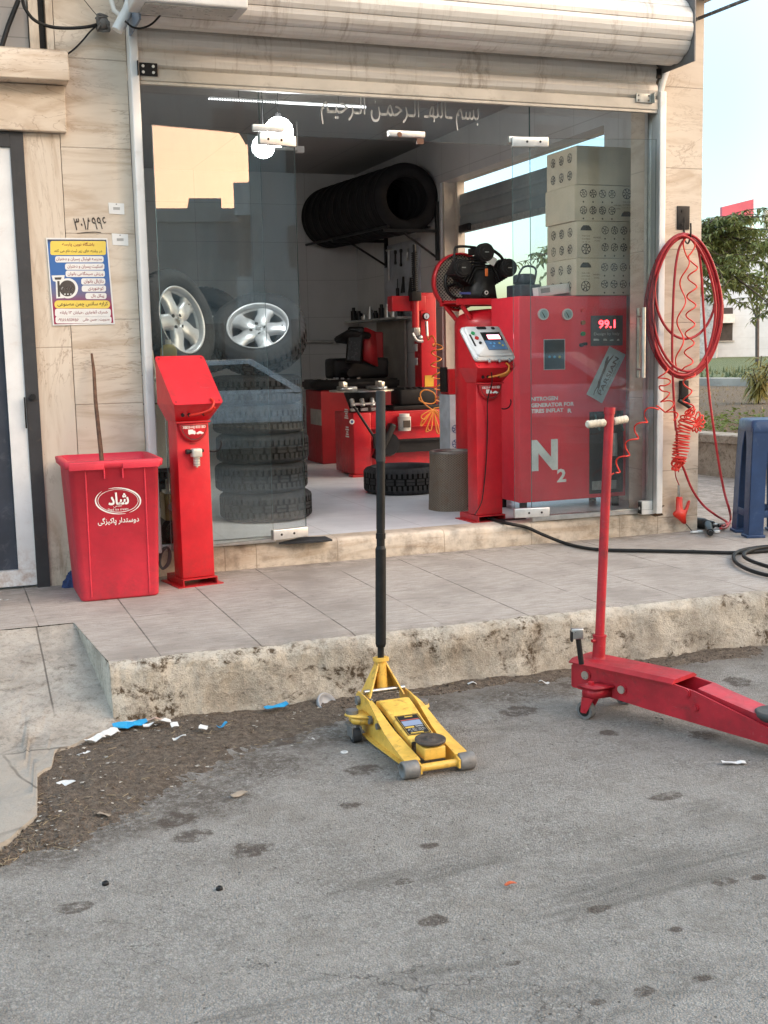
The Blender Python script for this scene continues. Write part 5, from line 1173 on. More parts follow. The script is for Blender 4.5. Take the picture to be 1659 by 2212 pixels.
for k,u in enumerate((1287,1306,1320,1334)): 
    c=nf(u,736,.001); sv=g.M; g.M=c; 
    w=(.022,.014,.014,.009)[k]; g.add([(-w,0,.0003),(w,0,.0003),(w*.9,.009,.0003),(w*.2,.013 if k!=2 else .008,.0003),(-w*.9,.013 if k<2 else .006,.0003)],[(0,1,2,3,4)]); g.M=sv
g.v=[(x,y-.0065,z) for x,y,z in g.v]; part('print',g,simple('pale_print',(.55,.6,.6),.5,world=False),ds,True)
for v,c,nm in((670,(.85,.03,.03),0),(697,(.35,.16,.05),0),(721,(.02,.28,.08),0)):
    g=MB(); p=NP(1258,v,0); g.cyl((p.x,yn,p.z),(p.x,yn-.018,p.z),.014,n=16); part('indicator',g,simple('indicator_%d'%v,c,.3,world=False),NG,True)
g=MB(); p=NP(1258,745,0); g.cyl((p.x-.012,yn,p.z),(p.x-.012,yn-.02,p.z),.012); g.cyl((p.x+.012,yn,p.z+.006),(p.x+.012,yn-.03,p.z+.006),.01); part('key_switch',g,M_blackm,NG,True)
g=MB(); slab(g,1174,733,1220,798,0,.004); slab(g,1176,735,1218,796,.004,.0045) if 0 else None; pn=part('control_panel',g,simple('panel_rim',(.5,.52,.54),.5,world=False),NG,True)
g=MB(); slab(g,1175.5,734.5,1218.5,796.5,.0042,.005); g.mat(1); slab(g,1176,765,1218,796,.0051,.0055); g.mat(2)
for u,cm in((1186,2),(1197,2),(1208,3)): g.mat(cm); p=NP(u,771,0); g.cyl((p.x,yn-.0055,p.z),(p.x,yn-.0075,p.z),.0085,n=14)
part('panel_face',g,[simple('panel_black',(.03,.035,.04),.4,world=False),simple('panel_dkblue',(.05,.085,.12),.4,world=False),simple('btn_cyan',(.1,.4,.6),.4,world=False),simple('btn_gold',(.5,.4,.1),.4,world=False)],pn,True)
g=MB(); slab(g,1273,890,1345,1062,0,.003); rc=part('recess',g,simple('recess_dark',(.022,.022,.024),.4,world=False),NG,True)
g=MB(); 
for u in(1305,1322): p=NP(u,935,0); g.cyl((p.x,yn-.03,p.z),(p.x,yn-.03,p.z-.05),.018); g.cyl((p.x,yn-.03,p.z-.05),(p.x,yn-.03,p.z-.15),.02)
slab(g,1278,1040,1330,1055,.003,.01); part('filter',g,M_galv,NG,True)
g=MB()
for u,v in((1286,900),(1337,900)): 
    p=NP(u,v-4,.02); g.tube(catmull([p,NP(u+3,v+10,.03),NP(u+10,v+30,.02)],5),.006,7)
part('tube',g,simple('teal_tube',(.05,.2,.2),.4,world=False),NG,True)
g=MB(); C=[NP(u,v,.012) for u,v in((1317,748),(1351.5,766),(1300.5,871),(1267,851.5))]; D_=[p+Vector((0,.003,0)) for p in C]; g.add(C+D_,[(0,3,2,1),(4,5,6,7),(0,1,5,4),(1,2,6,5),(2,3,7,6),(3,0,4,7)])
ax=(C[0]-C[3]); ay=(C[0]-C[1])*1.0
BP=thing('name_plate','pale grey tilted plate with leaping cat and lettering on the red cabinet','plate',C[3]); part('plate',g,simple('plate_grey',(.52,.62,.65),.4,world=False),BP,True)
g=MB(); cen=(C[0]+C[1]+C[2]+C[3])/4+Vector((0,-.001,0)); u_=ax.normalized(); v_=Vector((0,0,0))+(C[0]-C[1]); v_=(v_-u_*v_.dot(u_)).normalized()
L=ax.length; Wd=(C[0]-C[1]).length
text(g,'PARSIAN',frame(cen-v_*Wd*.14,u_,v_),Wd*.24,L*.78,bold=.02); text(g,'Car Garage Equipment',frame(cen-v_*Wd*.34,u_,v_),Wd*.085,L*.72)
cat=[(-.46,.14),(-.38,.20),(-.28,.17),(-.18,.23),(-.02,.26),(.10,.28),(.2,.36),(.28,.38),(.33,.33),(.30,.27),(.24,.25),(.34,.15),(.40,.10),(.36,.08),(.26,.14),(.16,.17),(.06,.14),(-.04,.14),(-.16,.10),(-.24,.03),(-.36,.0),(-.40,.03),(-.30,.08),(-.30,.12),(-.38,.15),(-.45,.11)]
sv=g.M; g.M=frame(cen,u_,v_); g.add([(x*L,y*Wd*1.0,.0008) for x,y in cat],[tuple(range(len(cat)))]); g.M=sv
part('print',g,M_print,BP,True)
# cartons on the cabinet
yk=.40; cx0=gy(1245,560,yk).x; cx1=gy(1376,560,yk).x
cx1=min(cx1,4.385)
tops=[635,558,478,400,316]; labs=['bottom carton of the stack on the red cabinet, printed with wheel pictures','second carton from the bottom of the stack, printed with wheel pictures','third carton from the bottom of the stack, with wheel pictures and dark corner','plain topmost carton of the stack on the red cabinet']
for i in range(4):
    zb,zt=gy(1310,tops[i],yk).z,gy(1310,tops[i+1],yk).z
    if i==0: zb=z1+.001
    T=thing('carton',labs[i],'carton',((cx0+cx1)/2,yk+.2,zb),0,'cartons stacked on the red cabinet'); o=(0,.006,-.008,.004)[i]
    g=MB(); g.box(cx0+o,cx1-.004+o*.5,yk+abs(o),yk+.40,zb+.001,zt-.001,.004); bx=part('box',g,M_card,T,True)
    g=MB(); W=cx1-cx0; H_=zt-zb; yf=yk+abs(o)-.0012
    def F_(x,z,): return frame(Vector((cx0+o+x*W,yf,zb+z*H_)),(1,0,0),(0,0,1))
    if i<3:
        fl=(i==2)
        for r in(0,1):
            for k in range(4):
                x=.46+k*.155; x=x if not fl else .14+k*.155
                wheel_print(g,F_(x,.76-.46*r),.026)
                g.add([tuple(F_(x,.53-.46*r)@Vector((.006*math.cos(t*1.05),.006*math.sin(t*1.05),.0006))) for t in range(6)],[tuple(range(6))])
        ex=.15 if not fl else .85
        wheel_print(g,F_(ex,.25 if not fl else .78),.034)
        sv=g.M; g.M=F_(ex,.80 if not fl else .2); g.add([(-.042,-.012,.0006),(.042,-.012,.0006),(.036,.004,.0006),(.02,.02,.0006),(-.02,.02,.0006),(-.036,.004,.0006)],[(0,1,2,3,4,5)]); g.M=sv
        for k in range(3): text(g,('ALLOY WHEEL','QUALITY','SIZE')[k] if 0 else ('WHEEL COVER','SUITABLE','13 14 15')[k],F_(ex,.60-.08*k if not fl else .55-.08*k),.008,.06)
        text(g,'WHEEL',F_(.33 if not fl else .70,.56 if not fl else .45),.009,.06); text(g,'COVER',F_(.33 if not fl else .70,.47 if not fl else .36),.008,.04)
        part('print',g,M_print,bx,True)
    # prints on the left side
    g=MB(); xs_=cx0+o-.0012
    if i in(0,1,3):
        for r in(0,1):
            for k in range(3): wheel_print(g,frame(Vector((xs_,yk+.31-.11*k,zb+H_*(.72-.45*r))),(0,-1,0),(0,0,1)),.03)
        part('side_print',g,M_print,bx,True)
g=MB(); a=gy(1150,634,yn+.1);b=gy(1222,606,yn+.1); g.at(((a.x+b.x)/2,yn+.15,z1+.03),(0,-.12,.1)); w=(b.x-a.x)/2; g.box(-w,w,-.1,.1,-.02,.04,.003); g.mat(1); g.box(-w+.02,-w+.09,-.1015,-.1002,.0,.03); solo('white_box','flat white box lying tilted on the red cabinet beside the cartons','box',g,[M_paper,M_grey2])
g=MB(); a=gy(1116,634,yn+.15);b=gy(1160,580,yn+.15); g.box(a.x,b.x-.0,yn+.10,yn+.30,z1+.001,z1+.08,.01); g.box(a.x+.03,b.x-.02,yn+.13,yn+.27,z1+.08,z1+.15,.02); g.tube(catmull([(a.x+.02,yn+.2,z1+.1),(a.x+.05,yn+.15,z1+.19),(b.x-.01,yn+.15,z1+.18),(b.x,yn+.2,z1+.08)],6),.007,7); solo('battery_charger','dark battery charger standing on the red cabinet','charger',g,simple('charger_dark',(.035,.05,.065),.5,world=False))
# ---- lamps inside
a=gx(450,212,0) if 0 else None
yl=1.6
a=gy(452,213,yl);b=gy(790,232,yl)
TL=thing('tube_light','thin bright strip light hanging near the ceiling behind the glass header','light',((a.x+b.x)/2,yl,b.z)); zz=(a.z+b.z)/2; g=MB(); xm=a.x+(b.x-a.x)*.42; g.cyl((xm,yl,zz),(b.x,yl,zz),.008,n=10)
for k in range(26): g.sph((a.x+(xm-a.x)*k/26,yl,zz),.0065,5)
part('tube',g,emis('tube_glow',(.95,.98,1),.22,(.5,.5,.5)),TL,True)
g=MB(); g.box(a.x,b.x,yl-.006,yl+.006,zz+.0085,zz+.014); part('batten',g,M_grey2,TL,True)
for x in(a.x+.2,b.x-.2):
    g=MB(); g.cyl((x,yl,zz+.014),(x,yl,3.1),.002); part('hanger',g,M_black,TL,True)
M_globe=emis('globe_glow',(1,.99,.97),9,(.8,.8,.8))
for u,v,yl,r_,lb in((602,285,.55,.085,'larger lit white globe lamp beside the left patch fitting'),(569,317,.62,.066,'smaller lit white globe added below the left patch fitting for the lamp reflection')):  # second globe is added for the first lamp's reflection in the door
    a=gy(u,v,yl); GB=thing('globe_lamp',lb,'lamp',(a.x,yl,a.z),0,'globe lamps inside the glass'); g=MB(); g.sph(a,r_,14); part('globe',g,M_globe,GB,True); g=MB(); g.cyl((a.x,yl,a.z+r_*.95),(a.x,yl,a.z+r_+.02),.016); g.cyl((a.x,yl,a.z+r_+.02),(a.x,yl,3.1),.0025); part('holder',g,M_black,GB,True)
g=MB(); a=gy(618,321,3.4);b=gy(655,321,3.4); g.box(a.x-.25,b.x,3.38,3.42,a.z-.012,a.z+.012); g.box(b.x-.06,b.x,3.37,3.43,a.z-.03,a.z+.02); g.cyl((b.x-.05,3.4,a.z),(b.x-.05,3.4,3.1),.006); solo('unlit_tube_light','unlit white tube light hanging deeper under the ceiling','light',g,M_white)
# ------------------------------------------------------- hoses on the right pillar
HK=thing('hose_hook','black steel plate with hook fixed on the right pillar','hook',gy(1475,495,0))
g=MB(); a=gy(1462,445,0);b=gy(1488,496,0); g.box(a.x,b.x,-.008,-.0005,b.z,a.z,.002); g.cyl((a.x+.035,-.012,b.z+.03),(a.x+.035,-.007,b.z+.03),.008); g.cyl((a.x+.035,-.012,a.z-.03),(a.x+.035,-.007,a.z-.03),.008); part('plate',g,M_blackm,HK,True)
g=MB(); g.tube(catmull([gy(1478,470,-.006),gy(1478,510,-.012),gy(1481,522,-.07),gy(1487,525,-.14),gy(1492,507,-.182),gy(1492,482,-.185)],6),.0055,8); part('hook',g,M_blackm,HK,True)
HC=thing('air_hose','thick red rubber air hose hung in big loops on the right pillar','air hose',gy(1483,810,-.05))
def ellpath(l,r,t,b,y0,n=40,top=(1482,512)):
    P=[]
    cx,cy=(l+r)/2,(t+b)/2
    for k in range(n):
        a=2*PI*k/n; s,c=math.sin(a),math.cos(a)
        x=cx+(r-l)/2*s*(1-.16*max(0,c)); y=cy-(b-t)/2*c
        P.append(gy(x,y,y0-.02*max(0,c)**2+.006*math.sin(3*a)))
    return P
g=MB()
for l,r,t,b,y0 in ((1393,1561,505,817,-.118),(1398,1557,507,813,-.128),(1404,1552,510,808,-.14),(1409,1559,506,802,-.15),(1401,1546,509,811,-.158),(1414,1548,512,732,-.135)): g.tube(ellpath(l,r,t,b,y0),.0082,9,True)
P=[gy(u,v,-.15) for u,v in[(1480,514),(1466,540),(1458,590),(1454,660),(1452,740),(1453,800),(1456,870),(1460,930)]]; g.tube(catmull(P,6),.0078,9)
P=[gy(u,v,-.15) for u,v in[(1490,512),(1508,540),(1515,590),(1519,660),(1524,740),(1530,830)]]+[gy(1538,900,-.17),gy(1551,990,-.18),gy(1564,1060,-.2),gy(1575,1100,-.22),gz(1578,1122,.02),gz(1568,1139,.012),gz(1556,1141,.03)]; g.tube(catmull(P,7),.0078,9)
P=[gy(1462,930,-.14),gy(1464,980,-.13),gy(1478,1015,-.12),gy(1494,1055,-.12),gy(1518,1090,-.13),gy(1545,1112,-.15),gz(1570,1128,.02),gz(1560,1136,.03)]; g.tube(catmull(P,7),.0078,9)
part('tube',g,M_hose,HC,True)
SP=thing('spiral_hose','thin bright red spiral air hose tangled over the right pillar hose','spiral hose',gy(1475,1000,-.08))
def G(u,v,y=-.172): return gy(u,v,y)
g=MB(); r_=.0047
g.tube(catmull([G(1480,516),G(1476,528),G(1481,548),G(1487,560)],5)+helix([G(1497,575),G(1494,640),G(1491,700),G(1488,770),G(1484,800)],.028,5.6,14),r_,6)
g.tube(catmull([G(1498,520),G(1501,532),G(1494,545),G(1487,553)],5)+helix([G(1482,560),G(1474,640),G(1469,720),G(1468,770),G(1462,800)],.022,2.9,18),r_,6)
g.tube(helix([G(1492,805),G(1484,840),G(1487,870),G(1490,888)],.03,2.3,16),r_,6)
g.tube(helix([G(1430,798),G(1437,830),G(1434,850),G(1446,880),G(1455,905)],.034,4.4,14),r_,6)
g.tube(helix([G(1487,900),G(1477,930),G(1472,960),G(1468,985),G(1466,1000)],.044,15,14,.014),r_,6)
for k in range(7):
    c=G(1466+R.uniform(-4,4),1000+R.uniform(-4,4),-.16); rr0=R.uniform(.03,.045); g.tube([c+Vector((rr0*math.cos(t*.524),.012*math.sin(t*1.05+k),rr0*.85*math.sin(t*.524+.3*k))) for t in range(12)],r_,6,True)
for k in range(4):
    c=G(1490+R.uniform(-5,5),893+R.uniform(-5,5),-.165); rr0=R.uniform(.02,.032); g.tube([c+Vector((rr0*math.cos(t*.524),.012*math.sin(t*1.05+k),rr0*math.sin(t*.524+.3*k))) for t in range(12)],r_,6,True)
c=G(1503,915); L=[]
for k in range(7):
    a=-1.3+k*.55; o=Vector((math.cos(a),0,-math.sin(a))); s=Vector((o.z,0,-o.x)); rr0=.075*(1-.05*k)
    L+=[c,c+o*rr0*.6+s*.014+Vector((0,-.01,0)),c+o*rr0,c+o*rr0*.6-s*.014]
g.tube(catmull(L,5),r_,6)
g.tube(helix([G(1418,876,-.17),G(1395,900,-.18),G(1380,925,-.19),G(1362,958,-.2),G(1345,990,-.21),G(1326,1022,-.22)],.027,4.3,18),r_*1.05,6); g.tube(catmull([G(1326,1022,-.22),G(1314,1030,-.22),G(1306,1038,-.2)],5),r_,6)
g.tube(catmull([G(1436,890),G(1424,880),G(1418,876,-.17)],4),r_,6)
part('tube',g,M_spiral,SP,True)
g=MB(); g.cyl(gy(1466,1010,-.15),gy(1466,1020,-.15),.004,n=8); P=[gy(1458,1012,-.14),gy(1460,1030,-.09),gy(1467,1048,-.06)]; g.tube(catmull(P,5),.0035,6); part('hose_end',g,M_hose,SP,True)
BG=thing('blow_gun','red air blow gun hanging at the foot of the right pillar','blow gun',gy(1470,1100,-.05))
yb=-.055; g=MB(); Pn=[gy(u,v,yb) for u,v in[(1462,1073),(1473,1073),(1473,1098),(1477,1103),(1481,1098),(1486,1083),(1490,1080),(1488,1092),(1482,1107),(1480,1118),(1481,1131),(1476,1132),(1466,1122),(1455,1114),(1455,1108),(1461,1103)]]
loc2=[(p.x,p.z) for p in Pn]; bm=bmesh.new(); A=[bm.verts.new((x,yb-.012,z)) for x,z in loc2]; Bv=[bm.verts.new((x,yb+.012,z)) for x,z in loc2]; bm.faces.new(A); bm.faces.new(Bv[::-1])
for i in range(len(A)): bm.faces.new((A[i],Bv[i],Bv[(i+1)%len(A)],A[(i+1)%len(A)]))
bmesh.ops.recalc_face_normals(bm,faces=bm.faces[:]); bmesh.ops.bevel(bm,geom=bm.edges[:],offset=.004,segments=2,affect='EDGES'); g.bm(bm,True); part('body',g,M_spiral,BG,True)
g=MB(); g.cyl(gy(1466,1048,yb),gy(1466,1062,yb),.007,n=10); g.cyl(gy(1466,1062,yb),gy(1467,1074,yb),.009,n=10); part('coupling',g,M_steel,BG,True)
g=MB(); g.cyl(gy(1481,1131,yb),gz(1494,1146,.012),.0028,n=8); part('nozzle',g,M_blackm,BG,True)
VV=thing('hose_coupling','black valve and coupling on the pillar behind the red hoses','valve',gy(1475,850,0)); g=MB(); a=gy(1466,822,0);b=gy(1482,862,0); g.box(a.x,b.x,-.03,-.0005,b.z,a.z,.006); g.sph(gy(1484,868,-.03),.022,8); g.cyl(gy(1466,865,-.03),gy(1490,880,-.03),.012); part('body',g,M_black,VV,True)
# impact wrench on the ground
IW=thing('impact_wrench','black pneumatic impact wrench lying by the right pillar foot','impact wrench',gz(1528,1150,0)); p0=gz(1503,1140,0)+Vector((0,0,.035)); p1=gz(1550,1146,0)+Vector((0,0,.032)); d=(p1-p0)
g=MB(); g.cyl(p0,p0+d*.38,.034,.036,n=20); g.cyl(p0+d*.38,p0+d*.5,.036,.03,n=20); g.cyl(p0+d*.5,p0+d*.8,.03,.024,n=20); part('motor_housing',g,M_black,IW,True)
g=MB(); e=p0+d*.55; f_=gz(1534,1160,0)+Vector((0,0,.03)); g.cyl(e,f_,.025,.022,n=16); g.cyl(f_,f_+(f_-e)*.15,.016,n=14); g.lathe if 0 else None; part('handle',g,M_black,IW,True)
g=MB(); g.cyl(p0+d*.8,p0+d*1.0,.012,n=12); g.mat(1); 
q=p0+d*1.0
for t in range(5): g.cyl(q+Vector((.02*t,.012*t,-.003*t)),q+Vector((.02*t+.014,.012*t+.008,-.003*t)),.013,n=10)
part('coupling',g,[M_steel,M_black],IW,True)
g=MB(); c=gz(1505,1152,0); g.box(c.x-.04,c.x+.045,c.y-.012,c.y+.015,.003,.016,.004); c=gz(1548,1152,0); g.box(c.x-.02,c.x+.02,c.y-.01,c.y+.01,.003,.02,.004); part('white_trim',g,M_white,IW,True)
# ------------------------------------------------------- blue stool
c=gz(1615,1163,0); ST=thing('plastic_stool','tall dark blue plastic stool at the right edge of the pavement','stool',(c.x,c.y,0),rad(-19))
hs=gy(1618,908,c.y+.02).z; W0,W1=.33,.27  # foot spread, top spread
def stc(t): # corner inset with height
    return (W0-W1)/2*t
g=MB()
def legL(ix,iy):
    sx=1 if ix==0 else -1; sy=1 if iy==0 else -1; X=W0*ix; Y=W0*iy
    g=MB(); lv=[(0,.105,.0),(.02,.105,0),(.022,.094,.004),(.55,.095,.0),(.76,.10,0),(.86,.118,0),(.93,.14,0)]
    for axis in(0,1):
        V=[];F=[]
        for t,w,o in lv:
            i0=stc(t)+o; z=hs*t
            for a,b in ((i0,i0),(i0+w,i0),(i0+w,i0+.006),(i0,i0+.006)):
                if axis: a,b=b,a
                V.append((X+sx*a,Y+sy*b,z))
        n_=len(lv)
        for k in range(n_-1):
            for j in range(4): F.append((k*4+j,k*4+(j+1)%4,(k+1)*4+(j+1)%4,(k+1)*4+j))
        F+=[(0,1,2,3),tuple((n_-1)*4+j for j in range(4))]; g.add(V,F)
    g.cyl((X+sx*.012,Y+sy*.012,0),(X+sx*.016,Y+sy*.016,.0),.001) if 0 else None
    i=stc(.02); g.box(X+sx*(i-.006),X+sx*(i+.11),Y+sy*(i-.006),Y+sy*(i+.112),0,.018,.004)
    return g
for ix in(0,1):
    for iy in(0,1): part('leg',legL(ix,iy),M_blue,ST)
g=MB(); i=stc(1); loft(g,[rr(i-.006,W0-i+.006,i-.006,W0-i+.006,.03,hs*.90),rr(i-.004,W0-i+.004,i-.004,W0-i+.004,.03,hs*.985),rr(i+.006,W0-i-.006,i+.006,W0-i-.006,.03,hs),rr(i+.03,W0-i-.03,i+.03,W0-i-.03,.02,hs-.004)],False,True); part('seat',g,M_blue,ST)
g=MB(); 
for y0,y1,x0,x1 in ((.0,.008,.05,W0-.05),(W0-.008,W0,.05,W0-.05)):
    i=stc(.3); yy=i if y0==0 else W0-i-.008; g.box(.05,W0-.05,yy+.002,yy+.007,hs*.17,hs*.23,.002)
i=stc(.3); g.box(i+.002,i+.007,.05,W0-.05,hs*.17,hs*.23,.002); g.box(W0-i-.007,W0-i-.002,.05,W0-.05,hs*.17,hs*.23,.002); part('stretcher',g,M_blue,ST)
# ------------------------------------------------------- black supply hose from the pedestal to the coil at the right
BH=thing('supply_hose','black rubber hose from the doorway pedestal to a coil at right','hose',gz(1400,1192,0)); P=[gz(1012,1092,ZF+.05),gz(1024,1104,ZF+.015),gz(1060,1121,ZF+.012),gz(1098,1131,ZF+.016),gy(1136,1139,-.012),gy(1173,1155,-.05),gz(1216,1172,.014)]+[gz(u,v,.013) for u,v in((1259,1183),(1306,1188),(1400,1190),(1500,1192),(1590,1194),(1680,1190),(1790,1200),(1830,1225),(1740,1252),(1640,1240),(1588,1215),(1600,1192),(1690,1182),(1800,1192),(1838,1220),(1750,1245),(1655,1228),(1606,1206),(1640,1190),(1740,1186),(1900,1200))]
P=[p+Vector((0,0,.016*max(0,(i-13))/12)) if i>13 else p for i,p in enumerate(P)]
g=MB(); g.tube(catmull(P,8),.0105,9); part('tube',g,M_cable,BH,True)
g=MB(); c=gz(1078,1125,ZF); g.box(c.x-.02,c.x+.16,c.y-.06,c.y+.0,ZF+.001,ZF+.012,.003); solo('door_wedge','dark flat metal strip on the floor by the doorway pedestal','strip',g,M_blackm)
g=MB(); c=gz(660,1163,ZF+.006); V=[gz(u,v,ZF+.012) for u,v in((602,1172),(650,1160),(702,1158),(718,1165),(690,1168),(655,1170))]; g.add(V,[tuple(range(6))[::-1]]); g.add([v-Vector((0,0,.01)) for v in V],[tuple(range(6))]); 
for i in range(6): a,b=V[i],V[(i+1)%6]; g.quad(a,b,b-Vector((0,0,.01)),a-Vector((0,0,.01)))
solo('rubber_flap','flat black rubber flap lying on the threshold under the left door','rubber flap',g,M_rubber)
# ------------------------------------------------------- yellow trolley jack
pL=gz(868,1684,ZR); pR=gz(1022,1659,ZR); cen=(pL+pR)/2; ang=math.atan2(pR.y-pL.y,pR.x-pL.x)
YJ=thing('trolley_jack','yellow low trolley jack with tall black handle standing on the asphalt','trolley jack',(cen.x,cen.y,ZR),ang)
hw=(pR-pL).length/2
M_roller=simple('cast_roller',(.21,.205,.20),.6,metal=.4,dirt=.4,vs=25,world=False)
for s in(-1,1):
    g=MB(); x0,x1=s*(hw-.058),s*hw; g.M=frame(Vector((x0,0,.031)),(0,1,0),(0,0,1)) if s>0 else frame(Vector((x0,0,.031)),(0,-1,0),(0,0,1))
    L_=.058; g.lathe([(.0,.0),(.03,.0),(.031,.004),(.031,L_-.004),(.029,L_),(.022,L_),(.021,L_-.02),(.0,L_-.02)],28); part('front_roller',g,M_roller,YJ)
xi=hw-.066
prof=[(-.028,.018),(-.028,.048),(.02,.060),(.12,.074),(.22,.094),(.30,.120),(.37,.146),(.45,.158),(.545,.162),(.565,.145),(.56,.09),(.53,.03),(.45,.016),(.1,.012)]
for s in(-1,1):
    g=MB(); n_=len(prof)
    def X_(y): return s*(xi+ .018*max(0,min(1,(y-.1)/.3)))
    V=[(X_(y),y,z) for y,z in prof]+[(X_(y)+s*.006,y,z) for y,z in prof]
    F=[tuple(range(n_)),tuple(range(n_,2*n_))[::-1]]+[(i,(i+1)%n_,n_+(i+1)%n_,n_+i) for i in range(n_)]
    g.add(V,F)
    # folded top flange and bottom lip
    fl=[(-.0,.062,.045),(.02,.066,.050),(.12,.080,.046),(.22,.100,.036),(.30,.126,.026),(.37,.150,.016),(.42,.159,.008)]
    V=[];F=[]
    for y,z,w in fl: V+=[(X_(y)-s*.004,y,z),(X_(y)+s*w,y,z-.006),(X_(y)+s*w,y,z-.010),(X_(y)-s*.004,y,z-.004)]
    for i in range(len(fl)-1):
        for j in range(4): F.append((i*4+j,i*4+(j+1)%4,(i+1)*4+(j+1)%4,(i+1)*4+j))
    F+=[(0,1,2,3),tuple((len(fl)-1)*4+j for j in range(4))]; g.add(V,F)
    V=[];F=[]
    for y,z in((.06,.012),(.2,.012),(.35,.014),(.46,.018)): V+=[(X_(y),y,z),(X_(y)+s*.024,y,z-.002),(X_(y)+s*.024,y,z+.003),(X_(y),y,z+.006)]
    for i in range(3):
        for j in range(4): F.append((i*4+j,i*4+(j+1)%4,(i+1)*4+(j+1)%4,(i+1)*4+j))
    g.add(V,F)
    sp_=part('side_plate',g,M_yellow,YJ)
    g=MB(); 
    for y,z,r0 in((.40,.09,.016),(.33,.085,.012),(.53,.13,.018)): g=MB(); xx=X_(y)+s*.006; g.cyl((xx,y,z),(xx+s*.012,y,z),r0,n=14); part('bolt',g,M_roller,sp_)
g=MB(); g.cyl((-xi-.006,-.002,.031),(xi+.006,-.002,.031),.0135,n=16); part('axle_bar',g,M_yellow,YJ)
g=MB(); aw0,aw1=.062,.050
pr=[(.43,.150),(.40,.158),(.33,.142),(.25,.118),(.14,.092),(.115,.086)]
V=[];F=[]
for y,z in pr:
    t=(y-.115)/.315; w=aw1+(aw0-aw1)*t; V+=[(-w,y,z-.028),(-w,y,z-.003),(-w+.004,y,z),(w-.004,y,z),(w,y,z-.003),(w,y,z-.028)]
for i in range(len(pr)-1):
    for j in range(5): F.append((i*6+j,i*6+j+1,(i+1)*6+j+1,(i+1)*6+j))
F+=[(0,1,2,3,4,5)]; g.add(V,F); arm=part('lift_arm',g,M_yellow,YJ)
g=MB(); y0,z0=.155,.0955; y1,z1=.285,.1285; sl=Vector((0,y1-y0,z1-z0)); Mx=frame(Vector((0,(y0+y1)/2,(z0+z1)/2+.0012)),(1,0,0),sl); sv=g.M; g.M=Mx; g.quad((-.046,-.068,0),(.046,-.068,0),(.046,.068,0),(-.046,.068,0)); g.mat(1)
for x0,x1,yy0,yy1 in((-.042,.042,-.064,-.0625),(-.042,.042,.0625,.064),(-.042,-.0405,-.064,.064),(.0405,.042,-.064,.064)): g.quad((x0,yy0,.0006),(x1,yy0,.0006),(x1,yy1,.0006),(x0,yy1,.0006))
g.quad((-.012,.05,.0006),(.02,.05,.0006),(.02,.056,.0006),(-.012,.056,.0006)); g.quad((-.036,-.022,.0006),(-.002,-.022,.0006),(-.002,-.012,.0006),(-.036,-.012,.0006)); g.quad((-.03,-.058,.0006),(.02,-.058,.0006),(.02,-.052,.0006),(-.03,-.052,.0006)); g.mat(2); g.quad((-.036,-.008,.0006),(.036,-.008,.0006),(.036,.026,.0006),(-.036,.026,.0006)); g.mat(3); g.quad((-.036,.030,.0006),(.036,.030,.0006),(.036,.034,.0006),(-.036,.034,.0006)); g.mat(4); g.M=sv
text(g,'GARAGE JACK',Mx@Matrix.Translation((.0,.042,.0005)),.008,.06) if 0 else None
text(g,'WARNING',Mx@Matrix.Translation((.018,-.017,.0005)),.009,.03); 
for k,wd in enumerate((.06,.066,.05)): text(g,'Ill1 lIl11 l1lI Il1',Mx@Matrix.Translation((0,-.030-.007*k,.0005)),.004,wd)
part('warning_label',g,[M_black,simple('label_gold',(.55,.36,.06),.5,world=False),simple('label_bluegrey',(.2,.25,.36),.5,world=False),simple('label_redline',(.45,.08,.06),.5,world=False),M_wtext],arm)
M_pad=simple('cast_pad',(.085,.07,.06),.6,metal=.4,dirt=.5,vs=30,world=False)
g=MB(); g.box(-.04,.04,.02,.10,.045,.088,.004); part('pad_bracket',g,M_yellow,YJ)
g=MB(); g.M=Matrix.Translation((0,.062,.09))@Matrix.Rotation(.04,4,'X'); g.lathe([(0,.0),(.03,.0),(.053,.008),(.055,.012),(.055,.018),(.051,.020),(.046,.016),(.02,.016),(.018,.021),(.008,.021),(.006,.017),(0,.017)],36); part('saddle',g,M_pad,YJ)
g=MB(); g.cyl((-xi-.014,.50,.168),(xi+.014,.50,.168),.009,n=14); part('cross_pin',g,M_steel,YJ)
g=MB(); g.cyl((-.02,.37,.10),(-.02,.52,.10),.025,n=18); g.cyl((.03,.38,.105),(.03,.52,.105),.014); g.box(-.07,.07,.44,.53,.03,.09,.006); part('hydraulic_unit',g,M_blackm,YJ)
# socket pyramid
tb=Vector((0,.53,.285))
g=MB()
for s in(-1,1):
    V=[(s*(xi+.004),.47,.15),(s*(xi+.004),.565,.15),(s*.018,.545,.27),(s*.018,.515,.27)]; V+=[(x-s*.006,y,z) for x,y,z in V]; g.add(V,[(0,1,2,3),(7,6,5,4),(0,3,7,4),(1,2,6,5),(0,1,5,4),(2,3,7,6)])
g.box(-.05,.05,.555,.562,.15,.20); g.add([(-.066,.56,.15),(.066,.56,.15),(.018,.55,.27),(-.018,.55,.27)],[(0,1,2,3)]); g.cyl((0,.522,.17),(0,.53,.278),.021,.021,n=18); g.lathe if 0 else None
g.cyl((0,.5297,.276),(0,.5305,.288),.031,n=22); part('handle_socket',g,M_yellow,YJ)
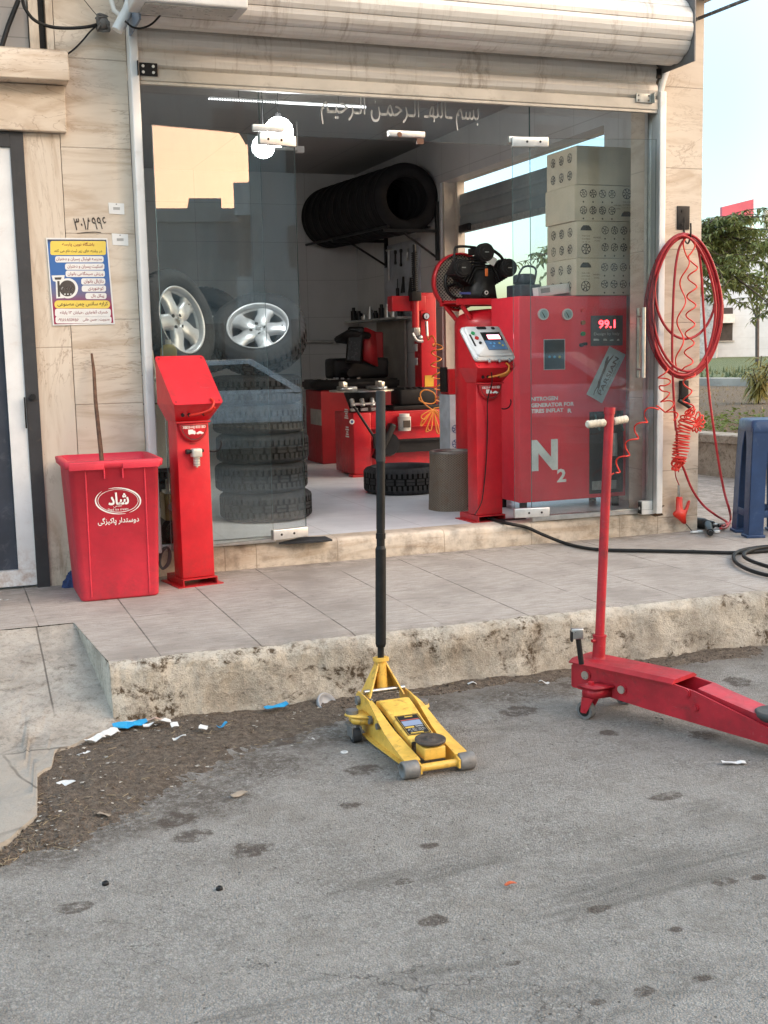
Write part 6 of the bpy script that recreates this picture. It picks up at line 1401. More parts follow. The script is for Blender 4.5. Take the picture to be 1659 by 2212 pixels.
# rear casters
def caster(sx,y):
    g=MB(); g.prism([(sx*(xi+.02),y-.07),(sx*(xi+.09),y-.02),(sx*(xi+.105),y+.02),(sx*(xi+.085),y+.045),(sx*(xi+.02),y+.05)],.094,.102,.002); g.prism([(sx*(xi+.02),y-.06),(sx*(xi+.085),y-.015),(sx*(xi+.085),y+.03),(sx*(xi+.02),y+.04)],.068,.094,.003)
    br=part('caster_bracket',g,M_yellow,YJ)
    g=MB(); g.cyl((sx*(xi+.075),y+.015,.102),(sx*(xi+.075),y+.015,.116),.024,n=20); g.cyl((sx*(xi+.075),y+.015,.062),(sx*(xi+.075),y+.015,.068),.03,n=20); g.cyl((sx*(xi+.075),y+.015,.066),(sx*(xi+.075),y+.015,.104),.009,n=12)
    part('swivel',g,M_roller,br)
    for s in(-1,1): g=MB(); g.box(sx*(xi+.075)+s*.018-.002,sx*(xi+.075)+s*.018+.002,y-.035,y+.02,.02,.0615); part('caster_fork',g,M_roller,br)
    g=MB(); g.cyl((sx*(xi+.075)-.015,y-.018,.0265),(sx*(xi+.075)+.015,y-.018,.0265),.0265,n=26); g.mat(1); g.cyl((sx*(xi+.075)-.0165,y-.018,.0265),(sx*(xi+.075)+.0165,y-.018,.0265),.014,n=20); part('caster_wheel',g,[M_rubber,M_roller],br)
for s in(-1,1): caster(s,.455)
# handle (leans a little; world points)
mj=YJ.matrix_basis; hb=mj@Vector((0,.531,.286)); ht=gy(822,847,hb.y+.06)
def al(t): return hb.lerp(ht,t)
def tz(v): return (1440-v)/(1440-847)
g=MB(); g.cyl(al(0),al(tz(1405)),.0125,n=16); g.cyl(al(tz(1415)),al(tz(1408)),.017,.0205,n=18); g.cyl(al(tz(1408)),al(tz(1195)),.0205,n=18); g.cyl(al(tz(1195)),al(tz(1188)),.0205,.016,n=18); g.cyl(al(tz(1188)),al(tz(1150)),.016,n=18); g.cyl(al(tz(1172)),al(tz(1160)),.019,n=18); g.cyl(al(tz(1150)),al(tz(900)),.0168,n=18)
hn=part('handle',g,simple('black_scuffed_tube',(.009,.009,.0095),.5,var=.4,vs=25,dirt=.15,dcol=(.06,.055,.05),spec=.25),YJ,True)
g=MB(); g.cyl(al(tz(1000)),al(1.0),.0185,n=20); g.cyl(al(1.0),al(1.006),.0185,.014,n=20); part('grip',g,simple('grey_rubber_grip',(.035,.035,.036),.65,var=.3,vs=12,spec=.25),YJ,True)
# ------------------------------------------------------- red long jack
a=gz(1236,1484,ZR+.095); b=gz(1659,1609,ZR+.05); d=Vector((b.x-a.x,b.y-a.y,0)).normalized(); nn=Vector((-d.y,d.x,0))
def gp(u,v,off=0):
    r=ray(u,v); p=Vector((a.x,a.y,0))+nn*off; t=(p-CAMP).dot(nn)/r.dot(nn); w=CAMP+r*t; q=w-Vector((a.x,a.y,ZR)); return Vector((q.dot(d),off,q.z))
RJ=thing('trolley_jack','long red trolley jack with T shaped handle by the kerb','trolley jack',(a.x,a.y,ZR),math.atan2(d.y,d.x)); BW=.150
side=[gp(1236,1484),gp(1237,1431),gp(1300,1444),gp(1455,1478),gp(1500,1494),gp(1659,1573),gp(1760,1622),gp(1765,1640),gp(1659,1609),gp(1400,1533),gp(1290,1497)]
side=[(p.x,p.z) for p in side]; x_end=max(p[0] for p in side)
for off in(0,BW-.008):
    g=MB(); V=[(x,off,z) for x,z in side]+[(x,off+.008,z) for x,z in side]; n_=len(side); g.add(V,[tuple(range(n_)),tuple(range(n_,2*n_))[::-1]]+[(i,(i+1)%n_,n_+(i+1)%n_,n_+i) for i in range(n_)])
    sp_=part('side_plate',g,M_redjack,RJ)
    if off==0:
        g=MB()
        for u,v,r0,m_ in((1266,1458,.017,1),(1344,1489,.016,1),(1482,1497,.014,0),(1502,1528,.011,0)): g=MB(); q=gp(u,v); g.mat(m_); g.cyl((q.x,-.010,q.z),(q.x,0,q.z),r0,n=18); g.mat(0); g.cyl((q.x,-.006,q.z),(q.x,0,q.z),r0*1.35,n=20); part('bolt',g,[M_redjack,M_steel],sp_)
g=MB(); t0=gp(1237,1431); t1=gp(1455,1478); V=[]
for (x,z) in((-.008,t0.z+.004),(t1.x,t1.z+.004)): V+=[(x,-.012,z-.004),(x,-.012,z),(x,.01,z+.012),(x,BW-.01,z+.012),(x,BW+.012,z),(x,BW+.012,z-.004)]
g.add(V,[(i,i+1,i+7,i+6) for i in range(5)]+[(0,1,2,3,4,5),(11,10,9,8,7,6)]); part('cover_plate',g,M_redjack,RJ)
g=MB(); q0=gp(1490,1488); q1=gp(1659,1565); V=[]
for x,z in((q0.x+.02,q0.z+.0),((q0.x+q1.x)/2,(q0.z+q1.z)/2+.006),(q1.x,q1.z+.01),(x_end-.05,side[6][1]+.012)): V+=[(x,.022,z-.03),(x,.022,z),(x,BW-.022,z),(x,BW-.022,z-.03)]
g.add(V,[(i*4+j,i*4+j+1,i*4+5+j,i*4+4+j) for i in range(3) for j in range(3)]+[(0,1,2,3)]); part('lift_arm',g,M_redjack,RJ)
g=MB(); c=gp(1655,1538,.075); g.M=Matrix.Translation((c.x+.03,.075,c.z-.005)); g.lathe([(0,-.02),(.05,-.02),(.066,0),(.066,.014),(.060,.018),(.05,.012),(.02,.012),(0,.014)],32); part('saddle',g,simple('saddle_rubber',(.06,.06,.058),.7,dirt=.4,vs=30,world=False),RJ)
g=MB(); g.box(-.004,.004,.0,BW,.1,t0.z-.01); g.box(0.02,t1.x,.009,BW-.009,.09,.13); part('inner_block',g,M_redjack,RJ)
for off,s in((0,-1),(BW,1)):
    g=MB(); c=gp(1300,1476); zt=c.z+.004; g.prism([(c.x-.055,off+s*.09),(c.x+.03,off+s*.085),(c.x+.065,off+s*.0),(c.x-.02,off)] ,zt-.05 if 0 else zt-.012,zt,.003); g.prism([(c.x-.04,off+s*.08),(c.x+.02,off+s*.075),(c.x+.05,off),(c.x-.01,off)],zt-.05,zt-.012,.003); g.cyl((c.x-.012,off+s*.055,zt),(c.x-.012,off+s*.055,zt+.012),.012,n=12)
    br=part('caster_bracket',g,M_redjack,RJ)
    wc=Vector((c.x-.035,off+s*.055,.036)); 
    for q in(-.02,.02):
        g=MB(); V=[(wc.x-.012,wc.y+q-.002,.028),(wc.x+.014,wc.y+q-.002,.028),(wc.x+.05,wc.y+q-.002,zt-.05),(wc.x-.006,wc.y+q-.002,zt-.05)]; V+=[(x,y+.004,z) for x,y,z in V]; g.add(V,[(0,1,2,3),(7,6,5,4),(0,4,5,1),(1,5,6,2),(2,6,7,3),(3,7,4,0)])
        part('caster_fork',g,M_redjack,br)
    g=MB(); g.cyl((wc.x,wc.y-.014,.036),(wc.x,wc.y+.014,.036),.036,n=28); g.mat(1); g.cyl((wc.x,wc.y-.0155,.036),(wc.x,wc.y+.0155,.036),.024,n=24); g.mat(2); g.cyl((wc.x,wc.y-.024,.036),(wc.x,wc.y+.024,.036),.009,n=12); part('caster_wheel',g,[simple('grey_tread',(.16,.155,.15),.7,dirt=.4,vs=25,world=False),M_black,M_redjack],br)
mj=RJ.matrix_basis; sb=gp(1293,1422,BW/2); sbw=mj@Vector((sb.x,BW/2,sb.z-.005)); r=None
htw=gy(1317,880,sbw.y+.02); 
def al(t): return sbw.lerp(htw,t)
def tz(v): return (1422-v)/(1422-880)
g=MB(); g.cyl(al(-.01),al(.012),.032,.026,n=20); g.cyl(al(0.01),al(tz(1372)),.0255,n=20); g.cyl(al(tz(1372)),al(tz(1368)),.028,n=20); q=al(tz(1378)); g.cyl(q-Vector((.04,.01,0)),q,.007,n=10); part('handle_socket',g,M_redjack,RJ,True)
g=MB(); g.cyl(al(tz(1370)),al(tz(890)),.0185,.0185,n=20); g.cyl(al(tz(894)),al(1.0),.0225,n=22); part('handle',g,M_redjack,RJ,True)
g=MB(); q=al(tz(911)); h0=gy(1268,917,q.y-.02); h1=gy(1354,905,q.y+.02); ax=(h1-h0).normalized()
for p0_,p1_ in((h0,q-ax*.022),(q+ax*.022,h1)):
    n_=14; L=[p0_.lerp(p1_,k/n_) for k in range(n_+1)]; g.tube(L,[.0145+.002*math.sin(k*2.1) if 0<k<n_ else .011 for k in range(n_+1)],12)
part('grip',g,simple('cream_wrapped_grip',(.62,.56,.45),.7,dirt=.35,vs=30,world=False,bump=.4),RJ,True)
g=MB(); pt=gy(1246,1360,sbw.y-.05); pb=gy(1256,1418,sbw.y-.05); g.cyl(pb-Vector((0,0,.03)),pb.lerp(pt,.75),.011,n=12); g.mat(1); dv=(pt-pb).normalized(); c=pb.lerp(pt,.85)
g.M=frame(c,(1,-.3,0),dv); g.box(-.026,.022,-.02,.022,-.014,.014,.005); g.mat(0); g.box(-.028,-.02,-.03,.012,-.015,.015,.003); part('foot_pedal',g,[M_blackm,M_steel],RJ,True)
# ------------------------------------------------------- litter
def leafbit(g,u,v,w,h,rot,z=.012,curl=.01,zr=ZR):
    c=gz(u,v,zr); 
    for _ in (0,):
        n_=5; V=[];F=[]
        for j in range(3):
            for i in range(n_+1):
                x=(i/n_-.5)*w; y=(j/2-.5)*h; 
                V.append((c.x+x*math.cos(rot)-y*math.sin(rot),c.y+x*math.sin(rot)+y*math.cos(rot),zr+z+curl*(.5+.9*nz(x*30+u,y*30,v*.1,1))))
        for j in range(2):
            for i in range(n_): a=j*(n_+1)+i; F.append((a,a+1,a+n_+2,a+n_+1))
        b=len(V); V+=[(x,y,z_-.002) for x,y,z_ in V]; F+=[tuple(b+i for i in f[::-1]) for f in F]; g.add(V,F,False)
    return g
M_bl=simple('blue_plastic',(.02,.32,.62),.45,var=.2,world=False); M_wh=simple('litter_white',(.68,.68,.67),.7,var=.15,dirt=.35,dcol=(.3,.26,.2),world=False); M_tan=simple('litter_tan',(.33,.27,.21),.8,var=.3,world=False)
LIT=[(282,1580,.135,.035,.06,M_bl,'plastic_strip','long bright blue plastic strip in the gutter dirt by the kerb corner'),
(597,1540,.10,.028,.15,M_bl,'plastic_strip','bent bright blue plastic strip lying at the foot of the kerb'),
(480,1584,.045,.016,.5,M_bl,'plastic_scrap','short blue plastic scrap on the brown gutter dirt'),
(1272,1527,.03,.02,.6,M_bl,'plastic_scrap','blue plastic scrap under the red jack caster'),
(143,1697,.055,.04,.3,M_wh,'paper_scrap','torn white paper scrap near the left concrete edge'),
(128,1762,.04,.014,.4,M_wh,'cigarette_end','white cigarette end by the broken left concrete edge'),
(225,1766,.04,.02,-.6,M_tan,'paper_scrap','small tan paper scrap at the lower edge of the gutter dirt'),
(178,1631,.07,.04,.7,M_wh,'paper_scrap','crumpled pale wrapper against the left concrete edge'),
(206,1612,.08,.03,.5,M_wh,'paper_scrap','flattened pale wrapper between concrete edge and blue strip'),
(330,1571,.10,.02,-.12,simple('pinkish_paper',(.5,.36,.3),.7,world=False),'paper_strip','pinkish paper strip behind the blue strip in the gutter'),
(340,1577,.11,.02,.0,M_wh,'paper_strip','white paper strip behind the blue strip in the gutter'),
(240,1599,.07,.03,.3,M_wh,'paper_scrap','white scrap touching the left end of the blue strip'),
(440,1589,.04,.03,1.2,M_wh,'paper_scrap','small crumpled white scrap in the middle of the dirt'),
(378,1583,.03,.02,.1,M_wh,'paper_scrap','tiny white scrap right of the long blue strip'),
(388,1613,.05,.018,.1,M_wh,'paper_scrap','thin pale scrap in the dirt below the blue strip'),
(673,1615,.03,.012,.5,M_wh,'paper_scrap','small pale chip on the asphalt beyond the dirt'),
(690,1513,.05,.035,.6,M_wh,'paper_scrap','pale torn scrap at the kerb foot left of the yellow jack'),
(1103,1917,.035,.012,.1,simple('orange_scrap',(.6,.12,.04),.5,world=False),'plastic_scrap','small orange scrap alone on the open asphalt'),
(517,1720,.06,.018,.3,M_tan,'paper_scrap','pale flat scrap on the asphalt below the yellow jack dirt'),
(1585,1910-258,.085,.022,-.35,M_wh,'paper_scrap','thin white folded scrap on the asphalt below the red jack'),
(1424,1562,.04,.018,.0,M_black,'rubber_bit','small black rubber bit on the asphalt in front of red jack'),
(10,1310,.04,.012,.1,M_wh,'paper_scrap','white scrap on the pavement left of the bin'),
(270,1575,.09,.03,-.2,M_wh,'plastic_wrap','crumpled clear white wrap on top of the long blue strip'),
(1175,1480,.05,.014,.1,M_wh,'paper_scrap','thin white scrap in the kerb dirt between the two jacks'),
(1020,1484,.04,.014,-.2,M_wh,'paper_scrap','white scrap at the kerb foot right of the yellow jack')]
for u,v,w,h,rt,mt,nm,lb in LIT:
    g=MB(); leafbit(g,u,v,w,h,rt,.004 if v>1630 or u>1000 else .022,.022 if v<1630 else .012,0.0 if (u,v)==(10,1310) else ZR); solo(nm,lb,'litter',g,mt,group='litter on the ground')
for u,v,lb in((228,1911,'black rubber plug lying on the open asphalt at lower left'),(474,1922,'black rubber plug on the asphalt below the brown stain')):
    c=gz(u,v,ZR); g=MB(); g.M=Matrix.Translation((c.x,c.y,ZR)); g.lathe([(.003,.0),(.010,.001),(.009,.008),(.006,.010),(.005,.006),(0,.006)],14); solo('rubber_plug',lb,'litter',g,M_black,group='litter on the ground')
c=gz(746,1943-258,ZR); 
c=gz(745,1943*1.0-0,ZR); c=gz(746,1952-1,ZR)
c=gz(744,1626,ZR); g=MB(); g.M=Matrix.Translation((c.x,c.y,ZR)); g.lathe([(.006,.001),(.014,.001),(.014,.004),(.006,.004),(.006,.001)],18); solo('washer','small white ring washer on the asphalt left of the yellow jack','washer',g,M_wh)
c=gz(700,1522,ZR); g=MB(); g.M=Matrix.Translation((c.x,-1.83,ZR))@Euler((.9,0,.5)).to_matrix().to_4x4(); g.lathe([(.0,.0),(.045,.0),(.05,.02),(.045,.024),(.04,.01),(.0,.012)],24); solo('plastic_dish','grey plastic dish leaning at the kerb foot behind the yellow jack','litter',g,simple('lid_grey',(.3,.31,.33),.4,world=False),group='litter on the ground')
# dry straws in the dirt: nobody could count them
g=MB()
for i in range(320):
    u=R.random(); v=R.random()**1.3; x,y,z=dd(u*.75,v); a=R.uniform(0,6.28); L=R.uniform(.008,.035); g.cyl((x,y,z+.003),(x+L*math.cos(a),y+L*math.sin(a),z+R.uniform(.002,.008)),R.uniform(.0005,.0012),n=5)
solo('straw_debris',None,None,g,simple('straw',(.30,.235,.15),.8,var=.4,vs=20),(0,-2,ZR),kind='stuff')
g=MB()
for i in range(130):
    u=.72*R.random()**.6; v=R.random(); x,y,z=dd(u,v); w=R.uniform(.003,.011); a=R.uniform(0,3.1); h=R.uniform(.002,.006); g.add([(x+w*math.cos(a+q),y+w*math.sin(a+q)*R.uniform(.4,1),z+h+R.uniform(0,.004)) for q in(0,1.4,3.1,4.4)],[(0,1,2,3)])
solo('paper_debris',None,None,g,simple('paper_crumb',(.4,.37,.32),.8,var=.5,vs=40,world=False),(0,-2,ZR),kind='stuff')
# ------------------------------------------------------- garden to the right
ZG=.30
g=MB(); g.quad((6.62,-20,ZG),(120,-20,ZG),(120,140,ZG),(6.62,140,ZG)); solo('garden_soil',None,None,g,M_soil,(10,5,ZG),kind='structure')
g=MB(); g.quad((-120,6.3,-.02),(6.6,6.3,-.02),(6.6,160,-.02),(-120,160,-.02)); g.quad((4.6,6.3,-.015),(6.5,6.3,-.015),(6.5,60,-.015),(4.6,60,-.015)); solo('far_ground',None,None,g,M_soil,(0,20,0),kind='structure')
M_plw=m_concrete('planter_concrete',(.30,.265,.22),(.45,.40,.34),.6,.01)
PW=thing('planter_wall','low worn concrete planter wall along the garden','planter wall',(6.55,3,0))
pa,pb=gz(1510,1025),gz(1602,1035); dx=(pb.x-pa.x)/(pb.y-pa.y)
def plx(y): return pa.x+(y-pa.y)*dx
def pwp(u,v):
    y=-6+u*16; o=[(0,0),(0,.30),(-.03,.31),(-.032,.375),(-.02,.385),(.16,.388),(.17,.30),(.17,.1)][round(v*7)]
    return (plx(y)+o[0]+.008*nz(y,o[1]*4,0,6),y,o[1]+ (.006*nz(y,3,o[0]*9,5) if o[1]>.2 else 0))
g=MB(); g.grid(pwp,160,7,False); part('wall',g,M_plw,PW,True)
# second kerb, grass
def along(v,z,u0=1380,u1=1900): return gz(u0,v,z),gz(u1,v,z)
a,b=gz(1450,833,ZG),gz(1800,836,ZG); t=(b-a); a=a-t*.6; b=b+t*.5; nrm=Vector((-(b-a).y,(b-a).x,0)).normalized()
GK=thing('garden_kerb','long low pale kerb across the garden','kerb',(a+b)/2); g=MB()
def kbx(g,p,q,w,h,z): 
    P=[p,q,q+nrm*w,p+nrm*w]; g.add([(x.x,x.y,z) for x in P]+[(x.x,x.y,z+h) for x in P],[(0,1,2,3),(4,7,6,5),(0,4,5,1),(1,5,6,2),(2,6,7,3),(3,7,4,0)])
kbx(g,a,b,.5,.16,ZG); part('stones',g,simple('pale_kerb',(.36,.33,.29),.85,var=.25,vs=1.2,dirt=.4,dcol=(.15,.12,.09)),GK,True)
M_gr=m_soil('grass_green',(.09,.11,.055),(.17,.19,.10))
g=MB()
P=[a+nrm*.5-(b-a)*2,b+nrm*.5+(b-a)*2,b+nrm*45+(b-a)*2,a+nrm*45-(b-a)*2]; g.add([(p.x,p.y,ZG+.1+ (.12 if i>1 else 0)) for i,p in enumerate(P)],[(0,1,2,3)])
for i in range(2500):
    p=a.lerp(b,R.uniform(-.2,1.2))+nrm*R.uniform(.5,22); h=R.uniform(.05,.22); w=R.uniform(.02,.05); an=R.uniform(0,3.14)
    g.add([(p.x-w*math.cos(an),p.y-w*math.sin(an),ZG+.1),(p.x+w*math.cos(an),p.y+w*math.sin(an),ZG+.1),(p.x+R.uniform(-.05,.05),p.y,ZG+.1+h)],[(0,1,2)])
solo('grass',None,None,g,M_gr,None,kind='stuff')
def leafmat(name,c0,c1):
    n=N(name); p=n.pos(); c=n.mix(n.noise(p,3.0,3,.6),c0,c1); v,vc=n.vor(p,14); sx=n.n('ShaderNodeSeparateColor'); n.l(vc,sx.inputs[0]); c=n.mix(n.math('MULTIPLY',sx.outputs[0],.5),c,c1); n.set(col=c,rough=.5,spec=.35)
    tr=n.n('ShaderNodeBsdfTranslucent'); n.inp(tr.inputs[0],c); mx=n.n('ShaderNodeMixShader'); mx.inputs[0].default_value=.3; n.l(n.b.outputs[0],mx.inputs[1]); n.l(tr.outputs[0],mx.inputs[2]); n.l(mx.outputs[0],n.o.inputs[0]); return n.m
M_leaf=leafmat('tree_leaves',(.09,.13,.045),(.24,.28,.10)); M_leaf2=leafmat('cover_leaves',(.06,.10,.02),(.20,.25,.06)); M_leaf3=leafmat('shrub_leaves',(.16,.14,.045),(.36,.31,.10)); M_bark=simple('bark',(.09,.075,.06),.9,var=.4,vs=12,bump=.4)
def leaf(g,p,L,w,dirv,droop=.3):
    d=Vector(dirv).normalized(); s=d.cross(Vector((R.uniform(-.4,.4),R.uniform(-.4,.4),1)))
    s=s.normalized() if s.length>.01 else Vector((1,0,0)); m_=p+d*L*.5; e=p+d*L+Vector((0,0,-droop*L))
    g.add([p,m_+s*w,e,m_-s*w],[(0,1,2,3)])
# ground cover just behind the planter wall
g=MB()
for i in range(2600):
    y=R.uniform(-1,9); x=plx(y)+R.choice([R.uniform(.2,1.0),R.uniform(.2,2.6)]); 
    if nz(x,y,0,1.1)<-.12: continue
    b0=Vector((x,y,ZG)); h=R.uniform(.02,.16)
    for k in range(3): leaf(g,b0+Vector((0,0,h)),R.uniform(.03,.065),R.uniform(.012,.026),(R.uniform(-1,1),R.uniform(-1,1),R.uniform(.0,.7)))
solo('ground_cover',None,None,g,M_leaf2,(8,3,ZG),kind='stuff')
g=MB()
for i in range(5000):
    y=R.uniform(-1,22); x=plx(y)+R.uniform(.2,12); h=R.uniform(.01,.06); an=R.uniform(0,3.14); w=.008; g.add([(x-w,y,ZG),(x+w,y,ZG),(x+R.uniform(-.04,.04),y+R.uniform(-.04,.04),ZG+h)],[(0,1,2)])
solo('dry_grass',None,None,g,simple('dry_grass_blades',(.22,.18,.10),.9,var=.4,vs=3),(8,3,ZG),kind='stuff')
def shrub(name,label,cat,base,h,w,mt,nl):
    T=thing(name,label,cat,base); st=MB(); lf=MB()
    for k in range(9):
        a=R.uniform(0,6.28); tip=Vector((math.cos(a)*w*R.uniform(.1,1),math.sin(a)*w*R.uniform(.1,1),h*R.uniform(.55,1.0))); mid=tip*.5+Vector((-tip.x*.25,-tip.y*.25,0)); P=catmull([(0,0,0),mid,tip],6); st.tube(P,.008,5)
        for j in range(nl):
            t=R.uniform(.25,1); p=P[min(int(t*(len(P)-1)),len(P)-1)]; b_=R.uniform(0,6.28); d=Vector((math.cos(b_),math.sin(b_),R.uniform(-.5,.5))); leaf(lf,p,R.uniform(.08,.2)*w/.3,R.uniform(.008,.018)*w/.3,d,.5)
    part('stem',st,M_bark,T); part('foliage',lf,mt,T)
c=gz(1638,872,ZG); shrub('shrub','yellowish green feathery shrub in the garden soil','shrub',c,.70,.40,M_leaf3,45)
# leafy tree behind the shop corner
def tree(label,base,h0,cc,rx,rz,nl,name='tree'):
    T=thing(name,label,'tree',base); tk=MB(); lf=MB(); top=Vector((0,0,h0)); tk.tube(catmull([(0,0,0),(.05,.03,h0*.5),top],6),[.10-.04*i/12 for i in range(13)],10); br=MB(); tips=[]
    for k in range(46):
        a=R.uniform(0,6.28); e=R.uniform(-.55,1.0); rr0=R.uniform(.45,1.0); tip=Vector(cc)+Vector((math.cos(a)*rx*rr0*math.cos(e*1.2),math.sin(a)*rx*rr0*math.cos(e*1.2),rz*math.sin(e*1.4)*rr0)); mid=top.lerp(tip,.5)+Vector((0,0,.2)); P=catmull([top-Vector((0,0,R.uniform(0,.5))),mid,tip],7); br.tube(P,[.035*(1-.85*i/(len(P)-1)) for i in range(len(P))],6); tips.append(P)
    for P in tips:
        for s in range(16):
            t=R.uniform(.3,1); p=P[min(int(t*(len(P)-1)),len(P)-1)]; a=R.uniform(0,6.28); d=Vector((math.cos(a),math.sin(a),R.uniform(-.4,.35))); L=R.uniform(.25,.6); Q=[p+d*L*q/4+Vector((0,0,-.22*L*(q/4)**2)) for q in range(5)]; br.tube(Q,.005,4,cap=False)
            for j in range(nl): q=R.uniform(.1,1); o=p+d*L*q+Vector((0,0,-.22*L*q*q)); b_=R.uniform(0,6.28); leaf(lf,o,R.uniform(.06,.12),R.uniform(.010,.018),Vector((math.cos(b_),math.sin(b_),R.uniform(-.9,.25))),.35)
    tr_=part('trunk',tk,M_bark,T); part('branch',br,M_bark,tr_); part('crown',lf,M_leaf,T)
dT=15.0; c=gd(1430,575,dT); tb=gd(1425,700,dT); tree('leafy green tree in the garden behind the shop corner',(tb.x,tb.y,ZG),1.9,(0,0,c.z-ZG-.1),2.05,.82,34)
# white building and its neighbours far across the garden
dB=62.0; p0=gd(1521,777,dB); p1=gd(1720,777,dB); ex=(p1-p0); ex.z=0; ux=ex.normalized(); uy=Vector((-ux.y,ux.x,0)); zb=min(p0.z,p1.z)
WBm=m_wallpanel('white_brick',(.62,.65,.70),(1.6,.55),.6)
WB=thing('white_building','long white block building with one dark window beyond the garden','building',(p0.x,p0.y,zb))
def blk(g,x0,x1,y0,y1,z0,z1): 
    P=[p0+ux*x0+uy*y0,p0+ux*x1+uy*y0,p0+ux*x1+uy*y1,p0+ux*x0+uy*y1]; g.add([(p.x,p.y,z0) for p in P]+[(p.x,p.y,z1) for p in P],[(3,2,1,0),(4,5,6,7),(0,1,5,4),(1,2,6,5),(2,3,7,6),(3,0,4,7)])
def lx(u): return (gd(u,750,dB)-p0).dot(ux)
def lz(v): return gd(1600,v,dB).z
zt=lz(505); g=MB(); blk(g,-6,20,0,8,zb-.8,zt); part('wall',g,WBm,WB,True)
g=MB(); blk(g,-6.1,20.1,-.03,.0,zb-.8,zb+.12); part('plinth',g,simple('blue_plinth',(.2,.25,.27),.7),WB,True)
x0,x1=lx(1548),lx(1582); g=MB(); blk(g,x0,x1,-.04,-.005,lz(735),lz(664)); wn=part('window',g,simple('dark_window',(.06,.045,.04),.5),WB,True)
g=MB(); blk(g,x0-.1,x0+.85,-.5,-.06,lz(697),lz(678)); part('air_conditioner',g,M_white,wn,True)
g=MB(); blk(g,x0-.15,x1+.1,-.08,-.041,lz(738),lz(735)); part('sill',g,simple('pale_sill',(.4,.38,.36),.7),wn,True)
OB=thing('grey_shed','weathered grey plastered shed beside the white building','building',(p0.x,p0.y,zb)); g=MB(); blk(g,-9,lx(1551),-3,-.6,zb-.8,lz(642)); part('wall',g,m_concrete('shed_plaster',(.33,.34,.36),(.5,.52,.54),.5,.02),OB,True); g=MB(); blk(g,-9.1,lx(1552),-3.1,-.5,lz(642)+.01,lz(638)); part('roof',g,M_grey2,OB,True)
RS=thing('red_hoarding','big faded red hoarding board above the white building','hoarding',(p0.x,p0.y,zt)); M_hoard=simple('faded_red_board',(.55,.10,.13),.6,var=.1,vs=.5)
dH=80; A_=gd(1560,447,dH);B_=gd(1628,430,dH);C_=gd(1628,480,dH);D_=gd(1560,490,dH); off=Vector((.06,.3,0)); g=MB(); g.add([A_,B_,C_,D_]+[q+off for q in(A_,B_,C_,D_)],[(0,1,2,3),(7,6,5,4),(0,4,5,1),(1,5,6,2),(2,6,7,3),(3,7,4,0)]); part('board',g,M_hoard,RS,True)
g=MB()
for q in(D_,C_): g.cyl((q.x,q.y+.2,zb),(q.x,q.y+.2,q.z+.5),.12,n=8)
part('post',g,M_galv,RS,True)
g=MB(); dW=90; P=[gd(u,v,dW) for u,v in((1646,478),(1649,455),(1675,455),(1678,478))]; c=sum(P,Vector())/4; g.cyl((c.x,c.y,zb),(c.x,c.y,P[0].z),.4,n=12); g.cyl((c.x,c.y,P[0].z),(c.x,c.y,P[1].z),.55,.45,n=24); solo('water_tank','small beige tank on a post past the red hoarding','water tank',g,simple('tank_beige',(.52,.45,.33),.6))
# sapling with three upright branches
dS=44; bS=gd(1636,780,dS); g=MB(); f=gd(1636,690,dS); g.tube([Vector((bS.x,bS.y,ZG)),f],.07,7)
for u,v,um,vm in((1624,600,1623,650),(1637,590,1635,650),(1662,560,1650,630)):
    g.tube(catmull([f,gd(um,vm,dS),gd(u,v,dS)],6),[.05-.0025*i for i in range(13)],6)
SPT=thing('sapling','bare young tree with three upright branches before the white wall','tree',(bS.x,bS.y,ZG)); part('trunk',g,simple('sapling_bark',(.08,.065,.06),.85),SPT,True)
g=MB()
for i in range(60): p=gd(R.uniform(1618,1665),R.uniform(585,620),dS+R.uniform(-.4,.4)); leaf(g,p,.3,.06,(R.uniform(-1,1),R.uniform(-1,1),R.uniform(-.5,.5)))
part('crown',g,M_leaf,SPT,True)
# ------------------------------------------------------- across the street (seen reflected in the glass)
def house(label,x0,x1,y0,y1,h,colr,wins,nm='building'):
    T=thing('apartment_building',label,'building',((x0+x1)/2,(y0+y1)/2,ZR)); g=MB(); g.box(x0,x1,y0,y1,ZR,h); part('wall',g,simple('plaster_%d'%int(abs(x0)*10),colr,.8,var=.15,vs=.4),T,True)
    g=MB(); 
    g.box(x0-.2,x1+.2,y0-.2,y1+.2,h+.01,h+.5); part('roof',g,M_grey2,T,True)
    for i in range(wins):
        for z in range(int((h-1.5)//3.2)):
            xx=x0+(x1-x0)*(i+.5)/wins; g=MB(); g.box(xx-.7,xx+.7,y1+.004,y1+.07,ZR+1.2+z*3.2,ZR+2.6+z*3.2); part('window',g,M_black,T,True)
    return T
house('wide grey apartment building across the street',-16,23.2,-42,-31,15,(.32,.35,.34),7)
def face(T,az):
    T.matrix_basis=Matrix.Translation(T.location)@Matrix.Rotation(rad(az),4,'Z')
face(house('narrow tall apartment tower across the street',26.4,34.4,-31.2,-23.2,26,(.21,.23,.23),2),45.8)
house('unseen grey block added behind the wide one to hide bright sky from the glass',22,32.4,-52,-44,19,(.32,.35,.34),3)  # added unseen block, keeps bright sky out of the right pane's reflection
face(house('low shop row across the street',20.3,33.3,-39.5,-31.5,6.1,(.17,.19,.205),4),36)
_t=[o for o in COL.objects if o.get('label')=='narrow tall apartment tower across the street'][0]
for k in range(7): g=MB(); g.box(-4.55,-4.0,-1.0,3.98,3.0+k*3.2,4.1+k*3.2); part('balcony',g,simple('balcony_wall',(.4,.43,.43),.8),_t)
_t=[o for o in COL.objects if o.get('label')=='low shop row across the street'][0]
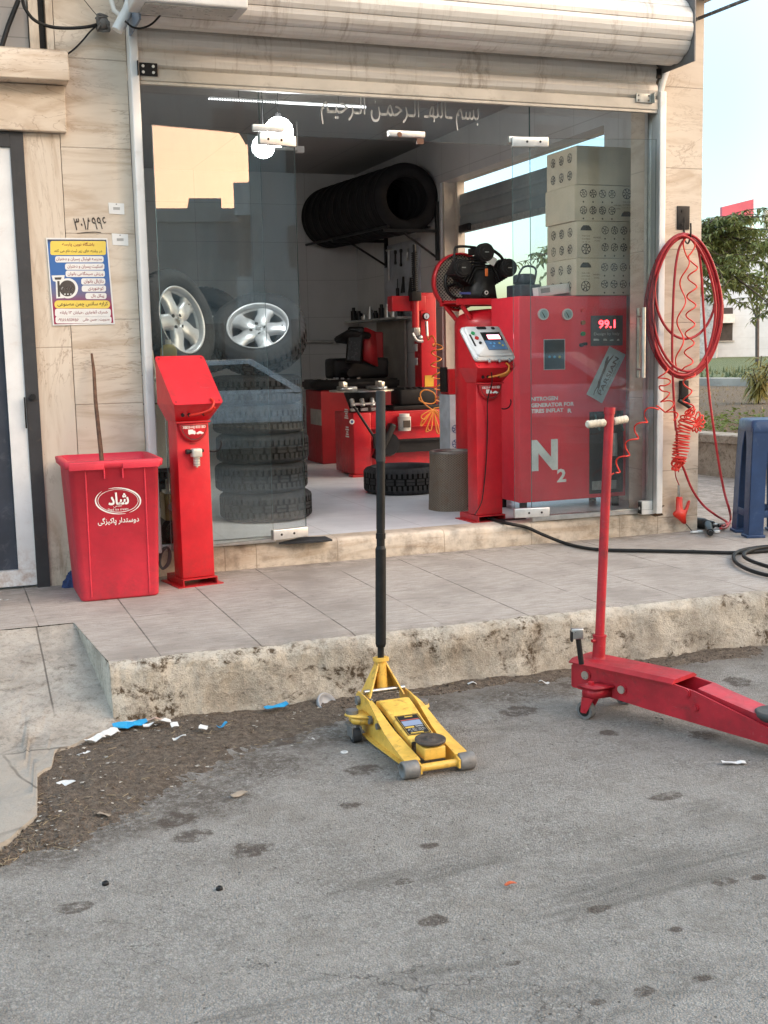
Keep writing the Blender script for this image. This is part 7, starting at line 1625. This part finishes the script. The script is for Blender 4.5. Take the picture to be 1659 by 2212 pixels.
for x0,x1,h0,h1 in((-6.4,-3.5,6.62,7.4),(1.2,2.4,6.62,7.0),(3.6,4.2,6.62,7.9),(-1.0,-.6,6.62,7.6)): g=MB(); g.box(x0,x1,1.0,3.9,h0-ZR,h1-ZR); part('roof_block',g,simple('roof_block',(.3,.33,.34),.8),_t)
UP=thing('utility_pole','wooden utility pole with wires across the street','utility pole',(7.6,-24,ZR)); g=MB(); g.cyl((7.6,-24,ZR),(7.6,-24,9.8),.16,.12,n=10); part('pole',g,M_wood,UP,True); g=MB(); g.box(6.8,8.4,-24.06,-23.94,9.3,9.4); part('crossarm',g,M_wood,UP,True)
for z,y in((9.6,-24),(8.6,-24.2),(7.9,-24.1)): g=MB(); g.tube([(7.6+t*3.2-16,y,z-.06*math.sin(t*1.05)) for t in range(16)],.028,5); part('wire',g,M_cable,UP,True)
SD=thing('parked_car','silver saloon car parked across the street','car',(7.6,-7.9,ZR),rad(38)); M_sil=simple('silver_car_paint',(.75,.77,.79),.3,metal=.0,world=False)
sec=[(-2.1,.35,.55,.78),(-2.0,.25,.85,.82),(-1.1,.22,.92,.84),(-.2,.22,.95,.84),(.9,.22,.93,.84),(1.9,.25,.82,.80),(2.15,.35,.6,.74)]
g=MB(); V=[];F=[]
for x,z0,z1,w in sec: V+=[(x,-w*.92,z0),(x,-w,(z0+z1)/2),(x,-w*.93,z1),(x,w*.93,z1),(x,w,(z0+z1)/2),(x,w*.92,z0)]
for i in range(len(sec)-1):
    for j in range(6): F.append((i*6+j,i*6+(j+1)%6,(i+1)*6+(j+1)%6,(i+1)*6+j))
F+=[(0,1,2,3,4,5),tuple((len(sec)-1)*6+j for j in range(6))]; g.add(V,F,False); part('body',g,M_sil,SD)
g=MB(); V=[(-1.45,-.74,.93),(-.75,-.62,1.36),(.45,-.62,1.38),(1.15,-.74,.94)]; g.add(V+[(x,-y,z) for x,y,z in V],[(0,1,2,3),(7,6,5,4),(1,5,6,2),(0,4,5,1),(2,6,7,3)]); part('cabin',g,M_sil,SD)
g=MB()
for s in(-1,1):
    for q in([(-1.2,.97),(-.72,1.29),(-.2,1.31),(-.2,.98)],[(-.12,.98),(-.12,1.31),(.4,1.32),(.95,.98)]): g.add([(x,s*(.745-.12*(z-.93)/.43),z) for x,z in q],[(0,1,2,3)])
part('window',g,M_black,SD)
for x in(-1.35,1.35):
    for s in(-1,1):
        g=MB(); g.cyl((x,s*.66,.31),(x,s*.85,.31),.31,n=24); wh=part('wheel',g,M_rubber,SD); g=MB(); g.cyl((x,s*.852,.31),(x,s*.86,.31),.2,n=20); part('rim',g,M_rim,wh)
# ------------------------------------------------------- sky and sun
SUN_EL,SUN_AZ=rad(7),rad(40)   # azimuth measured from -y towards +x
sd=Vector((math.sin(SUN_AZ)*math.cos(SUN_EL),-math.cos(SUN_AZ)*math.cos(SUN_EL),math.sin(SUN_EL)))
w=bpy.data.worlds.new('World'); S.world=w; w.use_nodes=True; nt=w.node_tree; nt.nodes.clear()
out=nt.nodes.new('ShaderNodeOutputWorld'); bg=nt.nodes.new('ShaderNodeBackground'); sk=nt.nodes.new('ShaderNodeTexSky'); sk.sky_type='NISHITA'; sk.sun_disc=False
sk.sun_elevation=SUN_EL; sk.sun_rotation=math.atan2(sd.x,sd.y); sk.air_density=1.0; sk.dust_density=3.0; sk.ozone_density=1.2; sk.altitude=100
def wn(k,**kw):
    x=nt.nodes.new(k)
    for a_,b_ in kw.items(): setattr(x,a_,b_)
    return x
tc=wn('ShaderNodeTexCoord')
def wdot(v):
    x=wn('ShaderNodeVectorMath',operation='DOT_PRODUCT'); nt.links.new(tc.outputs['Generated'],x.inputs[0]); x.inputs[1].default_value=v; return x.outputs['Value']
def wramp(o,a_,b_):
    x=wn('ShaderNodeMapRange',interpolation_type='SMOOTHSTEP'); nt.links.new(o,x.inputs[0]); x.inputs[1].default_value=a_; x.inputs[2].default_value=b_; return x.outputs[0]
def wmul(o,p_):
    x=wn('ShaderNodeMath',operation='MULTIPLY'); nt.links.new(o,x.inputs[0]); nt.links.new(p_,x.inputs[1]); return x.outputs[0]
def wmix(f_,a_,b_):
    x=wn('ShaderNodeMix',data_type='RGBA'); nt.links.new(f_,x.inputs[0])
    for q_,v in((x.inputs[6],a_),(x.inputs[7],b_)):
        if isinstance(v,tuple): q_.default_value=(*v,1)
        else: nt.links.new(v,q_)
    return x.outputs[2]
hz_=(math.sin(SUN_AZ),-math.cos(SUN_AZ),0)
cool=wmul(wramp(wdot(hz_),.05,-.25),wramp(wdot((0,0,1)),.55,.15))   # pale blue half of the sky, away from the sunset
glow=wmul(wramp(wdot(hz_),.70,.97),wramp(wdot((0,0,1)),.55,.25))    # hazy sunset
tint=wmix(glow,wmix(cool,(1.17,1.0,.85),(.375,.455,.565)),(.055,.026,.015))
mx=wn('ShaderNodeMix',data_type='RGBA',blend_type='MULTIPLY'); mx.inputs[0].default_value=1
nt.links.new(sk.outputs[0],mx.inputs[6]); nt.links.new(tint,mx.inputs[7]); nt.links.new(mx.outputs[2],bg.inputs[0]); bg.inputs[1].default_value=.13; nt.links.new(bg.outputs[0],out.inputs[0])
sl=bpy.data.lights.new('sun','SUN'); sl.energy=.5; sl.angle=rad(80); sl.color=(1,.80,.60); so=bpy.data.objects.new('sun',sl); COL.objects.link(so); so.rotation_euler=sd.to_track_quat('Z','Y').to_euler(); so.location=(10,-10,10)
S.view_settings.view_transform='Standard'; S.view_settings.look='None'; S.view_settings.exposure=3.65; S.view_settings.gamma=1.0; S.view_settings.use_curve_mapping=False
S.render.engine='CYCLES'; cy=S.cycles; cy.use_denoising=True; cy.max_bounces=7; cy.diffuse_bounces=4; cy.glossy_bounces=4; cy.transmission_bounces=4; cy.transparent_max_bounces=16; cy.caustics_reflective=False; cy.caustics_refractive=False; cy.sample_clamp_indirect=6
